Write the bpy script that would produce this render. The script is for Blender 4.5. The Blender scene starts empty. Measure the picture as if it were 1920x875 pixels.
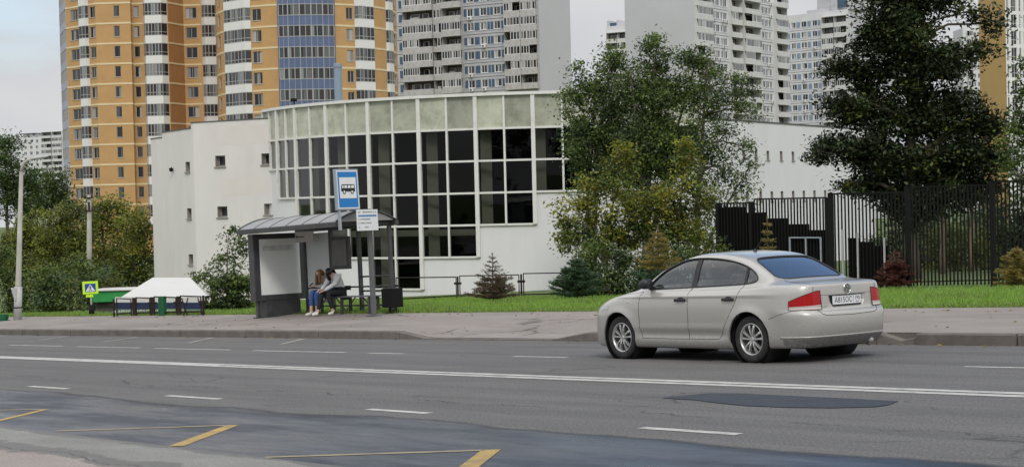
import bpy, bmesh, math, random
import numpy as np
from mathutils import Vector, Matrix, Euler

SC = bpy.context.scene
COL = SC.collection
R = math.radians
rnd = random.Random(7)

# ------------------------------------------------------------------ camera
CAM_H, FPX, HOR, ROLL = 1.58, 3100.0, 377.0, 0.024
PITCH = math.atan((437.5 - HOR) / FPX)
cam_data = bpy.data.cameras.new('camera')
cam = bpy.data.objects.new('camera', cam_data)
COL.objects.link(cam)
CAM_R = Matrix.Rotation(R(90) - PITCH, 3, 'X') @ Matrix.Rotation(-ROLL, 3, 'Z')
cam.matrix_world = Matrix.Translation((0, 0, CAM_H)) @ CAM_R.to_4x4()
cam_data.sensor_width = 36.0
cam_data.lens = 36.0 * FPX / 1920.0
cam_data.clip_start = 0.1
cam_data.clip_end = 6000
SC.camera = cam

# ------------------------------------------------------------------ sky, sun, exposure
SUN_EL, SUN_AZ = R(42), R(-184)      # azimuth measured from +Y towards +X: the sun stands behind the camera, 
world = bpy.data.worlds.new('World')
SC.world = world
world.use_nodes = True
wn, wl = world.node_tree.nodes, world.node_tree.links
wn.clear()
w_out = wn.new('ShaderNodeOutputWorld')
w_bg = wn.new('ShaderNodeBackground')
w_sky = wn.new('ShaderNodeTexSky')
w_sky.sky_type = 'NISHITA'
w_sky.sun_disc = False
w_sky.sun_elevation = SUN_EL
w_sky.sun_rotation = SUN_AZ
w_sky.dust_density = 0.6
w_sky.ozone_density = 2.0
w_tc = wn.new('ShaderNodeTexCoord')
w_map = wn.new('ShaderNodeMapping')
w_map.inputs['Scale'].default_value = (1.0, 1.0, 2.6)
w_map.inputs['Location'].default_value = (0.35, 0.1, 0.0)
w_n = wn.new('ShaderNodeTexNoise')
w_n.inputs['Scale'].default_value = 2.3
w_n.inputs['Detail'].default_value = 9.0
w_n.inputs['Roughness'].default_value = 0.55
w_n.inputs['Distortion'].default_value = 0.35
w_ramp = wn.new('ShaderNodeValToRGB')          # cloud cover
w_ramp.color_ramp.elements[0].position = 0.34
w_ramp.color_ramp.elements[1].position = 0.54
w_n2 = wn.new('ShaderNodeTexNoise')
w_n2.inputs['Scale'].default_value = 5.0
w_n2.inputs['Detail'].default_value = 7.0
w_r2 = wn.new('ShaderNodeValToRGB')            # bright and grey parts of the clouds
w_r2.color_ramp.elements[0].position = 0.3
w_r2.color_ramp.elements[1].position = 0.7
w_r2.color_ramp.elements[0].color = (4.0, 4.15, 4.4, 1)
w_r2.color_ramp.elements[1].color = (5.0, 5.0, 5.02, 1)
w_mix = wn.new('ShaderNodeMix')
w_mix.data_type = 'RGBA'
wl.new(w_tc.outputs['Generated'], w_map.inputs['Vector'])
wl.new(w_map.outputs['Vector'], w_n.inputs['Vector'])
wl.new(w_map.outputs['Vector'], w_n2.inputs['Vector'])
# clouds thin out overhead
w_sep = wn.new('ShaderNodeSeparateXYZ')
wl.new(w_tc.outputs['Generated'], w_sep.inputs[0])
w_el = wn.new('ShaderNodeMapRange')
w_el.inputs['From Min'].default_value = 0.42
w_el.inputs['From Max'].default_value = 0.75
w_el.inputs['To Min'].default_value = 0.10
w_el.inputs['To Max'].default_value = 0.02
wl.new(w_sep.outputs['Z'], w_el.inputs['Value'])
w_add = wn.new('ShaderNodeMath')
w_add.operation = 'ADD'
w_dir = wn.new('ShaderNodeVectorMath'); w_dir.operation = 'DOT_PRODUCT'
wl.new(w_tc.outputs['Generated'], w_dir.inputs[0]); w_dir.inputs[1].default_value = (0.36, 0.728, 0.583)
w_gap = wn.new('ShaderNodeMapRange')
w_gap.inputs['From Min'].default_value = 0.84; w_gap.inputs['From Max'].default_value = 0.95
w_gap.inputs['To Min'].default_value = 0.0; w_gap.inputs['To Max'].default_value = -0.50
wl.new(w_dir.outputs['Value'], w_gap.inputs['Value'])
w_add0 = wn.new('ShaderNodeMath'); w_add0.operation = 'ADD'
wl.new(w_n.outputs['Fac'], w_add0.inputs[0]); wl.new(w_gap.outputs['Result'], w_add0.inputs[1])
wl.new(w_add0.outputs[0], w_add.inputs[0])
wl.new(w_el.outputs['Result'], w_add.inputs[1])
wl.new(w_add.outputs[0], w_ramp.inputs['Fac'])
wl.new(w_n2.outputs['Fac'], w_r2.inputs['Fac'])
wl.new(w_ramp.outputs['Color'], w_mix.inputs['Factor'])
wl.new(w_sky.outputs['Color'], w_mix.inputs['A'])
w_zb = wn.new('ShaderNodeMapRange')            # an overcast sky is brightest overhead
w_zb.inputs['From Min'].default_value = 0.1
w_zb.inputs['From Max'].default_value = 1.0
w_zb.inputs['To Min'].default_value = 1.0
w_zb.inputs['To Max'].default_value = 2.5
wl.new(w_sep.outputs['Z'], w_zb.inputs['Value'])
w_sc = wn.new('ShaderNodeVectorMath'); w_sc.operation = 'SCALE'
wl.new(w_r2.outputs['Color'], w_sc.inputs[0]); wl.new(w_zb.outputs['Result'], w_sc.inputs['Scale'])
wl.new(w_sc.outputs[0], w_mix.inputs['B'])
wl.new(w_mix.outputs['Result'], w_bg.inputs['Color'])
w_bg.inputs['Strength'].default_value = 0.145
wl.new(w_bg.outputs[0], w_out.inputs['Surface'])

sun_data = bpy.data.lights.new('sun', 'SUN')
sun_data.energy = 1.2
sun_data.angle = R(12)
sun_data.color = (1.0, 0.96, 0.90)
sun = bpy.data.objects.new('sun', sun_data)
COL.objects.link(sun)
_sd = Vector((math.cos(SUN_EL) * math.sin(SUN_AZ), math.cos(SUN_EL) * math.cos(SUN_AZ), math.sin(SUN_EL)))
sun.rotation_euler = _sd.to_track_quat('Z', 'Y').to_euler()
sun.location = (-20, -20, 40)

SC.view_settings.view_transform = 'Standard'
SC.view_settings.look = 'None'
SC.view_settings.gamma = 1.0
SC.view_settings.exposure = 0.0
SC.view_settings.use_curve_mapping = False
SC.cycles.max_bounces = 8
SC.cycles.transparent_max_bounces = 12
SC.cycles.diffuse_bounces = 4
SC.cycles.glossy_bounces = 3
SC.cycles.sample_clamp_indirect = 4

# ------------------------------------------------------------------ coordinates
A_ROAD, SLOPE = R(40), 0.042
SA, CA = math.sin(A_ROAD), math.cos(A_ROAD)
N_NEAR, N_KERB, N_LAWN = 7.1, 19.5, 23.5

def clamp(x, a=0.0, b=1.0): return max(a, min(b, x))
def sstep(x): x = clamp(x); return x * x * (3 - 2 * x)
def zbase(s):
    """height of the road plane at s metres along the road (downhill positive)"""
    if s > 90: return -SLOPE * (90 + 40 * (1 - math.exp(-(s - 90) / 40.0)))
    if s < -40: return SLOPE * (40 + 30 * (1 - math.exp((s + 40) / 30.0)))
    return -SLOPE * s
DROP_A, DROP_B = 25.95, 22.2      # where the far kerb is lowered for a driveway
def kerb_h(s):
    """kerb height along the far kerb"""
    if s >= DROP_A: return 0.02 + 0.14 * clamp((s - DROP_A) / 1.0)
    if s <= DROP_B: return 0.02 + 0.14 * clamp((DROP_B - s) / 1.0)
    return 0.02
def zoff(s, n):
    """ground height above the road plane"""
    if n < N_NEAR: return 0.025
    if n < N_KERB: return 0.0
    if n < N_LAWN:
        t = (n - N_KERB) / (N_LAWN - N_KERB)
        return kerb_h(s) * (1 - t) + 0.29 * t
    return 0.31 - 0.31 * sstep((n - N_LAWN) / 19.0) - 0.26 * sstep((s - 40.5) / 2.5) * sstep((n - 24.9) / 0.9) * sstep((70 - s) / 10) * sstep((31.5 - n) / 2.5)
def sn_xy(s, n): return (-SA * s + CA * n, CA * s + SA * n)
def xy_sn(x, y): return (-SA * x + CA * y, CA * x + SA * y)
def P(s, n, h=0.0):
    x, y = sn_xy(s, n)
    return Vector((x, y, zbase(s) + zoff(s, n) + h))
def ground_z(x, y):
    s, n = xy_sn(x, y)
    return zbase(s) + zoff(s, n)
def ray(px, py):
    d = CAM_R @ Vector(((px - 960) / FPX, (437.5 - py) / FPX, -1.0))
    return d / d.y
def at(px, py, D):
    """the point D metres ahead seen at photograph pixel (px, py)"""
    return Vector((0, 0, CAM_H)) + ray(px, py) * D
def gnd(px, py):
    """the ground point seen at photograph pixel (px, py)"""
    r = ray(px, py)
    f = lambda D: CAM_H + r.z * D - ground_z(r.x * D, D)
    lo = 5.0
    while lo < 400 and f(lo + 0.2) > 0: lo += 0.2
    hi = lo + 0.2
    for _ in range(30):
        m = (lo + hi) / 2
        if f(m) > 0: lo = m
        else: hi = m
    p = Vector((0, 0, CAM_H)) + r * lo
    return p

# ------------------------------------------------------------------ mesh helpers
def thing(name, label, cat, loc=(0, 0, 0), rot=(0, 0, 0), group=None):
    o = bpy.data.objects.new(name, None)
    o.empty_display_size = 0.2
    COL.objects.link(o)
    o.location = loc
    o.rotation_euler = rot
    tag(o, label, cat, group)
    return o
def tag(o, label=None, cat=None, group=None, kind=None):
    if label: o['label'] = label
    if cat: o['category'] = cat
    if group: o['group'] = group
    if kind: o['kind'] = kind
    return o
def copy_tree(o, parent=None):
    c = o.copy()
    COL.objects.link(c)
    if parent is not None: c.parent = parent
    for ch in list(o.children): copy_tree(ch, c)
    return c

class MB:
    """collects faces, then links them as one mesh object"""
    def __init__(s): s.v, s.f, s.m = [], [], []
    def face(s, pts, m=0):
        b = len(s.v)
        s.v.extend([tuple(p) for p in pts]); s.f.append(tuple(range(b, b + len(pts)))); s.m.append(m)
    def box(s, x0, x1, y0, y1, z0, z1, m=0, M=None):
        c = [Vector((x, y, z)) for z in (z0, z1) for y in (y0, y1) for x in (x0, x1)]
        if M is not None: c = [M @ p for p in c]
        b = len(s.v)
        s.v.extend([tuple(p) for p in c])
        for q in ((0, 2, 3, 1), (4, 5, 7, 6), (0, 1, 5, 4), (1, 3, 7, 5), (3, 2, 6, 7), (2, 0, 4, 6)):
            s.f.append(tuple(b + i for i in q)); s.m.append(m)
    def prism(s, poly, a, b, m=0, M=None, mside=None):
        """poly in (x, z), extruded along y from a to b"""
        n = len(poly); k = len(s.v)
        for y in (a, b):
            for x, z in poly:
                p = Vector((x, y, z))
                s.v.append(tuple(M @ p if M is not None else p))
        s.f.append(tuple(range(k, k + n))); s.m.append(m)
        s.f.append(tuple(reversed(range(k + n, k + 2 * n)))); s.m.append(m)
        for i in range(n):
            j = (i + 1) % n
            s.f.append((k + j, k + i, k + n + i, k + n + j)); s.m.append(m if mside is None else mside)
    def tube(s, pts, rad, n=8, m=0, cap=True):
        pts = [Vector(p) for p in pts]
        if not hasattr(rad, '__len__'): rad = [rad] * len(pts)
        prev = None; rings = []
        for i, p in enumerate(pts):
            d = (pts[min(i + 1, len(pts) - 1)] - pts[max(i - 1, 0)])
            if d.length < 1e-9: d = Vector((0, 0, 1))
            d.normalize()
            if prev is None:
                u = d.orthogonal().normalized()
            else:
                u = (prev - d * prev.dot(d))
                u = u.normalized() if u.length > 1e-6 else d.orthogonal().normalized()
            prev = u
            w = d.cross(u)
            b = len(s.v)
            for k in range(n):
                t = 2 * math.pi * k / n
                s.v.append(tuple(p + (u * math.cos(t) + w * math.sin(t)) * rad[i]))
            rings.append(b)
        for i in range(len(rings) - 1):
            a, b = rings[i], rings[i + 1]
            for k in range(n):
                j = (k + 1) % n
                s.f.append((a + k, a + j, b + j, b + k)); s.m.append(m)
        if cap:
            s.f.append(tuple(reversed(range(rings[0], rings[0] + n)))); s.m.append(m)
            s.f.append(tuple(range(rings[-1], rings[-1] + n))); s.m.append(m)
    def lathe(s, prof, n=24, m=0, M=None, a0=0.0, a1=2 * math.pi):
        """prof: (radius, axial) pairs turned about local z"""
        full = abs(a1 - a0 - 2 * math.pi) < 1e-6
        cols = n if full else n + 1
        b = len(s.v)
        for r_, z_ in prof:
            for k in range(cols):
                t = a0 + (a1 - a0) * k / n
                p = Vector((r_ * math.cos(t), r_ * math.sin(t), z_))
                s.v.append(tuple(M @ p if M is not None else p))
        for i in range(len(prof) - 1):
            for k in range(n):
                j = (k + 1) % cols if full else k + 1
                s.f.append((b + i * cols + k, b + i * cols + j, b + (i + 1) * cols + j, b + (i + 1) * cols + k)); s.m.append(m)
    def mesh(s, name, mats):
        me = bpy.data.meshes.new(name)
        me.from_pydata(s.v, [], s.f)
        if not isinstance(mats, (list, tuple)): mats = [mats]
        for x in mats: me.materials.append(x)
        if len(mats) > 1: me.polygons.foreach_set('material_index', s.m)
        me.update()
        return me
    def build(s, name, mats, parent=None, loc=None, rot=None, smooth=False, bevel=0.0, seg=2, fix=True):
        me = s.mesh(name, mats)
        if fix:
            bm = bmesh.new(); bm.from_mesh(me)
            if smooth: bmesh.ops.remove_doubles(bm, verts=bm.verts, dist=1e-5)
            bmesh.ops.recalc_face_normals(bm, faces=bm.faces)
            bm.to_mesh(me); bm.free()
        return link(name, me, parent, loc, rot, smooth, bevel, seg)
def link(name, me, parent=None, loc=None, rot=None, smooth=False, bevel=0.0, seg=2):
    o = bpy.data.objects.new(name, me)
    COL.objects.link(o)
    if parent is not None: o.parent = parent
    if loc is not None: o.location = loc
    if rot is not None: o.rotation_euler = rot
    if smooth:
        me.polygons.foreach_set('use_smooth', [True] * len(me.polygons))
        me.update()
    if bevel:
        md = o.modifiers.new('bevel', 'BEVEL'); md.width = bevel; md.segments = seg; md.limit_method = 'ANGLE'; md.angle_limit = R(40)
    return o
def np_mesh(name, verts, nper, mat):
    """a mesh of separate polygons with nper corners each; verts (N*nper, 3)"""
    verts = np.asarray(verts, np.float32).reshape(-1, 3)
    n = len(verts) // nper
    me = bpy.data.meshes.new(name)
    me.vertices.add(n * nper); me.loops.add(n * nper); me.polygons.add(n)
    me.vertices.foreach_set('co', verts.ravel())
    me.loops.foreach_set('vertex_index', np.arange(n * nper, dtype=np.int32))
    me.polygons.foreach_set('loop_start', np.arange(0, n * nper, nper, dtype=np.int32))
    me.polygons.foreach_set('loop_total', np.full(n, nper, np.int32))
    mats = mat if isinstance(mat, (list, tuple)) else [mat]
    for x in mats: me.materials.append(x)
    me.update(calc_edges=True)
    return me

# ------------------------------------------------------------------ materials
def new_mat(name):
    m = bpy.data.materials.new(name); m.use_nodes = True
    nt = m.node_tree
    return m, nt.nodes, nt.links, nt.nodes['Principled BSDF']
def mat(name, col, rough=0.6, metal=0.0, var=0.0, scale=4.0, bump=0.0, bscale=None, spec=0.5, dirt=None, dirt_amt=0.0, dirt_scale=1.0, coat=0.0, stretch=None, emis=None):
    """principled colour with two octaves of tonal variation, dirt blotches and bump"""
    m, N, L, b = new_mat(name)
    b.inputs['Base Color'].default_value = (*col, 1)
    b.inputs['Roughness'].default_value = rough
    b.inputs['Metallic'].default_value = metal
    b.inputs['Specular IOR Level'].default_value = spec
    if coat:
        b.inputs['Coat Weight'].default_value = coat; b.inputs['Coat Roughness'].default_value = 0.06
    if emis:
        b.inputs['Emission Color'].default_value = (*emis[0], 1); b.inputs['Emission Strength'].default_value = emis[1]
    if var or bump or dirt:
        tc = N.new('ShaderNodeTexCoord'); mp = N.new('ShaderNodeMapping')
        L.new(tc.outputs['Object'], mp.inputs['Vector'])
        if stretch: mp.inputs['Scale'].default_value = stretch
        src = None
        if var:
            n1 = N.new('ShaderNodeTexNoise'); n1.inputs['Scale'].default_value = scale; n1.inputs['Detail'].default_value = 8; n1.inputs['Roughness'].default_value = 0.65
            L.new(mp.outputs[0], n1.inputs['Vector'])
            mr = N.new('ShaderNodeMapRange'); mr.inputs['From Min'].default_value = 0.25; mr.inputs['From Max'].default_value = 0.75
            mr.inputs['To Min'].default_value = 1 - var; mr.inputs['To Max'].default_value = 1 + var
            L.new(n1.outputs['Fac'], mr.inputs['Value'])
            mx = N.new('ShaderNodeMix'); mx.data_type = 'RGBA'; mx.blend_type = 'MULTIPLY'; mx.inputs['Factor'].default_value = 1
            mx.inputs['A'].default_value = (*col, 1)
            cb = N.new('ShaderNodeCombineColor')
            for i in range(3): L.new(mr.outputs[0], cb.inputs[i])
            L.new(cb.outputs[0], mx.inputs['B'])
            src = mx.outputs['Result']
        if dirt:
            n2 = N.new('ShaderNodeTexNoise'); n2.inputs['Scale'].default_value = dirt_scale; n2.inputs['Detail'].default_value = 10; n2.inputs['Roughness'].default_value = 0.7
            L.new(mp.outputs[0], n2.inputs['Vector'])
            rp = N.new('ShaderNodeValToRGB'); rp.color_ramp.elements[0].position = 0.48; rp.color_ramp.elements[1].position = 0.72
            L.new(n2.outputs['Fac'], rp.inputs['Fac'])
            ml = N.new('ShaderNodeMath'); ml.operation = 'MULTIPLY'; ml.inputs[1].default_value = dirt_amt
            L.new(rp.outputs['Color'], ml.inputs[0])
            m2 = N.new('ShaderNodeMix'); m2.data_type = 'RGBA'
            L.new(ml.outputs[0], m2.inputs['Factor'])
            if src: L.new(src, m2.inputs['A'])
            else: m2.inputs['A'].default_value = (*col, 1)
            m2.inputs['B'].default_value = (*dirt, 1)
            src = m2.outputs['Result']
        if src: L.new(src, b.inputs['Base Color'])
        if bump:
            n3 = N.new('ShaderNodeTexNoise'); n3.inputs['Scale'].default_value = bscale or scale * 6; n3.inputs['Detail'].default_value = 6
            L.new(mp.outputs[0], n3.inputs['Vector'])
            bp = N.new('ShaderNodeBump'); bp.inputs['Strength'].default_value = bump; bp.inputs['Distance'].default_value = 0.02
            L.new(n3.outputs['Fac'], bp.inputs['Height']); L.new(bp.outputs[0], b.inputs['Normal'])
    return m
def leaf_mat(name, cols, trans=0.35, rough=0.55):
    """leaves: each leaf takes its own tone of the ramp"""
    m, N, L, b = new_mat(name)
    g = N.new('ShaderNodeNewGeometry')
    rp = N.new('ShaderNodeValToRGB')
    el = rp.color_ramp.elements
    while len(el) < len(cols): el.new(0.5)
    for i, c in enumerate(cols):
        el[i].position = i / (len(cols) - 1); el[i].color = (*c, 1)
    L.new(g.outputs['Random Per Island'], rp.inputs['Fac'])
    L.new(rp.outputs[0], b.inputs['Base Color'])
    b.inputs['Roughness'].default_value = rough
    b.inputs['Specular IOR Level'].default_value = 0.3
    tr = N.new('ShaderNodeBsdfTranslucent'); L.new(rp.outputs[0], tr.inputs['Color'])
    mx = N.new('ShaderNodeMixShader'); mx.inputs[0].default_value = trans
    L.new(b.outputs[0], mx.inputs[1]); L.new(tr.outputs[0], mx.inputs[2])
    L.new(mx.outputs[0], N['Material Output'].inputs['Surface'])
    return m
def pane_mat(name, tint, refl=0.08, rough=0.02, ior=1.45):
    """window pane: see-through with a fresnel reflection"""
    m, N, L, b = new_mat(name)
    N.remove(b)
    t = N.new('ShaderNodeBsdfTransparent'); t.inputs[0].default_value = (*tint, 1)
    g = N.new('ShaderNodeBsdfGlossy'); g.inputs['Roughness'].default_value = rough
    # Schlick reflectance, the same from both sides of the pane
    ge = N.new('ShaderNodeNewGeometry')
    dt = N.new('ShaderNodeVectorMath'); dt.operation = 'DOT_PRODUCT'
    L.new(ge.outputs['Normal'], dt.inputs[0]); L.new(ge.outputs['Incoming'], dt.inputs[1])
    ab = N.new('ShaderNodeMath'); ab.operation = 'ABSOLUTE'; L.new(dt.outputs['Value'], ab.inputs[0])
    om = N.new('ShaderNodeMath'); om.operation = 'SUBTRACT'; om.inputs[0].default_value = 1; L.new(ab.outputs[0], om.inputs[1]); om.use_clamp = True
    pw = N.new('ShaderNodeMath'); pw.operation = 'POWER'; pw.inputs[1].default_value = 2.6; L.new(om.outputs[0], pw.inputs[0])
    f0 = ((ior - 1) / (ior + 1)) ** 2 * 1.8 + refl
    ad = N.new('ShaderNodeMath'); ad.operation = 'MULTIPLY_ADD'; ad.inputs[1].default_value = 1 - f0; ad.inputs[2].default_value = f0; ad.use_clamp = True
    L.new(pw.outputs[0], ad.inputs[0])
    mx = N.new('ShaderNodeMixShader')
    L.new(ad.outputs[0], mx.inputs[0]); L.new(t.outputs[0], mx.inputs[1]); L.new(g.outputs[0], mx.inputs[2])
    L.new(mx.outputs[0], N['Material Output'].inputs['Surface'])
    return m
def random_glass(name, cols):
    """panes of a distant flat: glossy, each with its own curtain tone"""
    m, N, L, b = new_mat(name)
    oi = N.new('ShaderNodeObjectInfo')
    tc = N.new('ShaderNodeTexCoord')
    # vertical curtain folds differ from pane to pane
    wn_ = N.new('ShaderNodeTexWhiteNoise'); wn_.noise_dimensions = '4D'
    mp = N.new('ShaderNodeVectorMath'); mp.operation = 'SNAP'; mp.inputs[1].default_value = (0.55, 50, 50)
    L.new(tc.outputs['Object'], mp.inputs[0]); L.new(mp.outputs[0], wn_.inputs['Vector']); L.new(oi.outputs['Random'], wn_.inputs['W'])
    rp = N.new('ShaderNodeValToRGB'); el = rp.color_ramp.elements
    rp.color_ramp.interpolation = 'CONSTANT'
    while len(el) < len(cols): el.new(0.5)
    for i, c in enumerate(cols):
        el[i].position = i / len(cols); el[i].color = (*c, 1)
    L.new(wn_.outputs['Value'], rp.inputs['Fac'])
    L.new(rp.outputs[0], b.inputs['Base Color'])
    b.inputs['Roughness'].default_value = 0.12
    b.inputs['Specular IOR Level'].default_value = 0.5
    return m

M = {}
# ------------------------------------------------------------------ ground, road, pavements
def sn_nodes(N, L):
    """s (along the road) and n (across it) of a shading point in the place's own road frame"""
    g = N.new('ShaderNodeNewGeometry')
    out = []
    for vec in ((-SA, CA, 0), (CA, SA, 0)):
        d = N.new('ShaderNodeVectorMath'); d.operation = 'DOT_PRODUCT'
        L.new(g.outputs['Position'], d.inputs[0]); d.inputs[1].default_value = vec
        out.append(d.outputs['Value'])
    c = N.new('ShaderNodeCombineXYZ')
    L.new(out[0], c.inputs[0]); L.new(out[1], c.inputs[1])
    return out[0], out[1], c.outputs[0]
def nmath(N, L, op, a, b=None, c=None, cl=False):
    m = N.new('ShaderNodeMath'); m.operation = op; m.use_clamp = cl
    for i, x in enumerate((a, b, c)):
        if x is None: continue
        if isinstance(x, (int, float)): m.inputs[i].default_value = x
        else: L.new(x, m.inputs[i])
    return m.outputs[0]
def nnoise(N, L, vec, scale, detail=8, rough=0.6, sc=(1, 1, 1), loc=(0, 0, 0)):
    mp = N.new('ShaderNodeMapping'); mp.inputs['Scale'].default_value = sc; mp.inputs['Location'].default_value = loc
    L.new(vec, mp.inputs[0])
    n = N.new('ShaderNodeTexNoise'); n.inputs['Scale'].default_value = scale; n.inputs['Detail'].default_value = detail; n.inputs['Roughness'].default_value = rough
    L.new(mp.outputs[0], n.inputs['Vector'])
    return n.outputs['Fac']
def nmix(N, L, f, a, b, mode='MIX'):
    m = N.new('ShaderNodeMix'); m.data_type = 'RGBA'; m.blend_type = mode
    for k, x in (('Factor', f), ('A', a), ('B', b)):
        if isinstance(x, (int, float)): m.inputs[k].default_value = x
        elif isinstance(x, tuple): m.inputs[k].default_value = (*x, 1)
        else: L.new(x, m.inputs[k])
    return m.outputs['Result']
def nrange(N, L, v, a, b, c=0.0, d=1.0):
    m = N.new('ShaderNodeMapRange')
    m.inputs['From Min'].default_value = a; m.inputs['From Max'].default_value = b
    m.inputs['To Min'].default_value = c; m.inputs['To Max'].default_value = d
    L.new(v, m.inputs['Value'])
    return m.outputs[0]
def ncrack(N, L, vec, scale, width, mask_scale, lo, hi, sc=(1, 1, 1)):
    mp = N.new('ShaderNodeMapping'); mp.inputs['Scale'].default_value = sc
    nz = N.new('ShaderNodeTexNoise'); nz.inputs['Scale'].default_value = 1.2; nz.inputs['Detail'].default_value = 6
    L.new(vec, nz.inputs['Vector'])
    off = N.new('ShaderNodeVectorMath'); off.operation = 'MULTIPLY_ADD'; off.inputs[1].default_value = (0.9, 0.9, 0)
    L.new(nz.outputs['Color'], off.inputs[0]); L.new(vec, off.inputs[2])
    L.new(off.outputs[0], mp.inputs[0])
    v = N.new('ShaderNodeTexVoronoi'); v.feature = 'DISTANCE_TO_EDGE'; v.inputs['Scale'].default_value = scale
    L.new(mp.outputs[0], v.inputs['Vector'])
    line = nrange(N, L, v.outputs['Distance'], width * 0.4, width, 1.0, 0.0)
    mk = nrange(N, L, nnoise(N, L, vec, mask_scale, 4), lo, hi)
    return nmath(N, L, 'MULTIPLY', line, mk, cl=True)

def asphalt_mat():
    m, N, L, b = new_mat('road_asphalt')
    s, n, v = sn_nodes(N, L)
    grain = nnoise(N, L, v, 38, 5, 0.75)
    mid = nnoise(N, L, v, 1.3, 8, 0.65, (0.35, 1.4, 1))
    big = nnoise(N, L, v, 0.35, 5, 0.6, (0.25, 1.6, 1))
    col = nmix(N, L, nrange(N, L, mid, 0.3, 0.7), (0.108, 0.103, 0.099), (0.158, 0.152, 0.146))
    col = nmix(N, L, nrange(N, L, big, 0.35, 0.65, 0.0, 0.7), col, (0.134, 0.130, 0.126))
    # wheel tracks polished a little darker
    tr = nmath(N, L, 'SINE', nmath(N, L, 'MULTIPLY', n, 4.2))
    col = nmix(N, L, nrange(N, L, tr, 0.2, 1.0, 0.0, 0.25), col, (0.08, 0.08, 0.08))
    stk = nnoise(N, L, v, 1.0, 6, 0.6, (0.07, 2.4, 1), (3, 7, 0))
    col = nmix(N, L, nrange(N, L, stk, 0.46, 0.66, 0.0, 0.38), col, (0.085, 0.083, 0.081))
    g2 = nrange(N, L, grain, 0.34, 0.66, 0.45, 1.6)
    cc = N.new('ShaderNodeCombineColor')
    for i in range(3): L.new(g2, cc.inputs[i])
    col = nmix(N, L, 1.0, col, cc.outputs[0], 'MULTIPLY')
    # long seam and cracks
    wob = nnoise(N, L, v, 0.55, 9, 0.7, (1, 0.2, 1))
    seam = nmath(N, L, 'ABSOLUTE', nmath(N, L, 'SUBTRACT', n, nmath(N, L, 'MULTIPLY_ADD', wob, 1.7, 10.25)))
    brk = nrange(N, L, nnoise(N, L, v, 0.9, 4, 0.5, (1, 0.2, 1), (5, 0, 0)), 0.44, 0.56)
    seam = nmath(N, L, 'MULTIPLY', nrange(N, L, seam, 0.008, 0.03, 1.0, 0.0), brk)
    cr = nmath(N, L, 'MULTIPLY', ncrack(N, L, v, 0.9, 0.014, 0.45, 0.54, 0.62, (0.45, 1.0, 1.0)), 0.65)
    crk = nmath(N, L, 'MAXIMUM', seam, cr)
    col = nmix(N, L, nmath(N, L, 'MULTIPLY', crk, 0.8), col, (0.035, 0.035, 0.036))
    # damp gutter lane on the near side, still wet from rain
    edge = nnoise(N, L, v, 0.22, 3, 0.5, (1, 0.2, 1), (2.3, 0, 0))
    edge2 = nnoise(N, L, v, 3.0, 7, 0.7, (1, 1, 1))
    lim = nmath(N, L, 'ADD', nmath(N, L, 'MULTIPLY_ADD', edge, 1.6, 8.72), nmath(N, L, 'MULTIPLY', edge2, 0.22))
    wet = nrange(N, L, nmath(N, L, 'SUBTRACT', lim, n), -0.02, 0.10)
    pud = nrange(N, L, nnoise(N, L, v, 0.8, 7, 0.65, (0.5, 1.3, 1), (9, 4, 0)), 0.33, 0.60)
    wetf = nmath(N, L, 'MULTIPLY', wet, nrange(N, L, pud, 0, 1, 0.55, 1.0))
    col = nmix(N, L, nmath(N, L, 'MULTIPLY', wetf, 0.85), col, (0.016, 0.027, 0.047))  # blue in this wet tone stands in for reflected sky
    shn = nrange(N, L, nnoise(N, L, v, 0.9, 8, 0.68, (0.30, 1.1, 1), (1, 9, 0)), 0.40, 0.62)
    rim = nmath(N, L, 'MULTIPLY', nrange(N, L, nmath(N, L, 'SUBTRACT', lim, n), -0.05, 0.04), nrange(N, L, nmath(N, L, 'SUBTRACT', lim, n), 0.10, 0.32, 1.0, 0.0))
    col = nmix(N, L, nmath(N, L, 'MULTIPLY', rim, 0.6), col, (0.012, 0.013, 0.015))
    L.new(col, b.inputs['Base Color'])
    wr = nmath(N, L, 'MULTIPLY', wet, shn)
    rgh = nmath(N, L, 'SUBTRACT', nrange(N, L, wetf, 0, 1, 0.88, 0.46), nmath(N, L, 'MULTIPLY', wr, 0.24))
    L.new(rgh, b.inputs['Roughness'])
    sp = nmath(N, L, 'ADD', nrange(N, L, wetf, 0, 1, 0.30, 0.10), nmath(N, L, 'MULTIPLY', wr, 0.40))
    L.new(sp, b.inputs['Specular IOR Level'])
    bp = N.new('ShaderNodeBump'); bp.inputs['Distance'].default_value = 0.012
    L.new(nrange(N, L, wetf, 0, 1, 0.55, 0.28), bp.inputs['Strength'])
    h = nmath(N, L, 'SUBTRACT', grain, nmath(N, L, 'MULTIPLY', crk, 0.8))
    L.new(h, bp.inputs['Height']); L.new(bp.outputs[0], b.inputs['Normal'])
    return m
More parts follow.
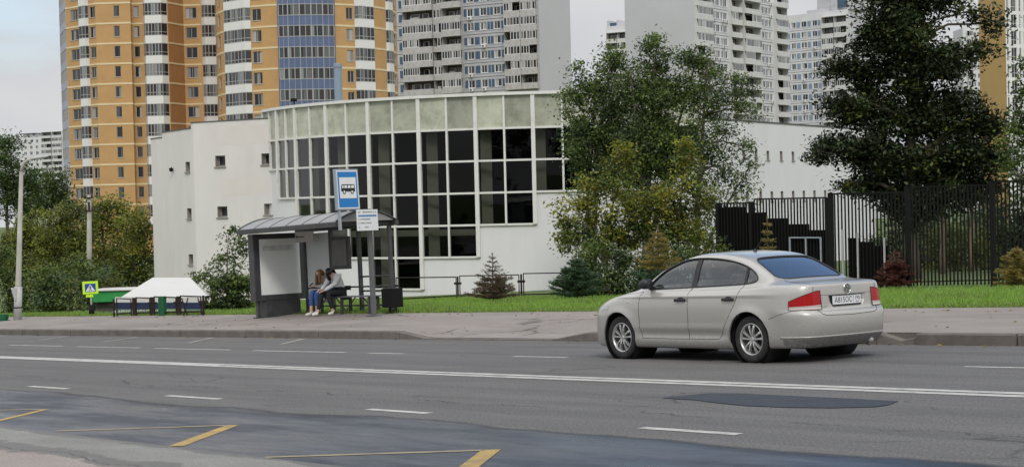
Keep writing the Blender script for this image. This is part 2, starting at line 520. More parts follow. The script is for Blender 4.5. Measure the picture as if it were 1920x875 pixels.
def pavement_mat(name, c0, c1, stain, stain_lo=0.5):
    m, N, L, b = new_mat(name)
    s, n, v = sn_nodes(N, L)
    grain = nnoise(N, L, v, 42, 5, 0.75)
    mid = nnoise(N, L, v, 0.7, 9, 0.68, (0.6, 1.2, 1))
    col = nmix(N, L, nrange(N, L, mid, 0.3, 0.7), c0, c1)
    g2 = nrange(N, L, grain, 0.32, 0.70, 0.72, 1.28)
    cc = N.new('ShaderNodeCombineColor')
    for i in range(3): L.new(g2, cc.inputs[i])
    col = nmix(N, L, 1.0, col, cc.outputs[0], 'MULTIPLY')
    st = nrange(N, L, nnoise(N, L, v, 0.42, 8, 0.6, (0.6, 1.5, 1), (3.1, 1.7, 0)), stain_lo, stain_lo + 0.10)
    col = nmix(N, L, nmath(N, L, 'MULTIPLY', st, 0.55), col, stain)
    cr = ncrack(N, L, v, 0.42, 0.02, 0.3, 0.50, 0.60)
    col = nmix(N, L, nmath(N, L, 'MULTIPLY', cr, 0.7), col, (0.06, 0.055, 0.05))
    L.new(col, b.inputs['Base Color'])
    b.inputs['Roughness'].default_value = 0.9; b.inputs['Specular IOR Level'].default_value = 0.25
    bp = N.new('ShaderNodeBump'); bp.inputs['Distance'].default_value = 0.01; bp.inputs['Strength'].default_value = 0.4
    L.new(grain, bp.inputs['Height']); L.new(bp.outputs[0], b.inputs['Normal'])
    return m

def sheet(name, slist, nlist, m, zf):
    vs, fs = [], []
    for s in slist:
        for n in nlist:
            x, y = sn_xy(s, n); vs.append((x, y, zf(s, n)))
    k = len(nlist)
    for i in range(len(slist) - 1):
        for j in range(k - 1):
            fs.append((i * k + j, i * k + j + 1, (i + 1) * k + j + 1, (i + 1) * k + j))
    me = bpy.data.meshes.new(name); me.from_pydata(vs, [], fs); me.materials.append(m)
    bm = bmesh.new(); bm.from_mesh(me); bmesh.ops.recalc_face_normals(bm, faces=bm.faces)
    if sum(f.normal.z for f in bm.faces) < 0: bmesh.ops.reverse_faces(bm, faces=bm.faces)
    bm.to_mesh(me); bm.free()
    o = link(name, me)
    tag(o, kind='structure')
    return o
def lin(a, b, k): return [a + (b - a) * i / k for i in range(k + 1)]

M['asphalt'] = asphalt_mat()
M['pavement'] = pavement_mat('pavement_asphalt', (0.235, 0.205, 0.184), (0.31, 0.275, 0.25), (0.20, 0.178, 0.163))
def near_mat():
    m, N, L, b = new_mat('near_pavement_asphalt')
    s, n, v = sn_nodes(N, L)
    grain = nnoise(N, L, v, 46, 5, 0.75); mid = nnoise(N, L, v, 1.2, 9, 0.68, (0.6, 1.2, 1)); wav = nnoise(N, L, v, 0.8, 8, 0.65, (1, 0.6, 1), (4, 2, 0))
    pink = nmix(N, L, nrange(N, L, mid, 0.3, 0.7), (0.26, 0.218, 0.194), (0.33, 0.285, 0.258))
    grey = nmix(N, L, nrange(N, L, mid, 0.3, 0.7), (0.185, 0.182, 0.168), (0.27, 0.263, 0.245))
    nw = nmath(N, L, 'ADD', n, nmath(N, L, 'MULTIPLY_ADD', wav, -0.9, 0.45))
    col = nmix(N, L, nrange(N, L, nw, 6.18, 6.24), pink, grey)
    # damp stain along the joint of the two surfaces and along the road edge
    band = nmath(N, L, 'ABSOLUTE', nmath(N, L, 'SUBTRACT', nw, nmath(N, L, 'MULTIPLY_ADD', mid, 0.5, 6.0)))
    st = nmath(N, L, 'MULTIPLY', nrange(N, L, band, 0.16, 0.20, 1.0, 0.0), nrange(N, L, nnoise(N, L, v, 0.5, 5, 0.6, (1, 1, 1), (8, 1, 0)), 0.44, 0.48))
    ed = nmath(N, L, 'MULTIPLY', nrange(N, L, nmath(N, L, 'MULTIPLY_ADD', wav, 0.5, n), 7.22, 7.27), nrange(N, L, mid, 0.40, 0.48))
    edge = nrange(N, L, n, 7.04, 7.07)
    stn = nmath(N, L, 'MAXIMUM', nmath(N, L, 'MAXIMUM', st, ed), edge)
    col = nmix(N, L, nmath(N, L, 'MULTIPLY', stn, 0.75), col, (0.075, 0.072, 0.066))
    joint = nmath(N, L, 'ABSOLUTE', nmath(N, L, 'SUBTRACT', nw, 6.2))
    col = nmix(N, L, nrange(N, L, joint, 0.006, 0.022, 0.85, 0.0), col, (0.04, 0.038, 0.035))
    g2 = nrange(N, L, grain, 0.34, 0.66, 0.68, 1.32); cc = N.new('ShaderNodeCombineColor')
    for i in range(3): L.new(g2, cc.inputs[i])
    L.new(nmix(N, L, 1.0, col, cc.outputs[0], 'MULTIPLY'), b.inputs['Base Color'])
    L.new(nrange(N, L, stn, 0, 1, 0.9, 0.5), b.inputs['Roughness']); b.inputs['Specular IOR Level'].default_value = 0.3
    bp = N.new('ShaderNodeBump'); bp.inputs['Distance'].default_value = 0.01; bp.inputs['Strength'].default_value = 0.4
    L.new(grain, bp.inputs['Height']); L.new(bp.outputs[0], b.inputs['Normal'])
    return m
M['nearpave'] = near_mat()
M['soil'] = mat('lawn_soil', (0.085, 0.13, 0.03), 0.95, var=0.45, scale=1.2, bump=0.5, bscale=20, dirt=(0.11, 0.085, 0.05), dirt_amt=0.6, dirt_scale=0.8)
M['kerb'] = mat('kerb_concrete', (0.15, 0.132, 0.115), 0.9, var=0.3, scale=2.2, bump=0.4, bscale=40, dirt=(0.05, 0.045, 0.04), dirt_amt=0.5, dirt_scale=3)
M['white_paint'] = mat('worn_white_paint', (0.47, 0.46, 0.425), 0.8, var=0.12, scale=6, dirt=(0.16, 0.155, 0.15), dirt_amt=0.8, dirt_scale=5)
M['dull_paint'] = mat('faded_white_paint', (0.32, 0.30, 0.25), 0.8, var=0.1, scale=6, dirt=(0.13, 0.127, 0.123), dirt_amt=0.95, dirt_scale=3)
M['yellow_paint'] = mat('worn_yellow_paint', (0.40, 0.27, 0.085), 0.8, var=0.15, scale=5, dirt=(0.12, 0.115, 0.11), dirt_amt=0.85, dirt_scale=4)
M['pale_yellow'] = mat('faded_yellow_paint', (0.31, 0.25, 0.16), 0.8, var=0.15, scale=5, dirt=(0.10, 0.10, 0.10), dirt_amt=0.95, dirt_scale=4)
M['patch'] = mat('new_asphalt', (0.028, 0.031, 0.037), 0.6, var=0.3, scale=3, bump=0.6, bscale=60)

S_FINE = [-60, -40, -30] + lin(-20, 90, 110) + [100, 110, 120, 140, 160, 190, 230, 280, 340, 420, 520, 640, 800]
def z_terrain(s, n):
    h = zbase(s) + zoff(s, n)
    if n < N_LAWN: h -= 0.09
    if n > 150: h -= 0
    return h
sheet('ground', S_FINE, [-400, -200, -100, -50, -20, 0, 7, 14, 19, 21, 23.2, 23.5, 24, 25, 26, 27, 28, 29, 30, 31, 32, 33, 34, 35, 36, 37, 38, 39, 40, 41, 42, 43, 46, 50, 60, 80, 110, 150, 210, 300, 420, 560, 760, 1000, 1400], M['soil'], z_terrain)
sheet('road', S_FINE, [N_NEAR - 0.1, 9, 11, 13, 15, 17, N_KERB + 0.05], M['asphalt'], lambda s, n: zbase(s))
sheet('near_pavement', S_FINE, [-25, -10, 0, 3, 5, 6.4, N_NEAR], M['nearpave'], lambda s, n: zbase(s) + 0.025)
def z_walk(s, n):
    return zbase(s) + zoff(s, n)
sheet('pavement', sorted(set(S_FINE + lin(20.5, 28, 60))), [N_KERB + 0.15, 20.0, 20.5, 21, 21.5, 22, 22.5, 23, N_LAWN + 0.04], M['pavement'], z_walk)

# kerb stones, one run with open joints, sloping down into the driveway
kb = MB()
krnd = random.Random(3)
def kerb_run(s0, s1):
    s = s0
    while s < s1 - 0.05:
        ln = min(2.9 + krnd.uniform(-0.25, 0.25), s1 - s)
        a, b = s + 0.012, s + ln - 0.012
        w0, w1 = N_KERB - 0.005 + krnd.uniform(-0.012, 0.012), N_KERB + 0.15
        cuts = [a, b] if not (a < DROP_B < b or a < DROP_A + 1 < b or a < DROP_A < b or a < DROP_B - 1 < b) else sorted({a, b, *[q for q in (DROP_A, DROP_A + 1, DROP_B, DROP_B - 1) if a < q < b]})
        for c0, c1 in zip(cuts[:-1], cuts[1:]):
            ring = []
            for q in (c0, c1):
                h = kerb_h(q) + 0.004
                r = min(0.02, h * 0.4)
                prof = [(w0, -0.1), (w0, h - r), (w0 + r, h), (w1, h), (w1, -0.1)]
                ring.append([Vector((*sn_xy(q, nn), zbase(q) + zz)) for nn, zz in prof])
            for i in range(5):
                j = (i + 1) % 5
                kb.face([ring[0][i], ring[0][j], ring[1][j], ring[1][i]])
            kb.face(ring[0]); kb.face(list(reversed(ring[1])))
        s += ln
kerb_run(-40, 14.35)
kerb_run(15.05, 24.0); kerb_run(24.0, 88)
# the chipped stone end: a low broken wedge
for (a, b, h0, h1) in ((14.36, 14.62, 0.10, 0.05), (14.62, 15.04, 0.05, 0.16)):
    ring = []
    for q, h in ((a, h0), (b, h1)):
        ring.append([Vector((*sn_xy(q, nn), zbase(q) + zz)) for nn, zz in ((N_KERB, -0.1), (N_KERB + 0.03, h), (N_KERB + 0.15, h + 0.02), (N_KERB + 0.15, -0.1))])
    for i in range(4):
        j = (i + 1) % 4
        kb.face([ring[0][i], ring[0][j], ring[1][j], ring[1][i]])
    kb.face(ring[0]); kb.face(list(reversed(ring[1])))
kb.face([Vector((*sn_xy(q, N_KERB + 0.149), zbase(q) + z)) for q, z in ((14.2, -0.1), (15.2, -0.1), (15.2, 0.158), (14.2, 0.158))])
kerb = kb.build('kerb', M['kerb'])
tag(kerb, kind='structure')

# painted markings
def stroke(mb, a, b, w, lift=0.004, m=0):
    """a straight painted stroke between two (s, n) points"""
    a, b = Vector(a), Vector(b)
    d = (b - a).normalized(); q = Vector((-d.y, d.x)) * w / 2
    k = max(1, int((b - a).length / 3))
    for i in range(k):
        p0, p1 = a + (b - a) * i / k, a + (b - a) * (i + 1) / k
        mb.face([Vector((*sn_xy(*t), zbase(t[0]) + lift)) for t in (p0 + q, p1 + q, p1 - q, p0 - q)], m)
ln = MB()
for a, b in ((38.7, 35.8), (35.0, 32.0), (31.3, 28.25), (27.35, 24.25), (23.5, 22.55), (19.6, 18.4), (15.4, 14.35), (11.4, 9.9), (7.4, 6.0), (42.5, 39.6), (46.4, 43.4), (50.2, 47.2), (54.0, 51.0)):
    stroke(ln, (a, 16.42), (b, 16.46), 0.10)
for a, b in ((27.5, 26.2), (23.25, 21.98), (19.05, 17.72), (14.58, 13.5), (10.4, 9.25), (6.2, 5.0), (31.8, 30.5), (36.1, 34.8)):
    stroke(ln, (a, 10.16), (b, 10.16), 0.125)
o = ln.build('lane_dashes', M['white_paint']); tag(o, kind='structure')
ln = MB()
for off in (-0.12, 0.12):
    stroke(ln, (90, 13.78 + off), (22, 13.76 + off), 0.17)
    stroke(ln, (22, 13.76 + off), (-20, 13.74 + off), 0.17)
stroke(ln, (90, 13.77), (24, 13.77), 0.08, 0.0035)
o = ln.build('centre_line', M['dull_paint'] if False else M['white_paint']); tag(o, kind='structure')
ln = MB()
stroke(ln, (16.07, 7.29), (14.64, 8.49), 0.09); stroke(ln, (11.85, 7.2), (10.44, 8.42), 0.09); stroke(ln, (20.9, 7.25), (18.95, 8.42), 0.09)
o = ln.build('bus_stop_zigzag_faded', M['pale_yellow']); tag(o, kind='structure')
ln = MB()
stroke(ln, (14.62, 8.52), (13.43, 7.24), 0.15); stroke(ln, (10.42, 8.47), (9.3, 7.2), 0.16); stroke(ln, (18.9, 8.46), (17.8, 7.24), 0.11)
o = ln.build('bus_stop_zigzag', M['yellow_paint']); tag(o, kind='structure')
ln = MB()
for a, b in (((36.3, 17.7), (37.5, 19.2)), ((32.5, 17.9), (34.0, 19.35)), ((28.7, 17.9), (30.1, 19.35)), ((40.3, 17.9), (41.5, 19.2)), ((44.4, 17.9), (45.6, 19.2))):
    stroke(ln, a, b, 0.11)
    stroke(ln, b, (a[0] + 3.3, a[1] + 0.05), 0.08)
o = ln.build('far_zigzag', M['dull_paint']); tag(o, kind='structure')

pm = MB()
pts = [gnd(x, y) for x, y in ((1240, 746), (1285, 741), (1330, 737), (1400, 738), (1480, 742), (1590, 747), (1685, 752), (1668, 759), (1640, 763), (1560, 765), (1480, 764), (1400, 761), (1340, 755), (1305, 750))]
pm.face([p + Vector((0, 0, 0.006)) for p in pts])
o = pm.build('asphalt_patch', M['patch']); tag(o, kind='structure')

# a scatter of fallen leaves along the lawn edge and the far gutter
lrnd = random.Random(21)
fl = MB()
for i in range(420):
    s = lrnd.uniform(6, 48)
    k = lrnd.random()
    n = N_LAWN - abs(lrnd.gauss(0, 0.5)) if k < 0.55 else (N_KERB - 0.05 - abs(lrnd.gauss(0, 0.18)) if k < 0.8 else lrnd.uniform(N_KERB + 0.3, N_LAWN))
    x, y = sn_xy(s, n); z = zbase(s) + zoff(s, n) + 0.006
    a = lrnd.uniform(0, 6.28); r_ = lrnd.uniform(0.025, 0.05); q = Vector((math.cos(a), math.sin(a), 0)) * r_; w = Vector((-math.sin(a), math.cos(a), 0)) * r_ * 0.55
    p = Vector((x, y, z)); up = Vector((0, 0, lrnd.uniform(0.0, 0.025)))
    fl.face([p - q, p + w + up, p + q + up * 0.4, p - w])
o = fl.build('fallen_leaves', mat('dry_fallen_leaf', (0.20, 0.13, 0.035), 0.8, var=0.5, scale=0.8), fix=False)
tag(o, 'dry yellow leaves scattered along the pavement edge and gutter', 'leaves', kind='stuff')
# ------------------------------------------------------------------ building materials
M['brick'] = mat('ochre_brick', (0.50, 0.295, 0.125), 0.85, var=0.10, scale=0.6, bump=0.15, bscale=12)
M['brick_dark'] = mat('darker_brick', (0.40, 0.20, 0.075), 0.85, var=0.10, scale=0.6, bump=0.15, bscale=12)  # darker tone, used on a single narrow facet of the tower
M['cream'] = mat('cream_render', (0.70, 0.58, 0.36), 0.8, var=0.08, scale=0.5)
M['bay_white'] = mat('white_bay_panel', (0.72, 0.71, 0.69), 0.7, var=0.06, scale=0.4)
M['bay_blue'] = mat('blue_glazed_panel', (0.10, 0.135, 0.24), 0.25, var=0.15, scale=0.5)
M['pipe_blue'] = mat('blue_grey_sheet', (0.24, 0.31, 0.38), 0.5, var=0.1, scale=1)
M['win_frame'] = mat('grey_window_frame', (0.44, 0.41, 0.37), 0.6)
M['bay_frame'] = mat('grey_bay_frame', (0.38, 0.38, 0.37), 0.5)
M['white_frame'] = mat('white_window_frame', (0.74, 0.74, 0.74), 0.6)
M['panel'] = mat('grey_panel_concrete', (0.47, 0.465, 0.48), 0.9, var=0.13, scale=0.35, dirt=(0.30, 0.29, 0.29), dirt_amt=0.5, dirt_scale=0.5)
M['panel_light'] = mat('light_panel_concrete', (0.64, 0.635, 0.64), 0.9, var=0.08, scale=0.35, dirt=(0.46, 0.45, 0.44), dirt_amt=0.4, dirt_scale=0.5)
M['parapet_light'] = mat('light_balcony_parapet', (0.60, 0.59, 0.575), 0.9, var=0.12, scale=0.8, dirt=(0.36, 0.34, 0.32), dirt_amt=0.5, dirt_scale=1.0)
M['tile_grey'] = mat('grey_lilac_tile', (0.30, 0.31, 0.37), 0.7, var=0.2, scale=1.0)
M['end_wall'] = mat('pale_end_wall', (0.52, 0.52, 0.53), 0.9, var=0.05, scale=0.15)
M['panel_blue'] = mat('blue_tile_panel', (0.055, 0.10, 0.165), 0.6, var=0.3, scale=1.5)
M['panel_blue2'] = mat('pale_blue_tile', (0.22, 0.27, 0.36), 0.7, var=0.25, scale=1.0)
M['seam'] = mat('panel_seam', (0.15, 0.155, 0.18), 0.8)
M['parapet'] = mat('balcony_parapet', (0.47, 0.455, 0.44), 0.9, var=0.18, scale=0.8, dirt=(0.24, 0.22, 0.20), dirt_amt=0.6, dirt_scale=1.0)
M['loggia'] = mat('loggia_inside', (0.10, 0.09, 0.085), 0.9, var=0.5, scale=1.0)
M['far_glass'] = random_glass('flat_window_glass', [(0.012, 0.013, 0.015), (0.09, 0.085, 0.08), (0.022, 0.023, 0.025), (0.24, 0.23, 0.22), (0.045, 0.043, 0.045), (0.025, 0.03, 0.033), (0.40, 0.39, 0.37), (0.035, 0.025, 0.022)])
M['bay_glass'] = random_glass('bay_window_glass', [(0.02, 0.022, 0.025), (0.13, 0.13, 0.135), (0.035, 0.035, 0.04), (0.25, 0.25, 0.25), (0.07, 0.075, 0.08), (0.045, 0.03, 0.03)])
M['roof'] = mat('roof_felt', (0.10, 0.10, 0.10), 0.9, var=0.2, scale=1)
M['white_wall'] = mat('white_render', (0.71, 0.68, 0.65), 0.9, var=0.05, scale=0.5, dirt=(0.54, 0.50, 0.46), dirt_amt=0.28, dirt_scale=0.6, bump=0.05, bscale=15, stretch=(1.4, 1.4, 0.5))
M['wing_white'] = mat('cool_white_render', (0.725, 0.715, 0.725), 0.9, var=0.04, scale=0.4, dirt=(0.55, 0.53, 0.51), dirt_amt=0.22, dirt_scale=0.7, bump=0.04, bscale=15, stretch=(1.4, 1.4, 0.4))
M['pink_patch'] = mat('pinkish_repainted_render', (0.71, 0.655, 0.615), 0.9, var=0.05, scale=0.8)
M['mullion'] = mat('white_mullion', (0.74, 0.73, 0.70), 0.5, var=0.08, scale=2.0, dirt=(0.42, 0.38, 0.32), dirt_amt=0.5, dirt_scale=2)
M["spandrel"] = mat("greenish_blind_panel", (0.46, 0.47, 0.37), 0.25, var=0.22, scale=1.2, dirt=(0.15, 0.15, 0.11), dirt_amt=0.65, dirt_scale=1.3, spec=0.6)
def vary_by_island(m, lo, hi):
    N, L = m.node_tree.nodes, m.node_tree.links; b = N['Principled BSDF']
    src = b.inputs['Base Color'].links[0].from_socket
    g = N.new('ShaderNodeNewGeometry'); mr = N.new('ShaderNodeMapRange'); mr.inputs['To Min'].default_value = lo; mr.inputs['To Max'].default_value = hi
    L.new(g.outputs['Random Per Island'], mr.inputs['Value']); cb = N.new('ShaderNodeCombineColor')
    for i in range(3): L.new(mr.outputs[0], cb.inputs[i])
    mx = N.new('ShaderNodeMix'); mx.data_type = 'RGBA'; mx.blend_type = 'MULTIPLY'; mx.inputs['Factor'].default_value = 1
    L.new(src, mx.inputs['A']); L.new(cb.outputs[0], mx.inputs['B']); L.new(mx.outputs['Result'], b.inputs['Base Color'])
vary_by_island(M['spandrel'], 0.72, 1.12)
M['drum_glass'] = pane_mat('tinted_drum_glass', (0.34, 0.36, 0.35), -0.012, 0.02, 1.30)
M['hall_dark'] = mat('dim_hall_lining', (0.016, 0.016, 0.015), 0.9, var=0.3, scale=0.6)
M['hall_col'] = mat('hall_column', (0.62, 0.58, 0.47), 0.9, var=0.1, scale=1)
M['dark_metal'] = mat('dark_window_void', (0.03, 0.03, 0.032), 0.3)
M['black_iron'] = mat('black_iron', (0.008, 0.008, 0.009), 0.75, var=0.3, scale=5, spec=0.2)

# ------------------------------------------------------------------ facade helpers
class Face:
    """a flat facade between two plan points, seen from outside: P0 left, P1 right"""
    def __init__(s, p0, p1):
        s.o = Vector((p0[0], p0[1], 0)); d = Vector((p1[0] - p0[0], p1[1] - p0[1], 0))
        s.len = d.length; s.u = d / s.len; s.ang = math.atan2(s.u.y, s.u.x)
        s.n = Vector((s.u.y, -s.u.x, 0))
    def p(s, u, z, out=0.0): return s.o + s.u * u + s.n * out + Vector((0, 0, z))
    def u_at(s, px, py=190):
        """where the sight line through a photograph column meets this facade"""
        r = ray(px, py)
        # o + u*t = k*(r.x,1)
        a, b = s.u.x, s.u.y
        den = a - b * r.x
        return (s.o.y * r.x - s.o.x) / den if abs(den) > 1e-9 else 0
def wall_grid(mb, F, z0, z1, holes, m=0, out=0.0):
    """wall from z0 to z1 with rectangular holes (u0,u1,z0,z1)"""
    us = sorted({0.0, F.len, *[h[0] for h in holes], *[h[1] for h in holes]})
    zs = sorted({z0, z1, *[h[2] for h in holes], *[h[3] for h in holes]})
    us = [u for u in us if 0 <= u <= F.len]; zs = [z for z in zs if z0 <= z <= z1]
    # merge along z where no hole interferes
    for i in range(len(us) - 1):
        uc = (us[i] + us[i + 1]) / 2
        start = zs[0]; open_ = False
        hs = sorted([(h[2], h[3]) for h in holes if h[0] < uc < h[1]])
        z = z0
        for a, b in hs:
            if a > z: mb.face([F.p(us[i], z, out), F.p(us[i + 1], z, out), F.p(us[i + 1], a, out), F.p(us[i], a, out)], m)
            z = max(z, b)
        if z < z1: mb.face([F.p(us[i], z, out), F.p(us[i + 1], z, out), F.p(us[i + 1], z1, out), F.p(us[i], z1, out)], m)
_cache = {}
def window_mesh(w, h, bars, depth=0.16, fw=0.07, sill=True, frame='win_frame', glass='far_glass', transom=0.0):
    """local x along the wall, y into it, z up; origin at the lower left corner of the opening"""
    key = ('w', round(w, 2), round(h, 2), bars, depth, fw, sill, frame, glass, transom)
    if key in _cache: return _cache[key]
    b = MB()
    b.face([(0, depth, 0), (w, depth, 0), (w, depth, h), (0, depth, h)], 1)
    b.face([(0, 0, 0), (0, depth, 0), (0, depth, h), (0, 0, h)], 0); b.face([(w, 0, 0), (w, 0, h), (w, depth, h), (w, depth, 0)], 0)
    b.face([(0, 0, h), (0, depth, h), (w, depth, h), (w, 0, h)], 0); b.face([(0, 0, 0), (w, 0, 0), (w, depth, 0), (0, depth, 0)], 0)
    y0, y1 = depth - 0.05, depth - 0.004
    b.box(0.004, fw, y0, y1, 0.004, h - 0.004); b.box(w - fw, w - 0.004, y0, y1, 0.004, h - 0.004)
    b.box(fw, w - fw, y0, y1, 0.004, fw); b.box(fw, w - fw, y0, y1, h - fw, h - 0.004)
    for x in bars: b.box(w * x - fw * 0.45, w * x + fw * 0.45, y0, y1 - 0.002, fw, h - fw)
    if transom: b.box(fw, w - fw, y0 + 0.003, y1 - 0.003, h * transom - fw * 0.4, h * transom + fw * 0.4)
    if sill: b.box(-0.05, w + 0.05, -0.07, depth * 0.4, -0.055, -0.004)
    me = b.mesh('window', [M[frame], M[glass]])
    _cache[key] = me
    return me
def bay_mesh(w, proj, zpar, ztop, par, n, frame='bay_frame', glass='bay_glass', splay=0.0, mid=0.0, dense=0.05, base=-0.12):
    """projecting glazed balcony: parapet up to zpar, glazing up to ztop; local origin at the wall, floor level"""
    key = ('b', round(w, 2), proj, zpar, ztop, par, n, frame, glass, splay, mid, base)
    if key in _cache: return _cache[key]
    b = MB()
    plan = [(0, 0), (splay, -proj), (w - splay, -proj), (w, 0)]
    for (x0, y0), (x1, y1) in zip(plan[:-1], plan[1:]):
        b.face([(x0, y0, base), (x1, y1, base), (x1, y1, zpar), (x0, y0, zpar)], 0)
    b.face([(x, y, base) for x, y in plan], 0); b.face([(x, y, ztop) for x, y in plan], 0)
    b.face([(x, y, zpar) for x, y in plan], 0)
    for gi, ((x0, y0), (x1, y1)) in enumerate(zip(plan[:-1], plan[1:])):
        d = Vector((x1 - x0, y1 - y0, 0)); ll = d.length
        if ll < 0.05: continue
        d /= ll; q = Vector((d.y, -d.x, 0)); o = Vector((x0, y0, 0)) - q * 0.05
        b.face([o + Vector((0, 0, zpar)), o + d * ll + Vector((0, 0, zpar)), o + d * ll + Vector((0, 0, ztop)), o + Vector((0, 0, ztop))], 2)
        k = n if gi == 1 else max(1, int(ll / 0.7))
        T = Matrix(((d.x, -q.x, 0, x0), (d.y, -q.y, 0, y0), (0, 0, 1, 0), (0, 0, 0, 1)))
        for i in range(k + 1):
            x = ll * i / k
            b.box(max(0, x - dense), min(ll, x + dense), 0.0, 0.046, zpar, ztop, 1, T)
        for z in (zpar + dense, ztop - dense) + ((zpar + (ztop - zpar) * mid,) if mid else ()):
            b.box(0, ll, -0.003, 0.043, z - dense * 0.9, z + dense * 0.9, 1, T)
    me = b.mesh('balcony', [M[par], M[frame], M[glass]])
    bm = bmesh.new(); bm.from_mesh(me); bmesh.ops.recalc_face_normals(bm, faces=bm.faces); bm.to_mesh(me); bm.free()
    _cache[key] = me
    return me
def loggia_mesh(w, proj, zpar, ztop, kind, seed, par='parapet'):
    """concrete panel-block balcony: solid parapet, open or home-glazed above"""
    key = ('l', round(w, 2), proj, zpar, ztop, kind, seed % 5, par)
    if key in _cache: return _cache[key]
    r_ = random.Random(seed % 5 + 11)
    b = MB()
    b.box(0, w, -proj, -proj + 0.09, -0.12, zpar, 0); b.box(0, 0.08, -proj + 0.09, 0.5, -0.12, zpar, 0); b.box(w - 0.08, w, -proj + 0.09, 0.5, -0.12, zpar, 0)
    b.box(0.08, w - 0.08, -proj + 0.09, 0.9, -0.12, 0.0, 0)
    b.box(-0.05, w + 0.05, -proj - 0.05, 0.9, ztop - 0.14, ztop - 0.003, 0)
    # the room wall behind with a door and a window
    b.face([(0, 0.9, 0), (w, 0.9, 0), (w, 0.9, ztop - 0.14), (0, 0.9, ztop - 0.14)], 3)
    b.face([(0.0, -proj, zpar), (0.0, 0.9, zpar), (0.0, 0.9, ztop), (0.0, -proj + 0.4, ztop)], 0)
    b.face([(w, -proj + 0.4, zpar), (w, 0.9, zpar), (w, 0.9, ztop), (w, -proj + 0.4, ztop)], 0)
    b.box(w * 0.15, w * 0.45, 0.83, 0.897, 0.9, 2.2, 1); b.box(w * 0.17, w * 0.43, 0.815, 0.828, 0.96, 2.14, 2)
    b.box(w * 0.55, w * 0.75, 0.83, 0.897, 0.05, 2.2, 1); b.box(w * 0.57, w * 0.73, 0.815, 0.828, 0.9, 2.14, 2)
    if kind:
        y = -proj + 0.03
        k = max(3, int(w / 0.62)) if kind == 1 else max(2, int(w / 0.95))
        x0, x1 = (0.05, w - 0.05) if kind == 1 else ((0.05, w * 0.55) if seed % 2 else (w * 0.42, w - 0.05))
        fm = 1
        b.face([(x0, y + 0.03, zpar), (x1, y + 0.03, zpar), (x1, y + 0.03, ztop - 0.16), (x0, y + 0.03, ztop - 0.16)], 2)
        for i in range(k + 1):
            x = x0 + (x1 - x0) * i / k
            b.box(x - 0.05, x + 0.05, y - 0.02, y + 0.025, zpar, ztop - 0.16, fm)
        b.box(x0, x1, y - 0.025, y + 0.02, zpar, zpar + 0.10, fm); b.box(x0, x1, y - 0.025, y + 0.02, ztop - 0.27, ztop - 0.16, fm)
    elif seed % 3 == 0:
        b.box(w * 0.2, w * 0.5, 0.0, 0.4, 0.0, 1.5, 0)      # a cupboard on the balcony
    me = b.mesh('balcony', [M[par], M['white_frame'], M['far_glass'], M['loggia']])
    bm = bmesh.new(); bm.from_mesh(me); bmesh.ops.recalc_face_normals(bm, faces=bm.faces); bm.to_mesh(me); bm.free()
    _cache[key] = me
    return me
def put(name, me, root, F, u, z, out=0.0):
    o = bpy.data.objects.new(name, me); COL.objects.link(o); o.parent = root
    o.location = F.p(u, z, out) - root.location; o.rotation_euler = (0, 0, F.ang)
    return o
def rel(mb, root):
    l = root.location
    mb.v = [(x - l.x, y - l.y, z - l.z) for x, y, z in mb.v]
    return mb
def xy(p): return (p.x, p.y)

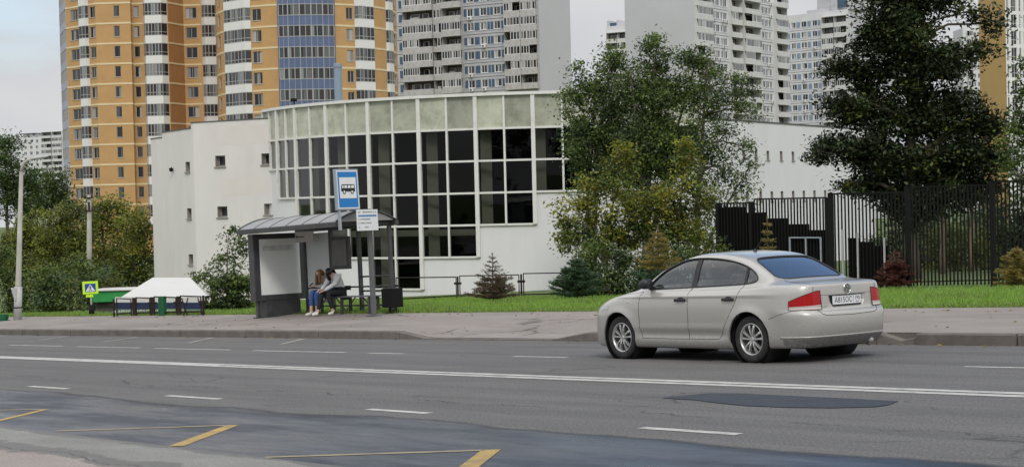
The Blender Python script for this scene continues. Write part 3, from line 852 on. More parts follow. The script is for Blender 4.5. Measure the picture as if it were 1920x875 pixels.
# ------------------------------------------------------------------ ochre brick apartment tower
def brick_tower():
    base = at(300, 395, 255); gz = ground_z(base.x, base.y)
    t = thing('apartment_tower', 'tall ochre brick apartment tower with cream bands, white bays and a round blue glazed corner', 'apartment block', (base.x, base.y, gz))
    zb0 = at(200, 195.4, 247).z
    pitch = 3.0
    lo, hi = -7, 8         # floors around the reference band
    z_bot, z_top = gz - 1, zb0 + hi * pitch
    wall, blue = MB(), MB()
    pl = {116: 262, 127.5: 252.5, 184: 247.3, 249: 247, 250.5: 248.5, 319: 248.0, 348: 252, 380: 251.8, 412: 252.5}
    def pt(px): return xy(at(px, 190, pl[px]))
    seq = [116, 127.5, 184, 249, 250.5, 319, 348, 380, 412]
    faces = {(a, b): Face(pt(a), pt(b)) for a, b in zip(seq[:-1], seq[1:])}
    holes = {k: [] for k in faces}
    def win(F, holes, u0, u1, z, h=1.62, bars=(0.5,), nm='window', **kw):
        holes.append((u0, u1, z, z + h)); put(nm, window_mesh(u1 - u0, h, bars, **kw), t, F, u0, z)
    for k in range(lo, hi):
        z = zb0 + k * pitch
        vis = -6 <= k < 7
        if not vis: continue
        F = faces[(127.5, 184)]; H = holes[(127.5, 184)]
        L_ = F.len
        win(F, H, L_ * 0.16, L_ * 0.46, z + 1.0)
        win(F, H, L_ * 0.80, L_ * 0.985, z + 1.0)
        put('balcony', bay_mesh(L_ * 0.24, 0.55, 1.0, 2.9, 'bay_white', 2, splay=0.12, mid=0.3), t, F, L_ * 0.52, z)
        F = faces[(184, 249)]; H = holes[(184, 249)]
        a, b = F.u_at(217), F.u_at(228.5)
        win(F, H, a, b, z + 1.0, bars=())
        F = faces[(250.5, 319)]; H = holes[(250.5, 319)]
        a, b = F.u_at(254.5), F.u_at(265.5)
        win(F, H, a, b, z + 1.0, bars=())
        a, b = F.u_at(273), F.u_at(319)
        put('balcony', bay_mesh(b - a - 0.1, 1.1, 1.05, 2.92, 'bay_white', 5, splay=0.6, mid=0.28), t, F, a, z)
        F = faces[(348, 380)]; H = holes[(348, 380)]
        a, b = F.u_at(352), F.u_at(373)
        win(F, H, a, b, z + 1.0)
        F = faces[(380, 412)]
        a = F.u_at(382)
        put('balcony', bay_mesh(F.len - a - 0.05, 0.9, 1.05, 2.92, 'bay_white', 3, splay=0.35, mid=0.3), t, F, a, z)
    for key, F in faces.items():
        if key == (116, 127.5):
            for k in range(lo, hi):
                z = zb0 + k * pitch
                blue.face([F.p(0, z), F.p(F.len, z), F.p(F.len, z + 1.2), F.p(0, z + 1.2)], 0)
                blue.face([F.p(0, z + 1.2, -0.05), F.p(F.len, z + 1.2, -0.05), F.p(F.len, z + 3, -0.05), F.p(0, z + 3, -0.05)], 1)
                for i in range(6):
                    u = F.len * i / 5
                    blue.box(-0.06, 0.06, -0.02, 0.04, 0, 3, 2, Matrix.Translation(F.p(u, z)) @ Matrix.Rotation(F.ang, 4, 'Z'))
            wall_grid(wall, F, z_bot, zb0 + lo * pitch, [])
            continue
        wall_grid(wall, F, z_bot, z_top, holes[key], 2 if key == (319, 348) else 0)
        for k in range(lo, hi):
            z = zb0 + k * pitch
            if key in ((127.5, 184),):
                segs = [(0, F.len * 0.52), (F.len * 0.76, F.len)]
            elif key == (250.5, 319): segs = [(0, F.u_at(272.5))]
            elif key == (380, 412): segs = []
            else: segs = [(0, F.len)]
            for a, b in segs:
                wall.box(a, b, -0.05, -0.004, -0.13, 0.13, 1, Matrix.Translation(F.p(0, z)) @ Matrix.Rotation(F.ang, 4, 'Z'))
    # round tower on the right
    c = at(578, 190, 247.5)
    # axis of the cylinder through the middle of its outline
    cx, cy, Rr = c.x, c.y, 13.2
    def cyl(px):
        r = ray(px, 190)
        # nearest hit of the sight line with the cylinder
        A = r.x * r.x + 1; B = -2 * (cx * r.x + cy); C_ = cx * cx + cy * cy - Rr * Rr
        disc = max(0.0, B * B - 4 * A * C_)
        D = (-B - math.sqrt(disc)) / (2 * A)
        return (r.x * D, D)
    edges = [409, 413, 418, 425, 436, 450, 463, 475, 486, 498, 511, 524, 545, 566, 587, 608, 628, 640, 655, 668, 686, 704, 715, 727, 738, 744, 747.5]
    zc0 = at(600, 47.3, 234.5).z
    zb = zc0
    def chord(a, b): return Face(cyl(a), cyl(b))
    wins = {(475, 486): 'half', (655, 668): 'w'}
    rh = {}
    for k in range(-5, 5):
        z = zb + k * pitch
        F = chord(425, 475)
        a = F.u_at(428); b = F.u_at(441)
        put('balcony', bay_mesh(F.len, 0.9, 1.05, 2.92, 'bay_white', 6, splay=0.7, mid=0.28), t, F, 0, z, -0.2)
        F = chord(475, 498); rh.setdefault((475, 498), []).append((0.12, F.len * 0.8, z + 0.95, z + 2.6))
        put('window', window_mesh(F.len * 0.8 - 0.12, 1.65, (0.5,)), t, F, 0.12, z + 0.95)
        F = chord(640, 668); u0, u1 = F.u_at(653), F.u_at(665.5); rh.setdefault((640, 668), []).append((u0, u1, z + 0.95, z + 2.6))
        put('window', window_mesh(u1 - u0, 1.65, (0.5,)), t, F, u0, z + 0.95)
        F = chord(668, 704)
        put('balcony', bay_mesh(F.len, 0.7, 1.05, 2.92, 'bay_white', 4, splay=0.4, mid=0.28), t, F, 0, z, -0.1)
        F = chord(727, 736)
        put('balcony', bay_mesh(F.len, 0.45, 1.05, 2.92, 'bay_white', 2, splay=0.1, mid=0.28), t, F, 0, z, 0.0)
        F = chord(738, 747.4); u0, u1 = F.len * 0.15, F.len * 0.7; rh.setdefault((738, 747.4), []).append((u0, u1, z + 0.95, z + 2.6))
        put('window', window_mesh(u1 - u0, 1.65, ()), t, F, u0, z + 0.95)
        F = chord(411, 418); u0, u1 = F.len * 0.3, F.len * 0.75; rh.setdefault((411, 418), []).append((u0, u1, z + 0.95, z + 2.6))
        put('window', window_mesh(u1 - u0, 1.65, ()), t, F, u0, z + 0.95)
        # blue glazed bay
        be = [528, 545, 566, 587, 608, 628]
        bb = MB()
        for i, (a, b) in enumerate(zip(be[:-1], be[1:])):
            F = chord(a, b)
            T = Matrix.Translation(F.p(0, z, 0.5)) @ Matrix.Rotation(F.ang, 4, 'Z')
            bb.face([F.p(0, z + 0.0, 0.5), F.p(F.len, z + 0.0, 0.5), F.p(F.len, z + 1.4, 0.5), F.p(0, z + 1.4, 0.5)], 0)
            bb.face([F.p(0, z + 1.4, 0.45), F.p(F.len, z + 1.4, 0.45), F.p(F.len, z + 3.0, 0.45), F.p(0, z + 3.0, 0.45)], 2)
            for q in range(3):
                u = F.len * q / 2
                bb.box(u - 0.05, u + 0.05, -0.03, 0.045, 1.4, 3.0, 1, T)
                bb.box(u - 0.02, u + 0.02, -0.012, 0.02, 0.0, 1.4, 1, T)
            bb.box(0, F.len, -0.034, 0.04, 1.37, 1.47, 1, T); bb.box(0, F.len, -0.034, 0.04, 2.90, 2.998, 1, T)
        o = rel(bb, t).build('glazed_bay', [M['bay_blue'], M['bay_frame'], M['bay_glass']], t)
    F0, F1 = chord(524, 528), chord(628, 631)
    zl, zh = zb - 18, zb + 5 * pitch
    for a, b in ((524, 528), (628, 632)):
        pa, pb = cyl(a), cyl(b)
        be_ = MB(); be_.face([Vector((*pa, zl)), Vector((*pb, zl)), Vector((*pb, zh)), Vector((*pa, zh))], 0); rel(be_, t).build('bay_edge', M['bay_blue'], t, fix=False)
    rw = [(409, 411), (411, 418), (418, 425), (425, 475), (475, 498), (498, 511), (511, 524), (632, 640), (640, 668), (668, 704), (704, 715), (715, 727), (727, 736), (736, 738), (738, 747.4)]
    for a, b in rw:
        F = chord(a, b)
        wall_grid(wall, F, z_bot, zh, rh.get((a, b), []))
        if (a, b) not in ((425, 475), (668, 704), (727, 736)):
            for k in range(-6, 5):
                z = zb + k * pitch
                wall.box(0, F.len, -0.05, -0.004, -0.13, 0.13, 1, Matrix.Translation(F.p(0, z)) @ Matrix.Rotation(F.ang, 4, 'Z'))
    F = chord(528, 628); wall_grid(wall, F, z_bot, zh, [], 0, -0.6)
    # hidden back of the round tower and of the wing, roof caps
    back = [(cx + Rr * math.cos(q), cy + Rr * math.sin(q)) for q in lin(R(-8), R(188), 14)]
    for a, b in zip(back[:-1], back[1:]):
        wall.face([Vector((*a, z_bot)), Vector((*b, z_bot)), Vector((*b, zh)), Vector((*a, zh))])
    pa, pb = pt(116), pt(412)
    bk = [pb, (pb[0], pb[1] + 16), (pa[0], pa[1] + 12), pa]
    for a, b in zip(bk[:-1], bk[1:]):
        wall.face([Vector((*a, z_bot)), Vector((*b, z_bot)), Vector((*b, z_top)), Vector((*a, z_top))])
    wall.face([Vector((*pt(q), z_top)) for q in seq] + [Vector((*bk[1], z_top)), Vector((*bk[2], z_top))])
    rel(wall, t).build('wall', [M['brick'], M['cream'], M['brick_dark']], t, fix=False)
    rel(blue, t).build('corner_glazing', [M['bay_blue'], M['bay_glass'], M['bay_frame']], t, fix=False)
brick_tower()

# ------------------------------------------------------------------ panel-built slab blocks
def ac_mesh():
    if 'ac' in _cache: return _cache['ac']
    b = MB()
    b.box(0, 0.85, -0.42, -0.1, 0, 0.6, 0)
    T = Matrix.Translation((0.36, -0.421, 0.3)) @ Matrix.Rotation(R(90), 4, 'X')
    b.lathe([(0.24, 0), (0.24, 0.012), (0.03, 0.015)], 12, 1, T)
    b.box(0.1, 0.14, -0.4, 0, -0.05, -0.005, 0); b.box(0.7, 0.74, -0.4, 0, -0.05, -0.005, 0)
    _cache['ac'] = b.mesh('air_conditioner', [M['bay_white'], M['loggia']])
    return _cache['ac']
def panel_block(label, F, zref, pitch, floors, cols, ztop, ends, seams=True, seed=1, cat='apartment block', depth=13, frame='white_frame', light=False):
    """cols: ('win', [(u0,u1)...], [(blue u0,u1)...]) or ('bal', u0, u1, proj, zpar)"""
    r_ = random.Random(seed)
    mid = F.p(F.len / 2, 0)
    gz = ground_z(mid.x, mid.y)
    t = thing('panel_apartment_block', label, cat, (mid.x, mid.y, gz))
    wall = MB()
    holes = []
    RT = lambda u, z: Matrix.Translation(F.p(u, z)) @ Matrix.Rotation(F.ang, 4, 'Z')
    for k in floors:
        z = zref + k * pitch
        for c in cols:
            if c[0] == 'win':
                for a, b in c[1]:
                    holes.append((a, b, z + 0.75, z + 2.25))
                    put('window', window_mesh(b - a, 1.5, (0.45,) if b - a < 1.7 else (0.33, 0.67), frame=frame, fw=0.09), t, F, a, z + 0.75)
                    if r_.random() < 0.16: put('air_conditioner', ac_mesh(), t, F, a + 0.3, z + 0.05)
                for q in c[2]:
                    wall.box(q[0], q[1], -0.03, -0.003, 0.75, 2.25, 2 + q[2], RT(0, z))
                if seams:
                    a, b = c[3]
                    wall.box(a, b, -0.035, -0.004, -0.07, 0.05, 4, RT(0, z))
                    wall.box(a, b, -0.03, -0.004, 0.50, 0.55, 3, RT(0, z))
            else:
                _, a, b, proj, zpar = c
                kind = r_.choice((0, 0, 1, 1, 2, 2))
                holes.append((a, b, z - 0.0, z + pitch))
                put('balcony', loggia_mesh(b - a, proj, zpar, pitch, kind, r_.randrange(1000), 'parapet_light' if light else 'parapet'), t, F, a, z)
    z_bot = gz - 1
    wall_grid(wall, F, z_bot, ztop, holes)
    pa, pb = F.p(0, 0), F.p(F.len, 0)
    bk0, bk1 = pa - F.n * depth, pb - F.n * depth
    for a, b, m in ((pb, bk1, 1), (bk1, bk0, 0), (bk0, pa, 1)):
        wall.face([Vector((a.x, a.y, z_bot)), Vector((b.x, b.y, z_bot)), Vector((b.x, b.y, ztop)), Vector((a.x, a.y, ztop))], m)
    wall.face([Vector((q.x, q.y, ztop)) for q in (pa, pb, bk1, bk0)], 0)
    rel(wall, t).build('wall', [M['panel_light' if light else 'panel'], M['end_wall'], M['panel_blue'], M['tile_grey'] if light == 1 else M['panel_blue2'], M['seam']], t, fix=False)
    return t, z_bot

# grey and blue block behind the drum
F = Face(xy(at(735, 90, 334.5)), xy(at(1012, 90, 318.5)))
U = lambda px: F.u_at(px, 90)
zr = at(946.5, 33.5, 322.3).z
px8 = lambda q: 740 + q / 4.606
cols = [('win', [(U(747), U(748.5))], [(U(px8(42)), U(px8(74)), 0)], (U(742), U(px8(84)))),
        ('bal', U(px8(88)), U(px8(345)), 0.9, 1.05), ('bal', U(px8(347)), U(px8(432)), 0.5, 0.95), ('bal', U(px8(434)), U(px8(598)), 1.3, 1.1),
        ('win', [(U(px8(632)), U(px8(686))), (U(px8(745)), U(px8(798))), (U(px8(862)), U(px8(918)))],
         [(U(px8(603)), U(px8(628)), 0), (U(px8(696)), U(px8(736)), 0), (U(px8(806)), U(px8(827)), 0), (U(px8(833)), U(px8(856)), 0), (U(px8(925)), U(px8(952)), 0)], (U(px8(602)), U(px8(962)))),
        ('bal', U(px8(968)), U(px8(1105)), 1.1, 1.05), ('bal', U(px8(1107)), U(px8(1240)), 0.9, 1.05)]
cols[0] = ('win', [], [(U(px8(42)), U(px8(74)), 0)], (U(742), U(px8(84))))
panel_block('weathered grey panel block with blue tiled strips between its windows, beside the brick tower', F, zr, 2.8, range(-5, 4), cols, zr + 4 * 2.8 + 1, None, seed=4, depth=13.5)

# pale block whose blank end wall faces left, in the middle of the skyline
F = Face(xy(at(1303, 120, 350)), xy(at(1474, 120, 386)))
U = lambda px: F.u_at(px, 120)
zr = at(1319, 37, 353).z
cols = [('bal', U(1304), U(1333), 0.9, 1.0),
        ('win', [(U(1336), U(1343)), (U(1345.5), U(1351)), (U(1353), U(1357)), (U(1359.5), U(1365))], [(U(1343.4), U(1345.2), 1), (U(1357.2), U(1359.2), 1)], (U(1334), U(1367))),
        ('bal', U(1369), U(1388), 0.9, 1.0), ('bal', U(1389), U(1419), 1.5, 1.0),
        ('win', [(U(1423), U(1428)), (U(1429.5), U(1435)), (U(1438), U(1442)), (U(1443), U(1447.5))], [(U(1435.3), U(1437.7), 1)], (U(1421), U(1450))),
        ('bal', U(1452.5), U(1473.5), 1.0, 1.0)]
panel_block('pale panel block with a blank end wall and staggered balconies behind the bushy trees', F, zr, 2.8, range(-10, 3), cols, at(1462, 8, 384).z, None, seed=9, depth=17, light=1)

# lighter block to its right with bluish window strips
F = Face(xy(at(1474, 120, 452)), xy(at(1592, 120, 438)))
U = lambda px: F.u_at(px, 120)
zr = at(1490, 58.5, 450).z
p8 = lambda q: 1450 + q / 3.644
cols = [('win', [(U(p8(126)), U(p8(157))), (U(p8(195)), U(p8(231))), (U(p8(271)), U(p8(304)))], [(U(p8(100)), U(p8(118)), 1), (U(p8(163)), U(p8(188)), 1), (U(p8(238)), U(p8(262)), 1), (U(p8(308)), U(p8(326)), 1)], (U(p8(92)), U(p8(334)))),
        ('bal', U(p8(345)), U(p8(425)), 1.0, 1.0), ('bal', U(p8(430)), U(p8(508)), 0.8, 1.0)]
t, zb_ = panel_block('light panel block with bluish window strips and a plant room on its flat roof', F, zr, 2.8, range(-11, 1), cols, zr + 2.8 + 1.5, None, seed=13, depth=24, light=2)
rf = MB()
zt = zr + 2.8 + 1.5
TT = lambda u: Matrix.Translation(F.p(u, zt)) @ Matrix.Rotation(F.ang, 4, 'Z')
rf.box(U(p8(178)), U(p8(330)), 4, 9, 0, 1.3, 0, TT(0)); rf.box(U(p8(235)), U(p8(318)), 5, 8.5, 1.3, 5.0, 0, TT(0)); rf.box(U(p8(330)), U(p8(390)), 5, 8, 0, 1.5, 0, TT(0))
rf.box(U(p8(430)), U(p8(443)), 0.1, 9, 0, 4.5, 1, TT(0)); rf.box(U(p8(445)), U(p8(512)), 0.15, 0.4, 0.6, 4.0, 2, TT(0)); rf.box(U(p8(514)), U(p8(530)), 0.0, 12, 0, 4.5, 1, TT(0))
rf.tube([F.p(U(p8(362)), zt, -6), F.p(U(p8(362)), zt + 9, -6)], 0.08, 5)
rel(rf, t).build('roof_plant', [M['panel'], M['end_wall'], M['panel_blue']], t)

# low slice of another block at the left of the blank end wall
F = Face(xy(at(1138, 120, 455)), xy(at(1225, 120, 448)))
U = lambda px: F.u_at(px, 120)
zr = at(1160, 80, 453).z
cols = [('bal', U(1140), U(1160), 0.9, 1.0), ('bal', U(1161), U(1180), 0.9, 1.0), ('win', [(U(1186), U(1192)), (U(1197), U(1204))], [(U(1192.5), U(1196.5), 1)], (U(1181), U(1208)))]
t, _ = panel_block('distant panel block with glazed balconies peeping out left of the blank end wall', F, zr, 2.8, range(-7, 1), cols, zr + 2.8 + 1.8, None, seed=21, depth=14, light=2)
rf = MB(); zt = zr + 2.8 + 1.8
TT0 = Matrix.Translation(F.p(0, zt)) @ Matrix.Rotation(F.ang, 4, 'Z')
rf.box(0.2, 1.0, 0.2, 5, 0, 1.6, 1, TT0); rf.box(1.2, U(1156), 0.2, 0.5, -1.4, 0.9, 2, TT0); rf.box(U(1157), U(1160), 0.2, 5, 0, 1.6, 1, TT0)
rel(rf, t).build('roof_plant', [M['panel'], M['end_wall'], M['panel_blue']], t)

# far low blocks
F = Face(xy(at(22, 280, 800)), xy(at(135, 280, 780)))
U = lambda px: F.u_at(px, 280)
zr = at(90, 303, 790).z
cols = [('win', [(U(30), U(36)), (U(45), U(50)), (U(56), U(61)), (U(67), U(72))], [], (U(24), U(78))), ('bal', U(80), U(98), 0.9, 1.0), ('bal', U(100), U(117), 0.9, 1.0)]
t, _ = panel_block('small white apartment block far away behind the lamp post', F, zr, 2.8, range(-5, 5), cols, at(70, 256, 790).z, None, seams=False, seed=31, depth=14, light=1)
rf = MB(); zt = at(70, 256, 790).z
TT0 = Matrix.Translation(F.p(0, zt)) @ Matrix.Rotation(F.ang, 4, 'Z')
rf.box(U(38), U(62), 2, 8, 0, 1.2, 0, TT0); rf.box(U(30), U(64), 1, 9, 1.6, 1.9, 1, TT0)
rf.box(U(100), U(116), 2, 8, 0, 1.2, 0, TT0); rf.box(U(97), U(118), 1, 9, 1.6, 1.9, 1, TT0)
for u in (40, 60, 103, 113): rf.box(U(u), U(u) + 0.3, 3, 3.3, 1.2, 1.6, 1, TT0)
rel(rf, t).build('roof_plant', [M['panel'], M['roof']], t)
F = Face(xy(at(1806, 120, 560)), xy(at(1845, 120, 560)))
U = lambda px: F.u_at(px, 120)
zr = at(1825, 120, 560).z
cols = [('bal', U(1814), U(1824), 0.9, 1.0), ('win', [(U(1826), U(1830)), (U(1833), U(1837))], [], (U(1825), U(1840)))]
panel_block('sliver of a white block seen between the dark tree and the orange-sided tower', F, zr, 2.8, range(-9, 4), cols, zr + 4 * 2.8 + 1, None, seams=False, seed=41, depth=12, light=1)

# orange-sided tower at the right edge
def orange_tower():
    F1 = Face(xy(at(1838, 200, 318)), xy(at(1888, 200, 300))); F2 = Face(xy(at(1888, 200, 300)), xy(at(1990, 200, 306)))
    mid = F2.p(0, 0); gz = ground_z(mid.x, mid.y)
    t = thing('orange_tower', 'tower with a plain orange side wall and tall white framed windows behind the right tree', 'apartment block', (mid.x, mid.y, gz))
    zr = at(1905, 54, 301).z
    wall, side = MB(), MB(); holes = []
    U = lambda px: F2.u_at(px, 200)
    for k in range(-9, 3):
        z = zr + k * 3.0
        for a, b in ((1890.5, 1894), (1898.5, 1909), (1913.5, 1917), (1922, 1932), (1940, 1950)):
            holes.append((U(a), U(b), z + 0.1, z + 2.55))
            put('window', window_mesh(U(b) - U(a), 2.45, (0.5,) if b - a > 5 else (), frame='white_frame', transom=0.35, sill=False), t, F2, U(a), z + 0.1)
    zt = zr + 3 * 3.0 + 1
    wall_grid(wall, F2, gz - 1, zt, holes)
    pa, pb = F2.p(0, 0), F2.p(F2.len, 0); b1 = pb + Vector((0, 22, 0)); b0 = F1.p(0, 0)
    for a, b in ((pb, b1), (b1, b0)):
        wall.face([Vector((a.x, a.y, gz - 1)), Vector((b.x, b.y, gz - 1)), Vector((b.x, b.y, zt)), Vector((a.x, a.y, zt))])
    wall.face([Vector((q.x, q.y, zt)) for q in (b0, pa, pb, b1)])
    wall_grid(side, F1, gz - 1, zt, [])
    rel(wall, t).build('wall', M['bay_white'], t, fix=False)
    rel(side, t).build('orange_side', mat('orange_render', (0.52, 0.33, 0.12), 0.85, var=0.06, scale=0.3), t, fix=False)
orange_tower()

# ------------------------------------------------------------------ white hall with its glazed drum
DR_C, DR_R = Vector((2.0, 85.0)), 15.0
def drum_xy(ang, r=DR_R): return (DR_C.x + r * math.sin(ang), DR_C.y - r * math.cos(ang))
def drum_ang(px, py=205):
    r = ray(px, py); A = r.x ** 2 + 1; B = -2 * (DR_C.x * r.x + DR_C.y); C_ = DR_C.length_squared - DR_R ** 2
    D = (-B - math.sqrt(max(0, B * B - 4 * A * C_))) / (2 * A)
    return math.atan2(r.x * D - DR_C.x, DR_C.y - D)
def hall():
    root_xy = drum_xy(0)
    t = thing('white_hall', 'white rendered hall with a curved glazed drum and stepped rows of panes', 'hall', (root_xy[0], root_xy[1], ground_z(*root_xy)))
    zt = at(1000, 172, 70).z
    ROWH = 1.36
    zrow = [zt - 0.10 - 1.40] + [zt - 0.10 - 1.40 - ROWH * i for i in range(1, 7)]     # bottoms of the rows
    th0 = drum_ang(998.7)
    step = R(9.43)
    gz = t.location.z
    def th(i): return th0 + i * step          # thick mullions at integer i
    m_px = [998.7, 891.4, 785, 690.8, 612, 554.4, 520]
    angs = {0: th0}
    for k, q in enumerate(m_px): angs[-k] = drum_ang(q)
    angs[-7] = angs[-6] - step * 0.75
    for k in range(1, 5): angs[k] = th0 + k * step
    rows = {-7: 2, -6: 3, -5: 4, -4: 5, -3: 6, -2: 5, -1: 4, 0: 3, 1: 3, 2: 2}
    wall, mul, gl, spn, dark, colm = MB(), MB(), MB(), MB(), MB(), MB()
    def arc(a, b, r, z0, z1, mb, m=0, k=4):
        for j in range(k):
            p, q = a + (b - a) * j / k, a + (b - a) * (j + 1) / k
            P0, P1 = drum_xy(p, r), drum_xy(q, r)
            mb.face([(*P0, z0), (*P1, z0), (*P1, z1), (*P0, z1)], m)
    def post(a, z0, z1, w, d):
        x, y = drum_xy(a)
        T = Matrix.Translation((x, y, 0)) @ Matrix.Rotation(a, 4, 'Z')
        mul.box(-w / 2, w / 2, -d, 0.10, z0, z1, 0, T)
    def rail(a, b, z, h, d):
        k = 2
        for j in range(k):
            p, q = a + (b - a) * j / k, a + (b - a) * (j + 1) / k
            P0, P1 = Vector(drum_xy(p)), Vector(drum_xy(q))
            e = P1 - P0; an = math.atan2(e.y, e.x)
            T = Matrix.Translation((P0.x, P0.y, 0)) @ Matrix.Rotation(an, 4, 'Z')
            mul.box(-0.01, e.length + 0.01, -d, 0.08, z - h / 2, z + h / 2, 0, T)
    def zbot(i): return zrow[rows[i] - 1]
    for i in sorted(rows):
        a, b = angs[i], angs[i + 1]
        mid = (a + b) / 2
        zb = zbot(i)
        # panes, one flat pane per half column and row
        for r_ in range(rows[i]):
            z1 = zt - 0.1 if r_ == 0 else zrow[r_ - 1]
            z0 = zrow[r_]
            for p, q in ((a, mid), (mid, b)):
                jit = rnd.uniform(-0.014, 0.014)
                P0, P1 = Vector((*drum_xy(p), 0)), Vector((*drum_xy(q), 0))
                nrm = Vector((P1.y - P0.y, P0.x - P1.x, 0)).normalized()
                j2 = rnd.uniform(-0.014, 0.014)
                c = [P0 + Vector((0, 0, z0)) + nrm * jit, P1 + Vector((0, 0, z0)) - nrm * jit, P1 + Vector((0, 0, z1)) - nrm * (jit + j2), P0 + Vector((0, 0, z1)) + nrm * (jit - j2)]
                (spn if r_ == 0 else gl).face(c, 0)
            rail(a, b, z0, 0.085, 0.07)
        post(a, zb if i == -7 else min(zb, zbot(i - 1)) , zt - 0.05, 0.17, 0.11)
        post(mid, zb, zt - 0.05, 0.085, 0.085)
        arc(a, b, DR_R - 0.02, gz - 1.2, zb - 0.04, wall)
        # thin sill shadow-casting ledge under the lowest pane
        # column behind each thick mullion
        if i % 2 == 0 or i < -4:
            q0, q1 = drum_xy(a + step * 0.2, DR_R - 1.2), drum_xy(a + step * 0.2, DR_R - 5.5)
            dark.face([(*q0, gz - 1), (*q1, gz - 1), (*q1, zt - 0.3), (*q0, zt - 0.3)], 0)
        x, y = drum_xy(a + step * 0.10, DR_R - 0.75)
        colm.box(x - 0.24, x + 0.24, y - 0.24, y + 0.24, gz - 1, zt - 1.5)
        # step sides of the white wall
    ae = angs[max(rows) + 1]
    post(ae, zbot(2), zt - 0.05, 0.17, 0.11)
    # cornice ring
    a0, a1 = angs[-7], ae
    kk = 44
    for j in range(kk):
        p, q = a0 + (a1 - a0) * j / kk, a0 + (a1 - a0) * (j + 1) / kk
        P0, P1 = Vector(drum_xy(p, DR_R + 0.02)), Vector(drum_xy(q, DR_R + 0.02)); e = P1 - P0
        T = Matrix.Translation((P0.x, P0.y, 0)) @ Matrix.Rotation(math.atan2(e.y, e.x), 4, 'Z')
        mul.box(-0.006, e.length + 0.006, -0.13, 0.3, zt - 0.11, zt + 0.02, 0, T)
    # roof disc and hall lining
    ring = [drum_xy(a0 + (a1 - a0) * j / 40, DR_R + 0.02) for j in range(41)]
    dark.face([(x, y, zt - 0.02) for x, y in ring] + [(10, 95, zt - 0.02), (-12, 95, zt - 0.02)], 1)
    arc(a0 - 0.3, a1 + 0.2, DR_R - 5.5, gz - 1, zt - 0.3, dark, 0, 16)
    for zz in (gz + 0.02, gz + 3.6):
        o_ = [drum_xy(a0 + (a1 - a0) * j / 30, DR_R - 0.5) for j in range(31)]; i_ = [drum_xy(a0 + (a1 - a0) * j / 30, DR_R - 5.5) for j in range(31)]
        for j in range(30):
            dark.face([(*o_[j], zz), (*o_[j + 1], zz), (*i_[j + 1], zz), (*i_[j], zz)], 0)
    # pale floor edge seen through the lower panes
    arc(a0, a1, DR_R - 0.55, gz + 2.35, gz + 2.62, colm, 0, 30)
    rel(wall, t).build('drum_wall', M['wing_white'], t, smooth=False)
    rel(mul, t).build('mullion_grid', M['mullion'], t)
    rel(gl, t).build('drum_glazing', M['drum_glass'], t, fix=False)
    rel(spn, t).build('blind_panels', M['spandrel'], t, fix=False)
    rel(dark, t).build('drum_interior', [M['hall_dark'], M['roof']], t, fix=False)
    rel(colm, t).build('column', M['hall_col'], t)
    # block on the left: two faces with small square windows
    zA = at(440, 226, 79).z; zB = at(330, 246, 83).z; zC = at(293, 261, 86).z
    cA = xy(at(366, 390, 80.5)); cB = xy(at(540, 390, 77.6)); cL = xy(at(286, 390, 86.0))
    FR, FL = Face(cA, cB), Face(cL, cA)
    bl = MB(); holesR, holesL = [], []
    def small_win(F, hs, px, py, w, h):
        r = ray(px, py)
        u = F.u_at(px, py); q = F.p(u, 0); z = CAM_H + r.z * q.y
        hs.append((u - w / 2, u + w / 2, z - h / 2, z + h / 2))
        put('window', window_mesh(w, h, (), depth=0.28, fw=0.06, frame='hall_frame', glass='dark_metal'), t, F, u - w / 2, z - h / 2)
    M['hall_frame'] = mat('grey_brown_frame', (0.30, 0.27, 0.25), 0.7)
    for px, py in ((413, 302), (500, 298), (417, 397), (505, 392)): small_win(FR, holesR, px, py, 0.62, 0.52)
    for px, py in ((352, 313), (355, 400), (358, 486)): small_win(FL, holesL, px, py, 0.62, 0.5)
    wall_grid(bl, FR, gz - 1.2, zA, holesR)
    u1, u2 = FL.u_at(304, 260), FL.u_at(358, 240)
    for a, b, z in ((0, u1, zC), (u1, u2, zB), (u2, FL.len, zA)):
        hs = [h for h in holesL if a <= (h[0] + h[1]) / 2 < b]
        sub = Face((FL.p(a, 0).x, FL.p(a, 0).y), (FL.p(b, 0).x, FL.p(b, 0).y))
        wall_grid(bl, sub, gz - 1.2, z, [(h[0] - a, h[1] - a, h[2], h[3]) for h in hs])
    # parapet steps have depth
    for u, z0, z1 in ((u1, zC, zB), (u2, zB, zA)):
        a = FL.p(u, 0); b = a - FL.n * 9
        bl.face([Vector((a.x, a.y, z0)), Vector((b.x, b.y, z0)), Vector((b.x, b.y, z1)), Vector((a.x, a.y, z1))])
    a = FL.p(0, 0); b = a - FL.n * 9
    bl.face([Vector((a.x, a.y, gz - 1.2)), Vector((b.x, b.y, gz - 1.2)), Vector((b.x, b.y, zC)), Vector((a.x, a.y, zC))])
    for a, b, z in ((0, u1, zC), (u1, u2, zB), (u2, FL.len, zA)):
        q = [FL.p(a, z), FL.p(b, z), FL.p(b, z, -9), FL.p(a, z, -9)]; bl.face(q, 1)
    bl.face([FR.p(0, zA), FR.p(FR.len, zA), FR.p(FR.len, zA, -9), FR.p(0, zA, -9)], 1)
    # dark coping
    for F_, a, b, z in ((FL, 0, u1, zC), (FL, u1, u2, zB), (FL, u2, FL.len, zA), (FR, 0, FR.len, zA)):
        bl.box(a, b, -0.03, 0.16, 0.003, 0.05, 1, Matrix.Translation(F_.p(0, z)) @ Matrix.Rotation(F_.ang, 4, 'Z'))
    rel(bl, t).build('block_wall', [M['white_wall'], M['roof']], t, fix=False)
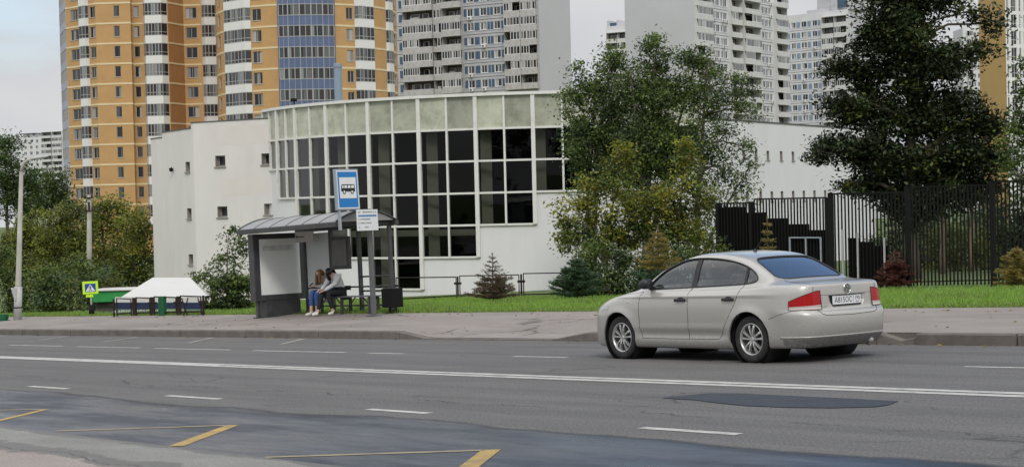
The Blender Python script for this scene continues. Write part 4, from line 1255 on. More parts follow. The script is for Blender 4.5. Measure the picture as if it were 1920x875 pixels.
    for a, b, z0, z1 in ((FR.u_at(410, 250), FR.u_at(498, 250), zA - 1.15, zA - 0.25), (FR.u_at(412, 345), FR.u_at(500, 345), zA - 3.55, zA - 2.75)):
        pp = MB(); pp.face([FR.p(a, z0, 0.003), FR.p(b, z0, 0.003), FR.p(b, z1, 0.003), FR.p(a, z1, 0.003)])
        rel(pp, t).build('repainted_patch', M['pink_patch'], t, fix=False)
    # long rear wing on the right with narrow slot windows
    W = Face((8.6, 91.5), (26.5, 120.5))
    zw = at(1416, 229.5, W.p(W.u_at(1416, 229), 0).y).z
    wg = MB(); hw = []
    for row_px, yy in (([1395, 1418, 1440, 1465, 1487, 1510, 1531, 1552], (284, 301)), ([1378, 1400, 1425, 1446, 1465, 1486, 1506, 1526, 1546], (358, 376))):
        for q in row_px:
            u = W.u_at(q, 300); D = W.p(u, 0).y
            h = (yy[1] - yy[0]) / FPX * D; yc = (yy[0] + yy[1]) / 2 + (0.03 * (q - 1475) if yy[0] < 300 else -0.02 * (q - 1475))
            z = at(q, yc, D).z; w = 0.42
            hw.append((u - w / 2, u + w / 2, z - h / 2, z + h / 2))
            put('window', window_mesh(w, h, (), depth=0.2, fw=0.05, frame='hall_frame', glass='far_glass'), t, W, u - w / 2, z - h / 2)
    wall_grid(wg, W, gz - 2, zw, hw)
    ex = drum_xy(ae)
    wg.face([(*ex, gz - 1.2), (8.6, 91.5, gz - 1.2), (8.6, 91.5, zw), (*ex, zw)])
    wg.box(0, W.len, -0.04, 0.2, 0.0, 0.09, 1, Matrix.Translation(W.p(0, zw)) @ Matrix.Rotation(W.ang, 4, 'Z'))
    wg.face([W.p(0, zw), W.p(W.len, zw), W.p(W.len, zw, -12), W.p(0, zw, -12)], 1)
    rel(wg, t).build('wing_wall', [M['wing_white'], M['roof']], t, fix=False)
    # camera on the roof edge, dome camera on the block, vent pipe on the roof
    q = drum_xy(drum_ang(548, 190), DR_R - 0.1)
    v = MB(); x, y = q
    v.tube([(x, y, zt), (x, y, zt + 0.28)], 0.03, 6); v.box(x - 0.16, x + 0.12, y - 0.09, y + 0.09, zt + 0.2, zt + 0.34); v.box(x - 0.1, x + 0.1, y - 0.1, y + 0.1, zt, zt + 0.05)
    o = v.build('security_camera', M['black_iron'])
    tag(o, 'small black camera on the roof edge of the glazed drum', 'camera')
    p = FL.p(FL.u_at(325, 318), at(325, 318, 84).z, 0.12)
    v = MB(); v.lathe([(0.001, -0.14), (0.08, -0.1), (0.1, -0.02), (0.1, 0.05), (0.05, 0.07)], 10, 0, Matrix.Translation(p)); v.tube([p + Vector((0, 0, 0.05)), p + Vector((0, 0.12, 0.1))], 0.025, 6)
    o = v.build('security_camera', M['black_iron'])
    tag(o, 'dark dome camera on the white wall above the left windows', 'camera')
    pz = at(633, 120, 92)
    v = MB(); v.lathe([(0.22, 0), (0.22, 2.3), (0.19, 2.32), (0.19, 2.0)], 16, 0, Matrix.Translation((pz.x, pz.y, pz.z - 2.3)))
    v.lathe([(0.25, 2.1), (0.25, 2.2), (0.22, 2.2)], 16, 0, Matrix.Translation((pz.x, pz.y, pz.z - 2.3)))
    v.box(pz.x - 0.6, pz.x + 0.6, pz.y - 0.6, pz.y + 0.6, zt - 0.1, pz.z - 2.2)
    o = v.build('vent_pipe', M['pipe_blue']); tag(o, 'blue grey vent pipe on the hall roof in front of the brick tower', 'vent pipe')
hall()
# ------------------------------------------------------------------ vegetation
G = np.random.default_rng(11)
M['bark'] = mat('grey_brown_bark', (0.10, 0.08, 0.06), 0.95, var=0.3, scale=6, bump=0.5, bscale=30)
M['bark_pale'] = mat('pale_brown_bark', (0.26, 0.19, 0.13), 0.95, var=0.3, scale=5, bump=0.5, bscale=30)
M['leaf_dark'] = leaf_mat('dark_green_leaves', [(0.025, 0.045, 0.02), (0.055, 0.09, 0.0325), (0.0875, 0.125, 0.0425), (0.045, 0.07, 0.0275)], 0.25)
M['leaf_maple'] = leaf_mat('dark_broad_leaves', [(0.0142, 0.0226, 0.0119), (0.0239, 0.0334, 0.0155), (0.0406, 0.0477, 0.019), (0.0179, 0.0262, 0.0131)], 0.2)
M['leaf_green'] = leaf_mat('green_leaves', [(0.07, 0.1193, 0.0315), (0.1432, 0.2122, 0.0496), (0.2068, 0.2599, 0.0632), (0.0955, 0.1459, 0.0361)], 0.35)
M['leaf_olive'] = leaf_mat('olive_leaves', [(0.10, 0.12, 0.024), (0.17, 0.17, 0.034), (0.13, 0.15, 0.03), (0.065, 0.085, 0.02)], 0.35)
M['leaf_yellow'] = leaf_mat('yellowing_leaves', [(0.25, 0.26, 0.035), (0.34, 0.32, 0.045), (0.19, 0.215, 0.03), (0.40, 0.34, 0.05)], 0.4)
M['leaf_autumn'] = leaf_mat('autumn_olive_leaves', [(0.16, 0.185, 0.03), (0.25, 0.265, 0.045), (0.20, 0.225, 0.038), (0.10, 0.13, 0.028)], 0.4)
M['needle_green'] = leaf_mat('green_needles', [(0.027, 0.063, 0.033), (0.0525, 0.0975, 0.045), (0.0825, 0.1275, 0.057)], 0.15)
M['needle_brown'] = leaf_mat('browned_needles', [(0.091, 0.065, 0.039), (0.143, 0.0975, 0.0546), (0.065, 0.0585, 0.0286)], 0.15)
M['needle_red'] = leaf_mat('rusty_red_needles', [(0.0975, 0.0338, 0.026), (0.143, 0.052, 0.039), (0.0715, 0.0286, 0.0234)], 0.15)
M['needle_yellow'] = leaf_mat('yellow_green_needles', [(0.221, 0.182, 0.0455), (0.312, 0.234, 0.065), (0.156, 0.156, 0.0455)], 0.25)
M['grass'] = leaf_mat('grass_blades', [(0.1485, 0.27, 0.0338), (0.2093, 0.3713, 0.0473), (0.2565, 0.432, 0.0743), (0.27, 0.3645, 0.0945)], 0.4)
M['weeds'] = leaf_mat('dry_grass_blades', [(0.182, 0.169, 0.078), (0.117, 0.143, 0.0455), (0.234, 0.195, 0.104)], 0.3)

def leaf_quads(c, size, up=0.5, aspect=0.5, droop=0.0):
    """rhombic leaves around the centres c: (N,4,3)"""
    n = len(c)
    nrm = G.normal(size=(n, 3)); nrm[:, 2] = np.abs(nrm[:, 2]) * (1 + up) + up * 0.5
    nrm /= np.linalg.norm(nrm, axis=1, keepdims=True)
    a = G.normal(size=(n, 3)); a[:, 2] -= droop
    a -= nrm * (a * nrm).sum(1, keepdims=True); a /= np.linalg.norm(a, axis=1, keepdims=True) + 1e-9
    b = np.cross(nrm, a)
    s = size * G.uniform(0.6, 1.35, (n, 1))
    return np.stack([c - a * s, c + b * s * aspect + a * s * 0.1, c + a * s, c - b * s * aspect + a * s * 0.1], 1)
DENS = 2.0
def blob(px, py, rx, ry, D, k=1.0, dz=0.8):
    c = at(px, py, D); f = D / FPX
    return (np.array(c), np.array([rx * f, (rx + ry) / 2 * f * dz, ry * f]), k)
def sample_clumps(blobs, dens):
    out, src = [], []
    for i, (c, r, k) in enumerate(blobs):
        n = max(3, int(dens * k * (r[0] * r[2] * 3.14 + r[0] * r[1])))
        d = G.normal(size=(n, 3)); d /= np.linalg.norm(d, axis=1, keepdims=True)
        q = c + d * r * (G.uniform(0.12, 1.0, (n, 1)) ** 0.42)
        out.append(q); src += [i] * n
    return np.concatenate(out), np.array(src)
def tree(name, label, base, blobs, mats, trunk_r=0.14, dens=2.2, per=55, lsize=0.085, crad=0.42, mix=(1.0,), group=None, droop=0.3, up=0.4, forks=1, bark='bark', lean=(0, 0), twigs=0.8, flat=0.75, cat='tree'):
    base = Vector(base)
    t = thing(name, label, cat, base, group=group)
    cl, src = sample_clumps(blobs, dens * DENS)
    per = per * 1.25 * 1.7; crad = crad * 1.06; lsize = lsize * 0.77
    top = max(b[0][2] + b[1][2] * 0.5 for b in blobs)
    H = top - base.z
    tb = MB(); wr = random.Random(int(G.integers(1e9)))
    trunks = []
    cen = np.mean([b[0] for b in blobs], axis=0)
    for f in range(forks):
        hi = max(blobs, key=lambda b: b[0][2])[0] if f == 0 else np.array(blobs[wr.randrange(len(blobs))][0])
        pts = []
        fx, fy = (0, 0) if f == 0 else (wr.uniform(-0.3, 0.3), wr.uniform(-0.3, 0.3))
        hz = max(1.0, hi[2] - base.z + 0.2)
        for k in range(9):
            q = k / 8
            x = fx * min(1, q * 3) + (hi[0] - base.x) * q ** 1.6 + wr.uniform(-0.05, 0.05) * H * 0.12
            y = fy * min(1, q * 3) + (hi[1] - base.y) * q ** 1.6 + wr.uniform(-0.05, 0.05) * H * 0.12
            if k == 0: x, y = fx, fy
            pts.append(Vector((x, y, hz * q - (0.25 if k == 0 else 0))))
        rr = [max(0.012, trunk_r * (1.25 if k == 0 else 1) * (1 - 0.9 * k / 8)) * (1 if f == 0 else 0.75) for k in range(9)]
        tb.tube(pts, rr, 8)
        trunks.append((pts, rr))
    for bi, (c, r, k) in enumerate(blobs):
        c = Vector(c) - base
        best = None
        for pts, rr in trunks:
            for i in range(2, 8):
                if pts[i].z < c.z + 0.2:
                    sc = (pts[i] - c).length - 0.25 * pts[i].z + abs((c.z - pts[i].z) - 0.7 * (c - pts[i]).xy.length) * 0.6
                    if best is None or sc < best[0]: best = (sc, pts[i], rr[i])
        if best is None: best = (0, trunks[0][0][2], trunks[0][1][2])
        a = best[1]; r0 = min(best[2] * 0.75, 0.11)
        m_ = (a + c) / 2 + Vector((wr.uniform(-.15, .15), wr.uniform(-.15, .15), 0.12 * (c - a).length))
        tb.tube([a, (a + m_) / 2 + Vector((0, 0, 0.03)), m_, c], [r0, r0 * 0.8, r0 * 0.6, r0 * 0.3], 6)
        idx = np.where(src == bi)[0]
        for j in idx:
            if wr.random() > twigs: continue
            e = Vector(cl[j]) - base
            s_ = m_ + (c - m_) * wr.uniform(0.1, 1.0)
            md = (s_ + e) / 2 + Vector((wr.uniform(-.08, .08), wr.uniform(-.08, .08), wr.uniform(0, .12)))
            tb.tube([s_, md, e], [r0 * 0.28 + 0.004, r0 * 0.18 + 0.003, 0.004], 4, cap=False)
    tb.build('trunk', M[bark], t, smooth=True, fix=False)
    n = len(cl)
    reps = np.maximum(6, (per * G.uniform(0.5, 1.5, n))).astype(int)
    ids = np.repeat(np.arange(n), reps)
    cr = crad * G.uniform(0.6, 1.25, n)
    off = G.normal(size=(len(ids), 3)) * cr[ids, None] * np.array([0.55, 0.55, 0.55 * flat])
    c = cl[ids] + off - np.array(base)
    quads = leaf_quads(c, lsize, up, 0.5, droop)
    me = np_mesh('crown', quads, 4, [M[k] for k in mats])
    if len(mats) > 1:
        cum = np.cumsum(mix) / sum(mix)
        # colour runs in clumps, yellow ones mostly where the ramp says so
        cm = np.searchsorted(cum, G.uniform(0, 1, n))
        lm = cm[ids]; sw = G.uniform(0, 1, len(ids)) < 0.25
        lm[sw] = np.searchsorted(cum, G.uniform(0, 1, sw.sum()))
        me.polygons.foreach_set('material_index', lm.astype(np.int32))
    link('crown', me, t)
    return t
def on_ground(px, D):
    r = ray(px, 540); x = r.x * D
    return Vector((x, D, ground_z(x, D)))
def Bs(D, lst):
    out = []
    for q in lst:
        px, py, rx, ry = q[:4]; k = q[4] if len(q) > 4 else 1.0
        out.append(blob(px, py, rx, ry, D + (q[5] if len(q) > 5 else 0) + float(G.uniform(-0.4, 0.4)), k))
    return out

grp = 'bushy trees in front of the glazed drum'
tree('leafy_tree', 'slender dark green tree against the right end of the drum glazing', on_ground(1112, 61.5),
     Bs(61.5, [(1084, 138, 9, 18, .9), (1096, 150, 10, 18, .8), (1090, 205, 34, 44), (1140, 175, 36, 48), (1108, 270, 50, 50), (1150, 250, 50, 60), (1147, 105, 10, 22, 1.1), (1160, 120, 9, 18, .9), (1132, 128, 9, 16, .8), (1110, 330, 50, 45), (1070, 180, 8, 12, .7)]), ['leaf_green', 'leaf_dark'], 0.13, 3.8, 60, 0.085, 0.42, (1, 1.6), grp, forks=2)
tree('leafy_tree', 'tallest green tree of the group with a feathery top before the blank end wall', on_ground(1212, 60),
     Bs(60, [(1233, 82, 9, 20, 1.1), (1218, 96, 9, 18, .9), (1222, 125, 24, 26), (1246, 102, 9, 16, .8), (1205, 190, 44, 50), (1245, 200, 44, 54), (1215, 270, 60, 55), (1200, 340, 60, 50), (1260, 290, 55, 55), (1286, 104, 9, 18, 1.0), (1302, 110, 11, 20, 1.0), (1316, 120, 9, 16, .8), (1288, 160, 34, 36), (1183, 140, 12, 26, .9)]), ['leaf_green', 'leaf_dark'], 0.17, 3.8, 62, 0.085, 0.42, (1.1, 1.5), grp, forks=3)
tree('leafy_tree', 'open willowy tree with thin drooping sprays at the right of the group', on_ground(1305, 59.5),
     Bs(59.5, [(1330, 122, 14, 26), (1346, 130, 10, 18, .8), (1345, 180, 34, 38), (1310, 230, 44, 52), (1384, 150, 11, 14, .7), (1398, 168, 10, 12, .7), (1384, 195, 20, 16, .6), (1412, 212, 12, 14, .6), (1365, 245, 34, 40, .7), (1395, 275, 26, 30, .55), (1350, 310, 40, 45, .7), (1405, 315, 22, 26, .5), (1320, 320, 40, 45), (1375, 370, 30, 34, .5), (1330, 390, 40, 45, .8), (1395, 340, 22, 18, .45)]), ['leaf_green', 'leaf_dark'], 0.15, 3.0, 52, 0.075, 0.40, (1, 1.2), grp, forks=2)
tree('leafy_tree', 'yellowing lower tree at the left front of the group', on_ground(1135, 55.5),
     Bs(55.5, [(1166, 284, 10, 22, 1.2), (1178, 305, 10, 20, .9), (1150, 310, 10, 18, .9), (1160, 345, 36, 40), (1115, 365, 36, 40), (1085, 395, 34, 30, .9), (1180, 400, 50, 50), (1110, 430, 52, 48), (1160, 460, 60, 45), (1085, 460, 34, 34), (1065, 420, 20, 24, .6)]), ['leaf_olive', 'leaf_yellow', 'leaf_dark', 'leaf_green'], 0.09, 2.7, 56, 0.085, 0.38, (1.2, 1.5, 0.5, .8), grp, forks=2)
tree('leafy_tree', 'yellowing lower tree with a golden top at the middle of the group', on_ground(1268, 55),
     Bs(55, [(1286, 278, 9, 22, 1.2), (1298, 300, 10, 20, 1.0), (1274, 305, 10, 18, .9), (1285, 345, 34, 40), (1255, 385, 44, 45), (1305, 400, 40, 50), (1235, 425, 50, 45), (1280, 450, 55, 40), (1320, 455, 30, 30, .8), (1215, 380, 26, 30, .8)]), ['leaf_olive', 'leaf_yellow', 'leaf_dark', 'leaf_green'], 0.09, 2.7, 56, 0.085, 0.38, (1.2, 1.5, 0.5, .7), grp, forks=2)
tree('shrub', 'dark green shrub at the foot of the bushy trees, behind the green spruce', on_ground(1150, 52.5),
     Bs(52.5, [(1130, 490, 46, 36), (1170, 510, 50, 36), (1105, 520, 36, 30), (1150, 540, 55, 18)]), ['leaf_dark', 'leaf_green'], 0.05, 3.4, 60, 0.08, 0.34, (2, .7), None, forks=3, cat='shrub')
tree('shrub', 'dark green shrub at the foot of the bushy trees, left of the fence', on_ground(1270, 52.5),
     Bs(52.5, [(1225, 500, 40, 36), (1275, 500, 46, 36), (1320, 505, 40, 30), (1250, 535, 70, 20), (1345, 470, 18, 30, .6)]), ['leaf_dark', 'leaf_green', 'leaf_olive'], 0.05, 3.2, 60, 0.08, 0.34, (2, .6, .5), None, forks=3, cat='shrub')

# the big dark tree at the right
tree('broadleaf_tree', 'large dark broadleaf tree with a heavy crown behind the iron fence', on_ground(1712, 58),
     Bs(58, [(1700, -50, 70, 50), (1660, 10, 50, 40), (1740, 10, 46, 40), (1690, 70, 70, 45), (1640, 80, 40, 30), (1600, 130, 38, 20, .8), (1560, 128, 24, 12, .6), (1650, 145, 50, 36), (1730, 130, 66, 50), (1790, 110, 40, 26, .8), (1835, 95, 34, 16, .7), (1855, 45, 30, 14, .6), (1820, 20, 26, 12, .5),
              (1610, 205, 52, 30), (1565, 195, 26, 13, .6), (1680, 220, 66, 44), (1750, 215, 60, 46), (1810, 190, 44, 36, .9), (1850, 240, 34, 26, .8), (1870, 225, 20, 14, .5),
              (1570, 275, 44, 24, .9), (1535, 290, 22, 9, .5), (1620, 290, 56, 36), (1690, 300, 66, 44), (1760, 300, 66, 46), (1825, 290, 44, 40), (1865, 300, 26, 26, .8),
              (1600, 340, 36, 16, .7), (1650, 360, 50, 24), (1715, 370, 60, 34), (1785, 370, 56, 34), (1840, 350, 36, 26), (1700, 405, 50, 24, .8)]),
     ['leaf_maple', 'leaf_dark', 'leaf_olive'], 0.30, 4.2, 64, 0.115, 0.50, (3, 1, 0.28), None, forks=1, droop=0.6, flat=0.6, up=0.8)
tree('broadleaf_tree', 'leafy tree cut off by the right edge, before the white framed windows', on_ground(1950, 55),
     Bs(55, [(1918, 118, 24, 22, .6), (1950, 160, 40, 50), (1915, 235, 26, 26, .7), (1895, 285, 26, 30, .8), (1935, 300, 40, 50), (1900, 325, 30, 24, .8), (1960, 230, 40, 60), (1940, 360, 40, 40)]),
     ['leaf_green', 'leaf_dark'], 0.16, 2.3, 55, 0.10, 0.42, (1, 1.5))
# behind the fence at the right
tree('shrub', 'yellow green bush behind the right part of the iron fence', on_ground(1790, 66),
     Bs(66, [(1770, 450, 44, 34), (1830, 455, 46, 36), (1800, 500, 66, 34), (1860, 490, 36, 36)]), ['leaf_green', 'leaf_yellow', 'leaf_olive'], 0.05, 2.6, 55, 0.09, 0.4, (1, .5, 1.3), None, forks=3, cat='shrub')
tree('slim_tree', 'slim leaning tree with a pale trunk behind the fence panel at right', on_ground(1768, 63),
     Bs(63, [(1752, 330, 36, 30), (1775, 300, 30, 26), (1745, 365, 26, 18, .6)]), ['leaf_dark', 'leaf_green'], 0.14, 2.0, 50, 0.10, 0.42, (1, 1), None, bark='bark_pale')
tree('slim_tree', 'slim upright tree with a brown trunk near the orange tower', on_ground(1822, 64),
     Bs(64, [(1815, 320, 36, 30), (1842, 390, 30, 26, .7), (1830, 290, 30, 26)]), ['leaf_dark', 'leaf_olive'], 0.12, 2.0, 50, 0.10, 0.42, (1, 1), None, bark='bark_pale')
for i, (px, D, w, py, lab) in enumerate(((1690, 70, 60, 490, 'dark shrub behind the fence, beside the red spruce'), (1910, 62, 60, 440, 'dark shrub behind the fence at the right edge'), (1745, 74, 70, 470, 'dark shrub deep behind the fence, under the big tree'), (1865, 78, 80, 440, 'dark tall shrub deep behind the fence, near the orange tower'), (1640, 84, 46, 500, 'dark shrub behind the fence next to the stepped panels'))):
    tree('shrub', lab, on_ground(px, D), Bs(D, [(px - w * .4, py, w * .5, 50), (px + w * .4, py + 5, w * .5, 46), (px, py + 40, w * .9, 34), (px, py - 40, w * .45, 30)]), ['leaf_dark', 'leaf_maple'], 0.05, 2.2, 55, 0.11, 0.45, (1, 1), None, forks=2, cat='shrub')

# left background
grp = 'yellowing trees left of the white hall'
specs = [(40, 96, [(30, 450, 40, 40), (70, 430, 46, 40), (10, 490, 40, 40), (60, 490, 56, 45), (100, 470, 40, 40)], 'olive tree behind the lamp post'),
         (128, 92, [(110, 400, 30, 26), (140, 395, 30, 22), (125, 440, 50, 40), (100, 480, 46, 40), (150, 490, 46, 44)], 'olive yellow tree left of the wooden pole'),
         (195, 90, [(190, 385, 32, 20), (215, 400, 34, 26), (180, 430, 44, 40), (220, 450, 46, 44), (200, 500, 50, 44)], 'yellowish tree behind the wooden pole'),
         (252, 88, [(250, 410, 30, 24), (268, 440, 26, 30), (240, 460, 40, 40), (262, 505, 36, 44), (225, 520, 44, 36)], 'yellowish tree beside the corner of the white hall')]
for px, D, bl, lab in specs:
    tree('roadside_tree', lab, on_ground(px, D), Bs(D, bl), ['leaf_autumn', 'leaf_olive', 'leaf_dark', 'leaf_yellow'], 0.14, 1.5, 50, 0.125, 0.55, (1.6, 1.0, .7, .35), grp, forks=3)
grp = 'dark trees at the far left'
for px, D, bl, lab in ((18, 130, [(15, 290, 36, 30), (30, 330, 44, 34), (0, 350, 40, 40), (40, 380, 44, 34), (10, 265, 18, 16)], 'tall dark green tree at the left edge below the distant white block'),
                       (90, 135, [(70, 345, 34, 26), (100, 340, 30, 22), (85, 380, 44, 30), (115, 375, 20, 24), (60, 390, 40, 26)], 'dark green tree in front of the foot of the brick tower')):
    tree('background_tree', lab, on_ground(px, D), Bs(D, bl), ['leaf_dark', 'leaf_green'], 0.22, 1.0, 50, 0.17, 0.7, (2, 1), grp, forks=2)
grp = 'bushes along the lawn at the left'
for px, D, bl, lab in ((18, 68, [(15, 545, 40, 36), (40, 575, 40, 20), (0, 500, 34, 40)], 'dark green bush behind the foot of the lamp post'),
                       (95, 64, [(80, 560, 40, 32), (115, 570, 36, 28), (95, 590, 60, 14), (95, 530, 44, 34)], 'green bush between the lamp post and the crossing sign'),
                       (195, 66, [(185, 560, 32, 26), (215, 575, 30, 20), (185, 525, 36, 34)], 'dark bush behind the crossing sign'),
                       (150, 70, [(145, 540, 36, 36), (150, 505, 40, 34), (150, 580, 30, 20)], 'dark bush in the shade below the wooden pole')):
    tree('shrub', lab, on_ground(px, D), Bs(D, bl), ['leaf_dark', 'leaf_green', 'leaf_olive'], 0.05, 2.2, 55, 0.10, 0.42, (1.6, 1.2, .5), grp, forks=3, cat='shrub')
tree('leafy_bush', 'open dark leaved bush against the white wall, left of the bus shelter', gnd(425, 583),
     Bs(gnd(425, 583).y, [(430, 440, 12, 18, .6), (420, 475, 26, 26, .7), (455, 460, 20, 24, .7), (395, 510, 26, 24, .8), (440, 515, 34, 30, 1.1), (372, 530, 20, 22, .8), (420, 548, 38, 28, 1.5), (455, 550, 28, 28, 1.5), (425, 574, 46, 14, 1.8), (362, 548, 16, 12, .7), (400, 570, 30, 14, 1.4)]), ['leaf_dark', 'leaf_green'], 0.035, 6.5, 24, 0.085, 0.26, (2, 1), None, forks=3, cat='bush', droop=0.6)

grp = 'unseen street trees on the near side of the road'  # unseen row, placed for dark reflections in the drum panes
for i, (x, y, h) in enumerate(((-46, -24, 13), (-34, -20, 15), (-21, -23, 14), (-9, -19, 16), (3, -24, 15), (15, -20, 14), (27, -24, 16), (40, -19, 14), (54, -23, 13))):
    c = [np.array([x + dx, y + dy, h * q]) for dx, dy, q in ((0, 0, .85), (-2.5, .5, .62), (2.5, -.5, .62), (0, 1, .5), (-1.5, 0, .4), (2, 0, .38))]
    tree('unseen_street_tree', 'unseen leafy street tree behind the photographer, placed to darken the glass reflections', (x, y, ground_z(x, y)), [(q, np.array([3.0, 2.6, h * .2]), 1.0) for q in c], ['leaf_green', 'leaf_dark'], 0.25, 0.16, 34, 0.34, 1.25, (1, 1), grp, twigs=0.3)
def spruce(label, base, h, rad, nd, whorls=9, dens=1.0, bare=0.0, name='spruce', group=None, low=None, up=0.15):
    t = thing(name, label, 'spruce', base, group=group)
    tb = MB(); nq = []; col2 = []
    tb.tube([(0, 0, -0.1), (0, 0, h * 0.5), (0.01, 0, h)], [0.035, 0.02, 0.004], 6)
    for w in range(whorls):
        q = (w + 0.5) / whorls
        z = h * (0.04 + 0.9 * q)
        ln = rad * (1 - q) ** 0.85 + 0.05
        fullness = dens if q < 1 - bare else dens * 0.18
        k = int(G.integers(6, 9))
        for j in range(k):
            an = 2 * math.pi * (j + G.uniform(-.3, .3)) / k + w
            L_ = ln * G.uniform(0.75, 1.12)
            d = np.array([math.cos(an), math.sin(an), up + G.uniform(-.1, .18)])
            p0 = np.array([0, 0, z]); p1 = p0 + d * L_; p1[2] += 0.06 * L_
            tb.tube([tuple(p0), tuple((p0 + p1) / 2 - np.array([0, 0, .03 * L_])), tuple(p1)], [0.010, 0.007, 0.003], 4, cap=False)
            m = max(6, int(260 * L_ * fullness))
            u = G.uniform(0.08, 1.0, m)
            side = np.array([-math.sin(an), math.cos(an), 0])
            spread = (G.uniform(-1, 1, m) * 0.30 * L_ * (1.1 - u))
            c = p0 + (p1 - p0) * u[:, None] + side * spread[:, None] + G.normal(size=(m, 3)) * 0.02
            # needle sprays point outward
            a = d[None] * 0.75 + side * np.sign(spread)[:, None] * 0.6 + G.normal(size=(m, 3)) * 0.35
            a /= np.linalg.norm(a, axis=1, keepdims=True)
            b = np.cross(a, G.normal(size=(m, 3))); b /= np.linalg.norm(b, axis=1, keepdims=True)
            s = 0.055 * G.uniform(0.7, 1.3, (m, 1)) * (0.8 + 0.3 * rad)
            nq.append(np.stack([c - b * s * 0.16, c + b * s * 0.16, c + a * s * 1.3 + b * s * 0.05, c + a * s * 1.3 - b * s * 0.05], 1))
            col2.append(np.full(m, 0 if (low is None or q > low) else 1))
    # tip shoot
    m = int(60 * dens); c = np.stack([G.normal(size=m) * 0.01, G.normal(size=m) * 0.01, h * G.uniform(0.85, 1.0, m)], 1)
    a = G.normal(size=(m, 3)); a[:, 2] = np.abs(a[:, 2]) + 0.8; a /= np.linalg.norm(a, axis=1, keepdims=True); b = np.cross(a, G.normal(size=(m, 3))); b /= np.linalg.norm(b, axis=1, keepdims=True); s = 0.04
    nq.append(np.stack([c - b * s * .15, c + b * s * .15, c + a * s, c + a * s - b * 0.003], 1)); col2.append(np.zeros(m))
    tb.build('trunk', M['bark'], t, fix=False)
    me = np_mesh('needles', np.concatenate(nq), 4, [M[x] for x in nd])
    if len(nd) > 1: me.polygons.foreach_set('material_index', np.concatenate(col2).astype(np.int32))
    link('needles', me, t)
    return t
spruce('half dead brown spruce with a bare tip in front of the railing', gnd(925, 567), 1.42, 0.72, ['needle_brown', 'needle_brown'], 10, 1.0, 0.45, low=0.25)
spruce('bushy dark green spruce beside the bushy trees', gnd(1082, 562), 1.22, 0.98, ['needle_green'], 9, 1.5, 0.0)
spruce('small yellow green spruce behind the car windscreen', on_ground(1236, 46.5), 1.95, 0.95, ['needle_yellow', 'needle_green'], 11, 0.9, 0.0, low=0.35)
spruce('thin yellow spruce shoot showing above the car roof', on_ground(1441, 41.5), 2.02, 0.26, ['needle_yellow'], 9, 0.8, 0.0)
spruce('rusty red spruce on the grass behind the car boot', gnd(1680, 541), 1.12, 0.58, ['needle_red'], 9, 2.0, 0.38)
spruce('golden green spruce at the right edge before the fence', gnd(1908, 540), 1.05, 0.66, ['needle_yellow', 'needle_yellow'], 9, 1.4, 0.0)

# grass
def grass():
    n = 230000
    s = G.uniform(4, 62, n); nn = N_LAWN + 0.02 + np.abs(G.normal(size=n)) * 7.5
    nn = np.where(G.uniform(0, 1, n) < 0.12, N_LAWN - 0.05 + G.uniform(0, 0.35, n), nn)
    keep = nn < 41; s, nn = s[keep], nn[keep]
    # thinner where worn
    x = -SA * s + CA * nn; y = CA * s + SA * nn
    t = np.clip((nn - N_LAWN) / 19.0, 0, 1); t = t * t * (3 - 2 * t)
    z = -SLOPE * s + 0.31 - 0.31 * t
    ss = lambda q: np.clip(q, 0, 1) ** 2 * (3 - 2 * np.clip(q, 0, 1))
    z = z - 0.26 * ss((s - 40.5) / 2.5) * ss((nn - 24.9) / 0.9) * ss((70 - s) / 10) * ss((31.5 - nn) / 2.5)
    z = np.where(nn < N_LAWN, -SLOPE * s + 0.285, z)
    m = len(s)
    pat = np.sin(s * 0.9 + 1.3 * np.sin(nn * 0.8)) * np.sin(nn * 1.1 + s * 0.3)
    h = G.uniform(0.04, 0.13, m) * (1 + 0.35 * pat) * np.where(nn < N_LAWN + 0.3, 0.7, 1.0)
    an = G.uniform(0, 2 * math.pi, m); w = G.uniform(0.008, 0.016, m)
    b = np.stack([np.cos(an), np.sin(an), np.zeros(m)], 1)
    lean = np.stack([G.normal(size=m) * 0.5, G.normal(size=m) * 0.5, np.ones(m)], 1) * h[:, None]
    p = np.stack([x, y, z - 0.01], 1)
    tri = np.stack([p - b * w[:, None], p + b * w[:, None], p + lean], 1)
    me = np_mesh('grass', tri, 3, [M['grass'], M['weeds']])
    edge = np.where((nn < N_LAWN + 0.45) | (pat > 0.6), 0.35, 0.06)
    me.polygons.foreach_set('material_index', (G.uniform(0, 1, m) < edge).astype(np.int32))
    o = link('grass', me)
    tag(o, 'mown green grass along the back of the pavement', 'grass', kind='stuff')
grass()
# ------------------------------------------------------------------ street furniture
M['shelter'] = mat('dark_grey_painted_steel', (0.050, 0.050, 0.053), 0.45, var=0.25, scale=4, dirt=(0.11, 0.10, 0.09), dirt_amt=0.4, dirt_scale=4)
M['post'] = mat('mid_grey_painted_steel', (0.11, 0.11, 0.115), 0.5, var=0.2, scale=5)
M['poly'] = mat('grey_polycarbonate', (0.235, 0.235, 0.235), 0.4, var=0.1, scale=3, dirt=(0.17, 0.165, 0.155), dirt_amt=0.4, dirt_scale=2)
M['poster'] = mat('faded_poster', (0.86, 0.87, 0.85), 0.15, var=0.06, scale=2.5, dirt=(0.80, 0.79, 0.76), dirt_amt=0.7, dirt_scale=2.5, coat=0.4)
M['poster_band'] = mat('washed_out_print', (0.60, 0.61, 0.60), 0.15, var=0.3, scale=5, dirt=(0.72, 0.73, 0.71), dirt_amt=0.9, dirt_scale=6)
M['frosted'] = mat('frosted_panel', (0.58, 0.62, 0.62), 0.2, var=0.04, scale=2)
M['sign_white'] = mat('sign_white', (0.68, 0.69, 0.70), 0.4, var=0.05, scale=4)
M['sign_blue'] = mat('sign_blue', (0.010, 0.17, 0.46), 0.35, var=0.05, scale=4)
M['sign_black'] = mat('sign_black', (0.012, 0.012, 0.014), 0.5)
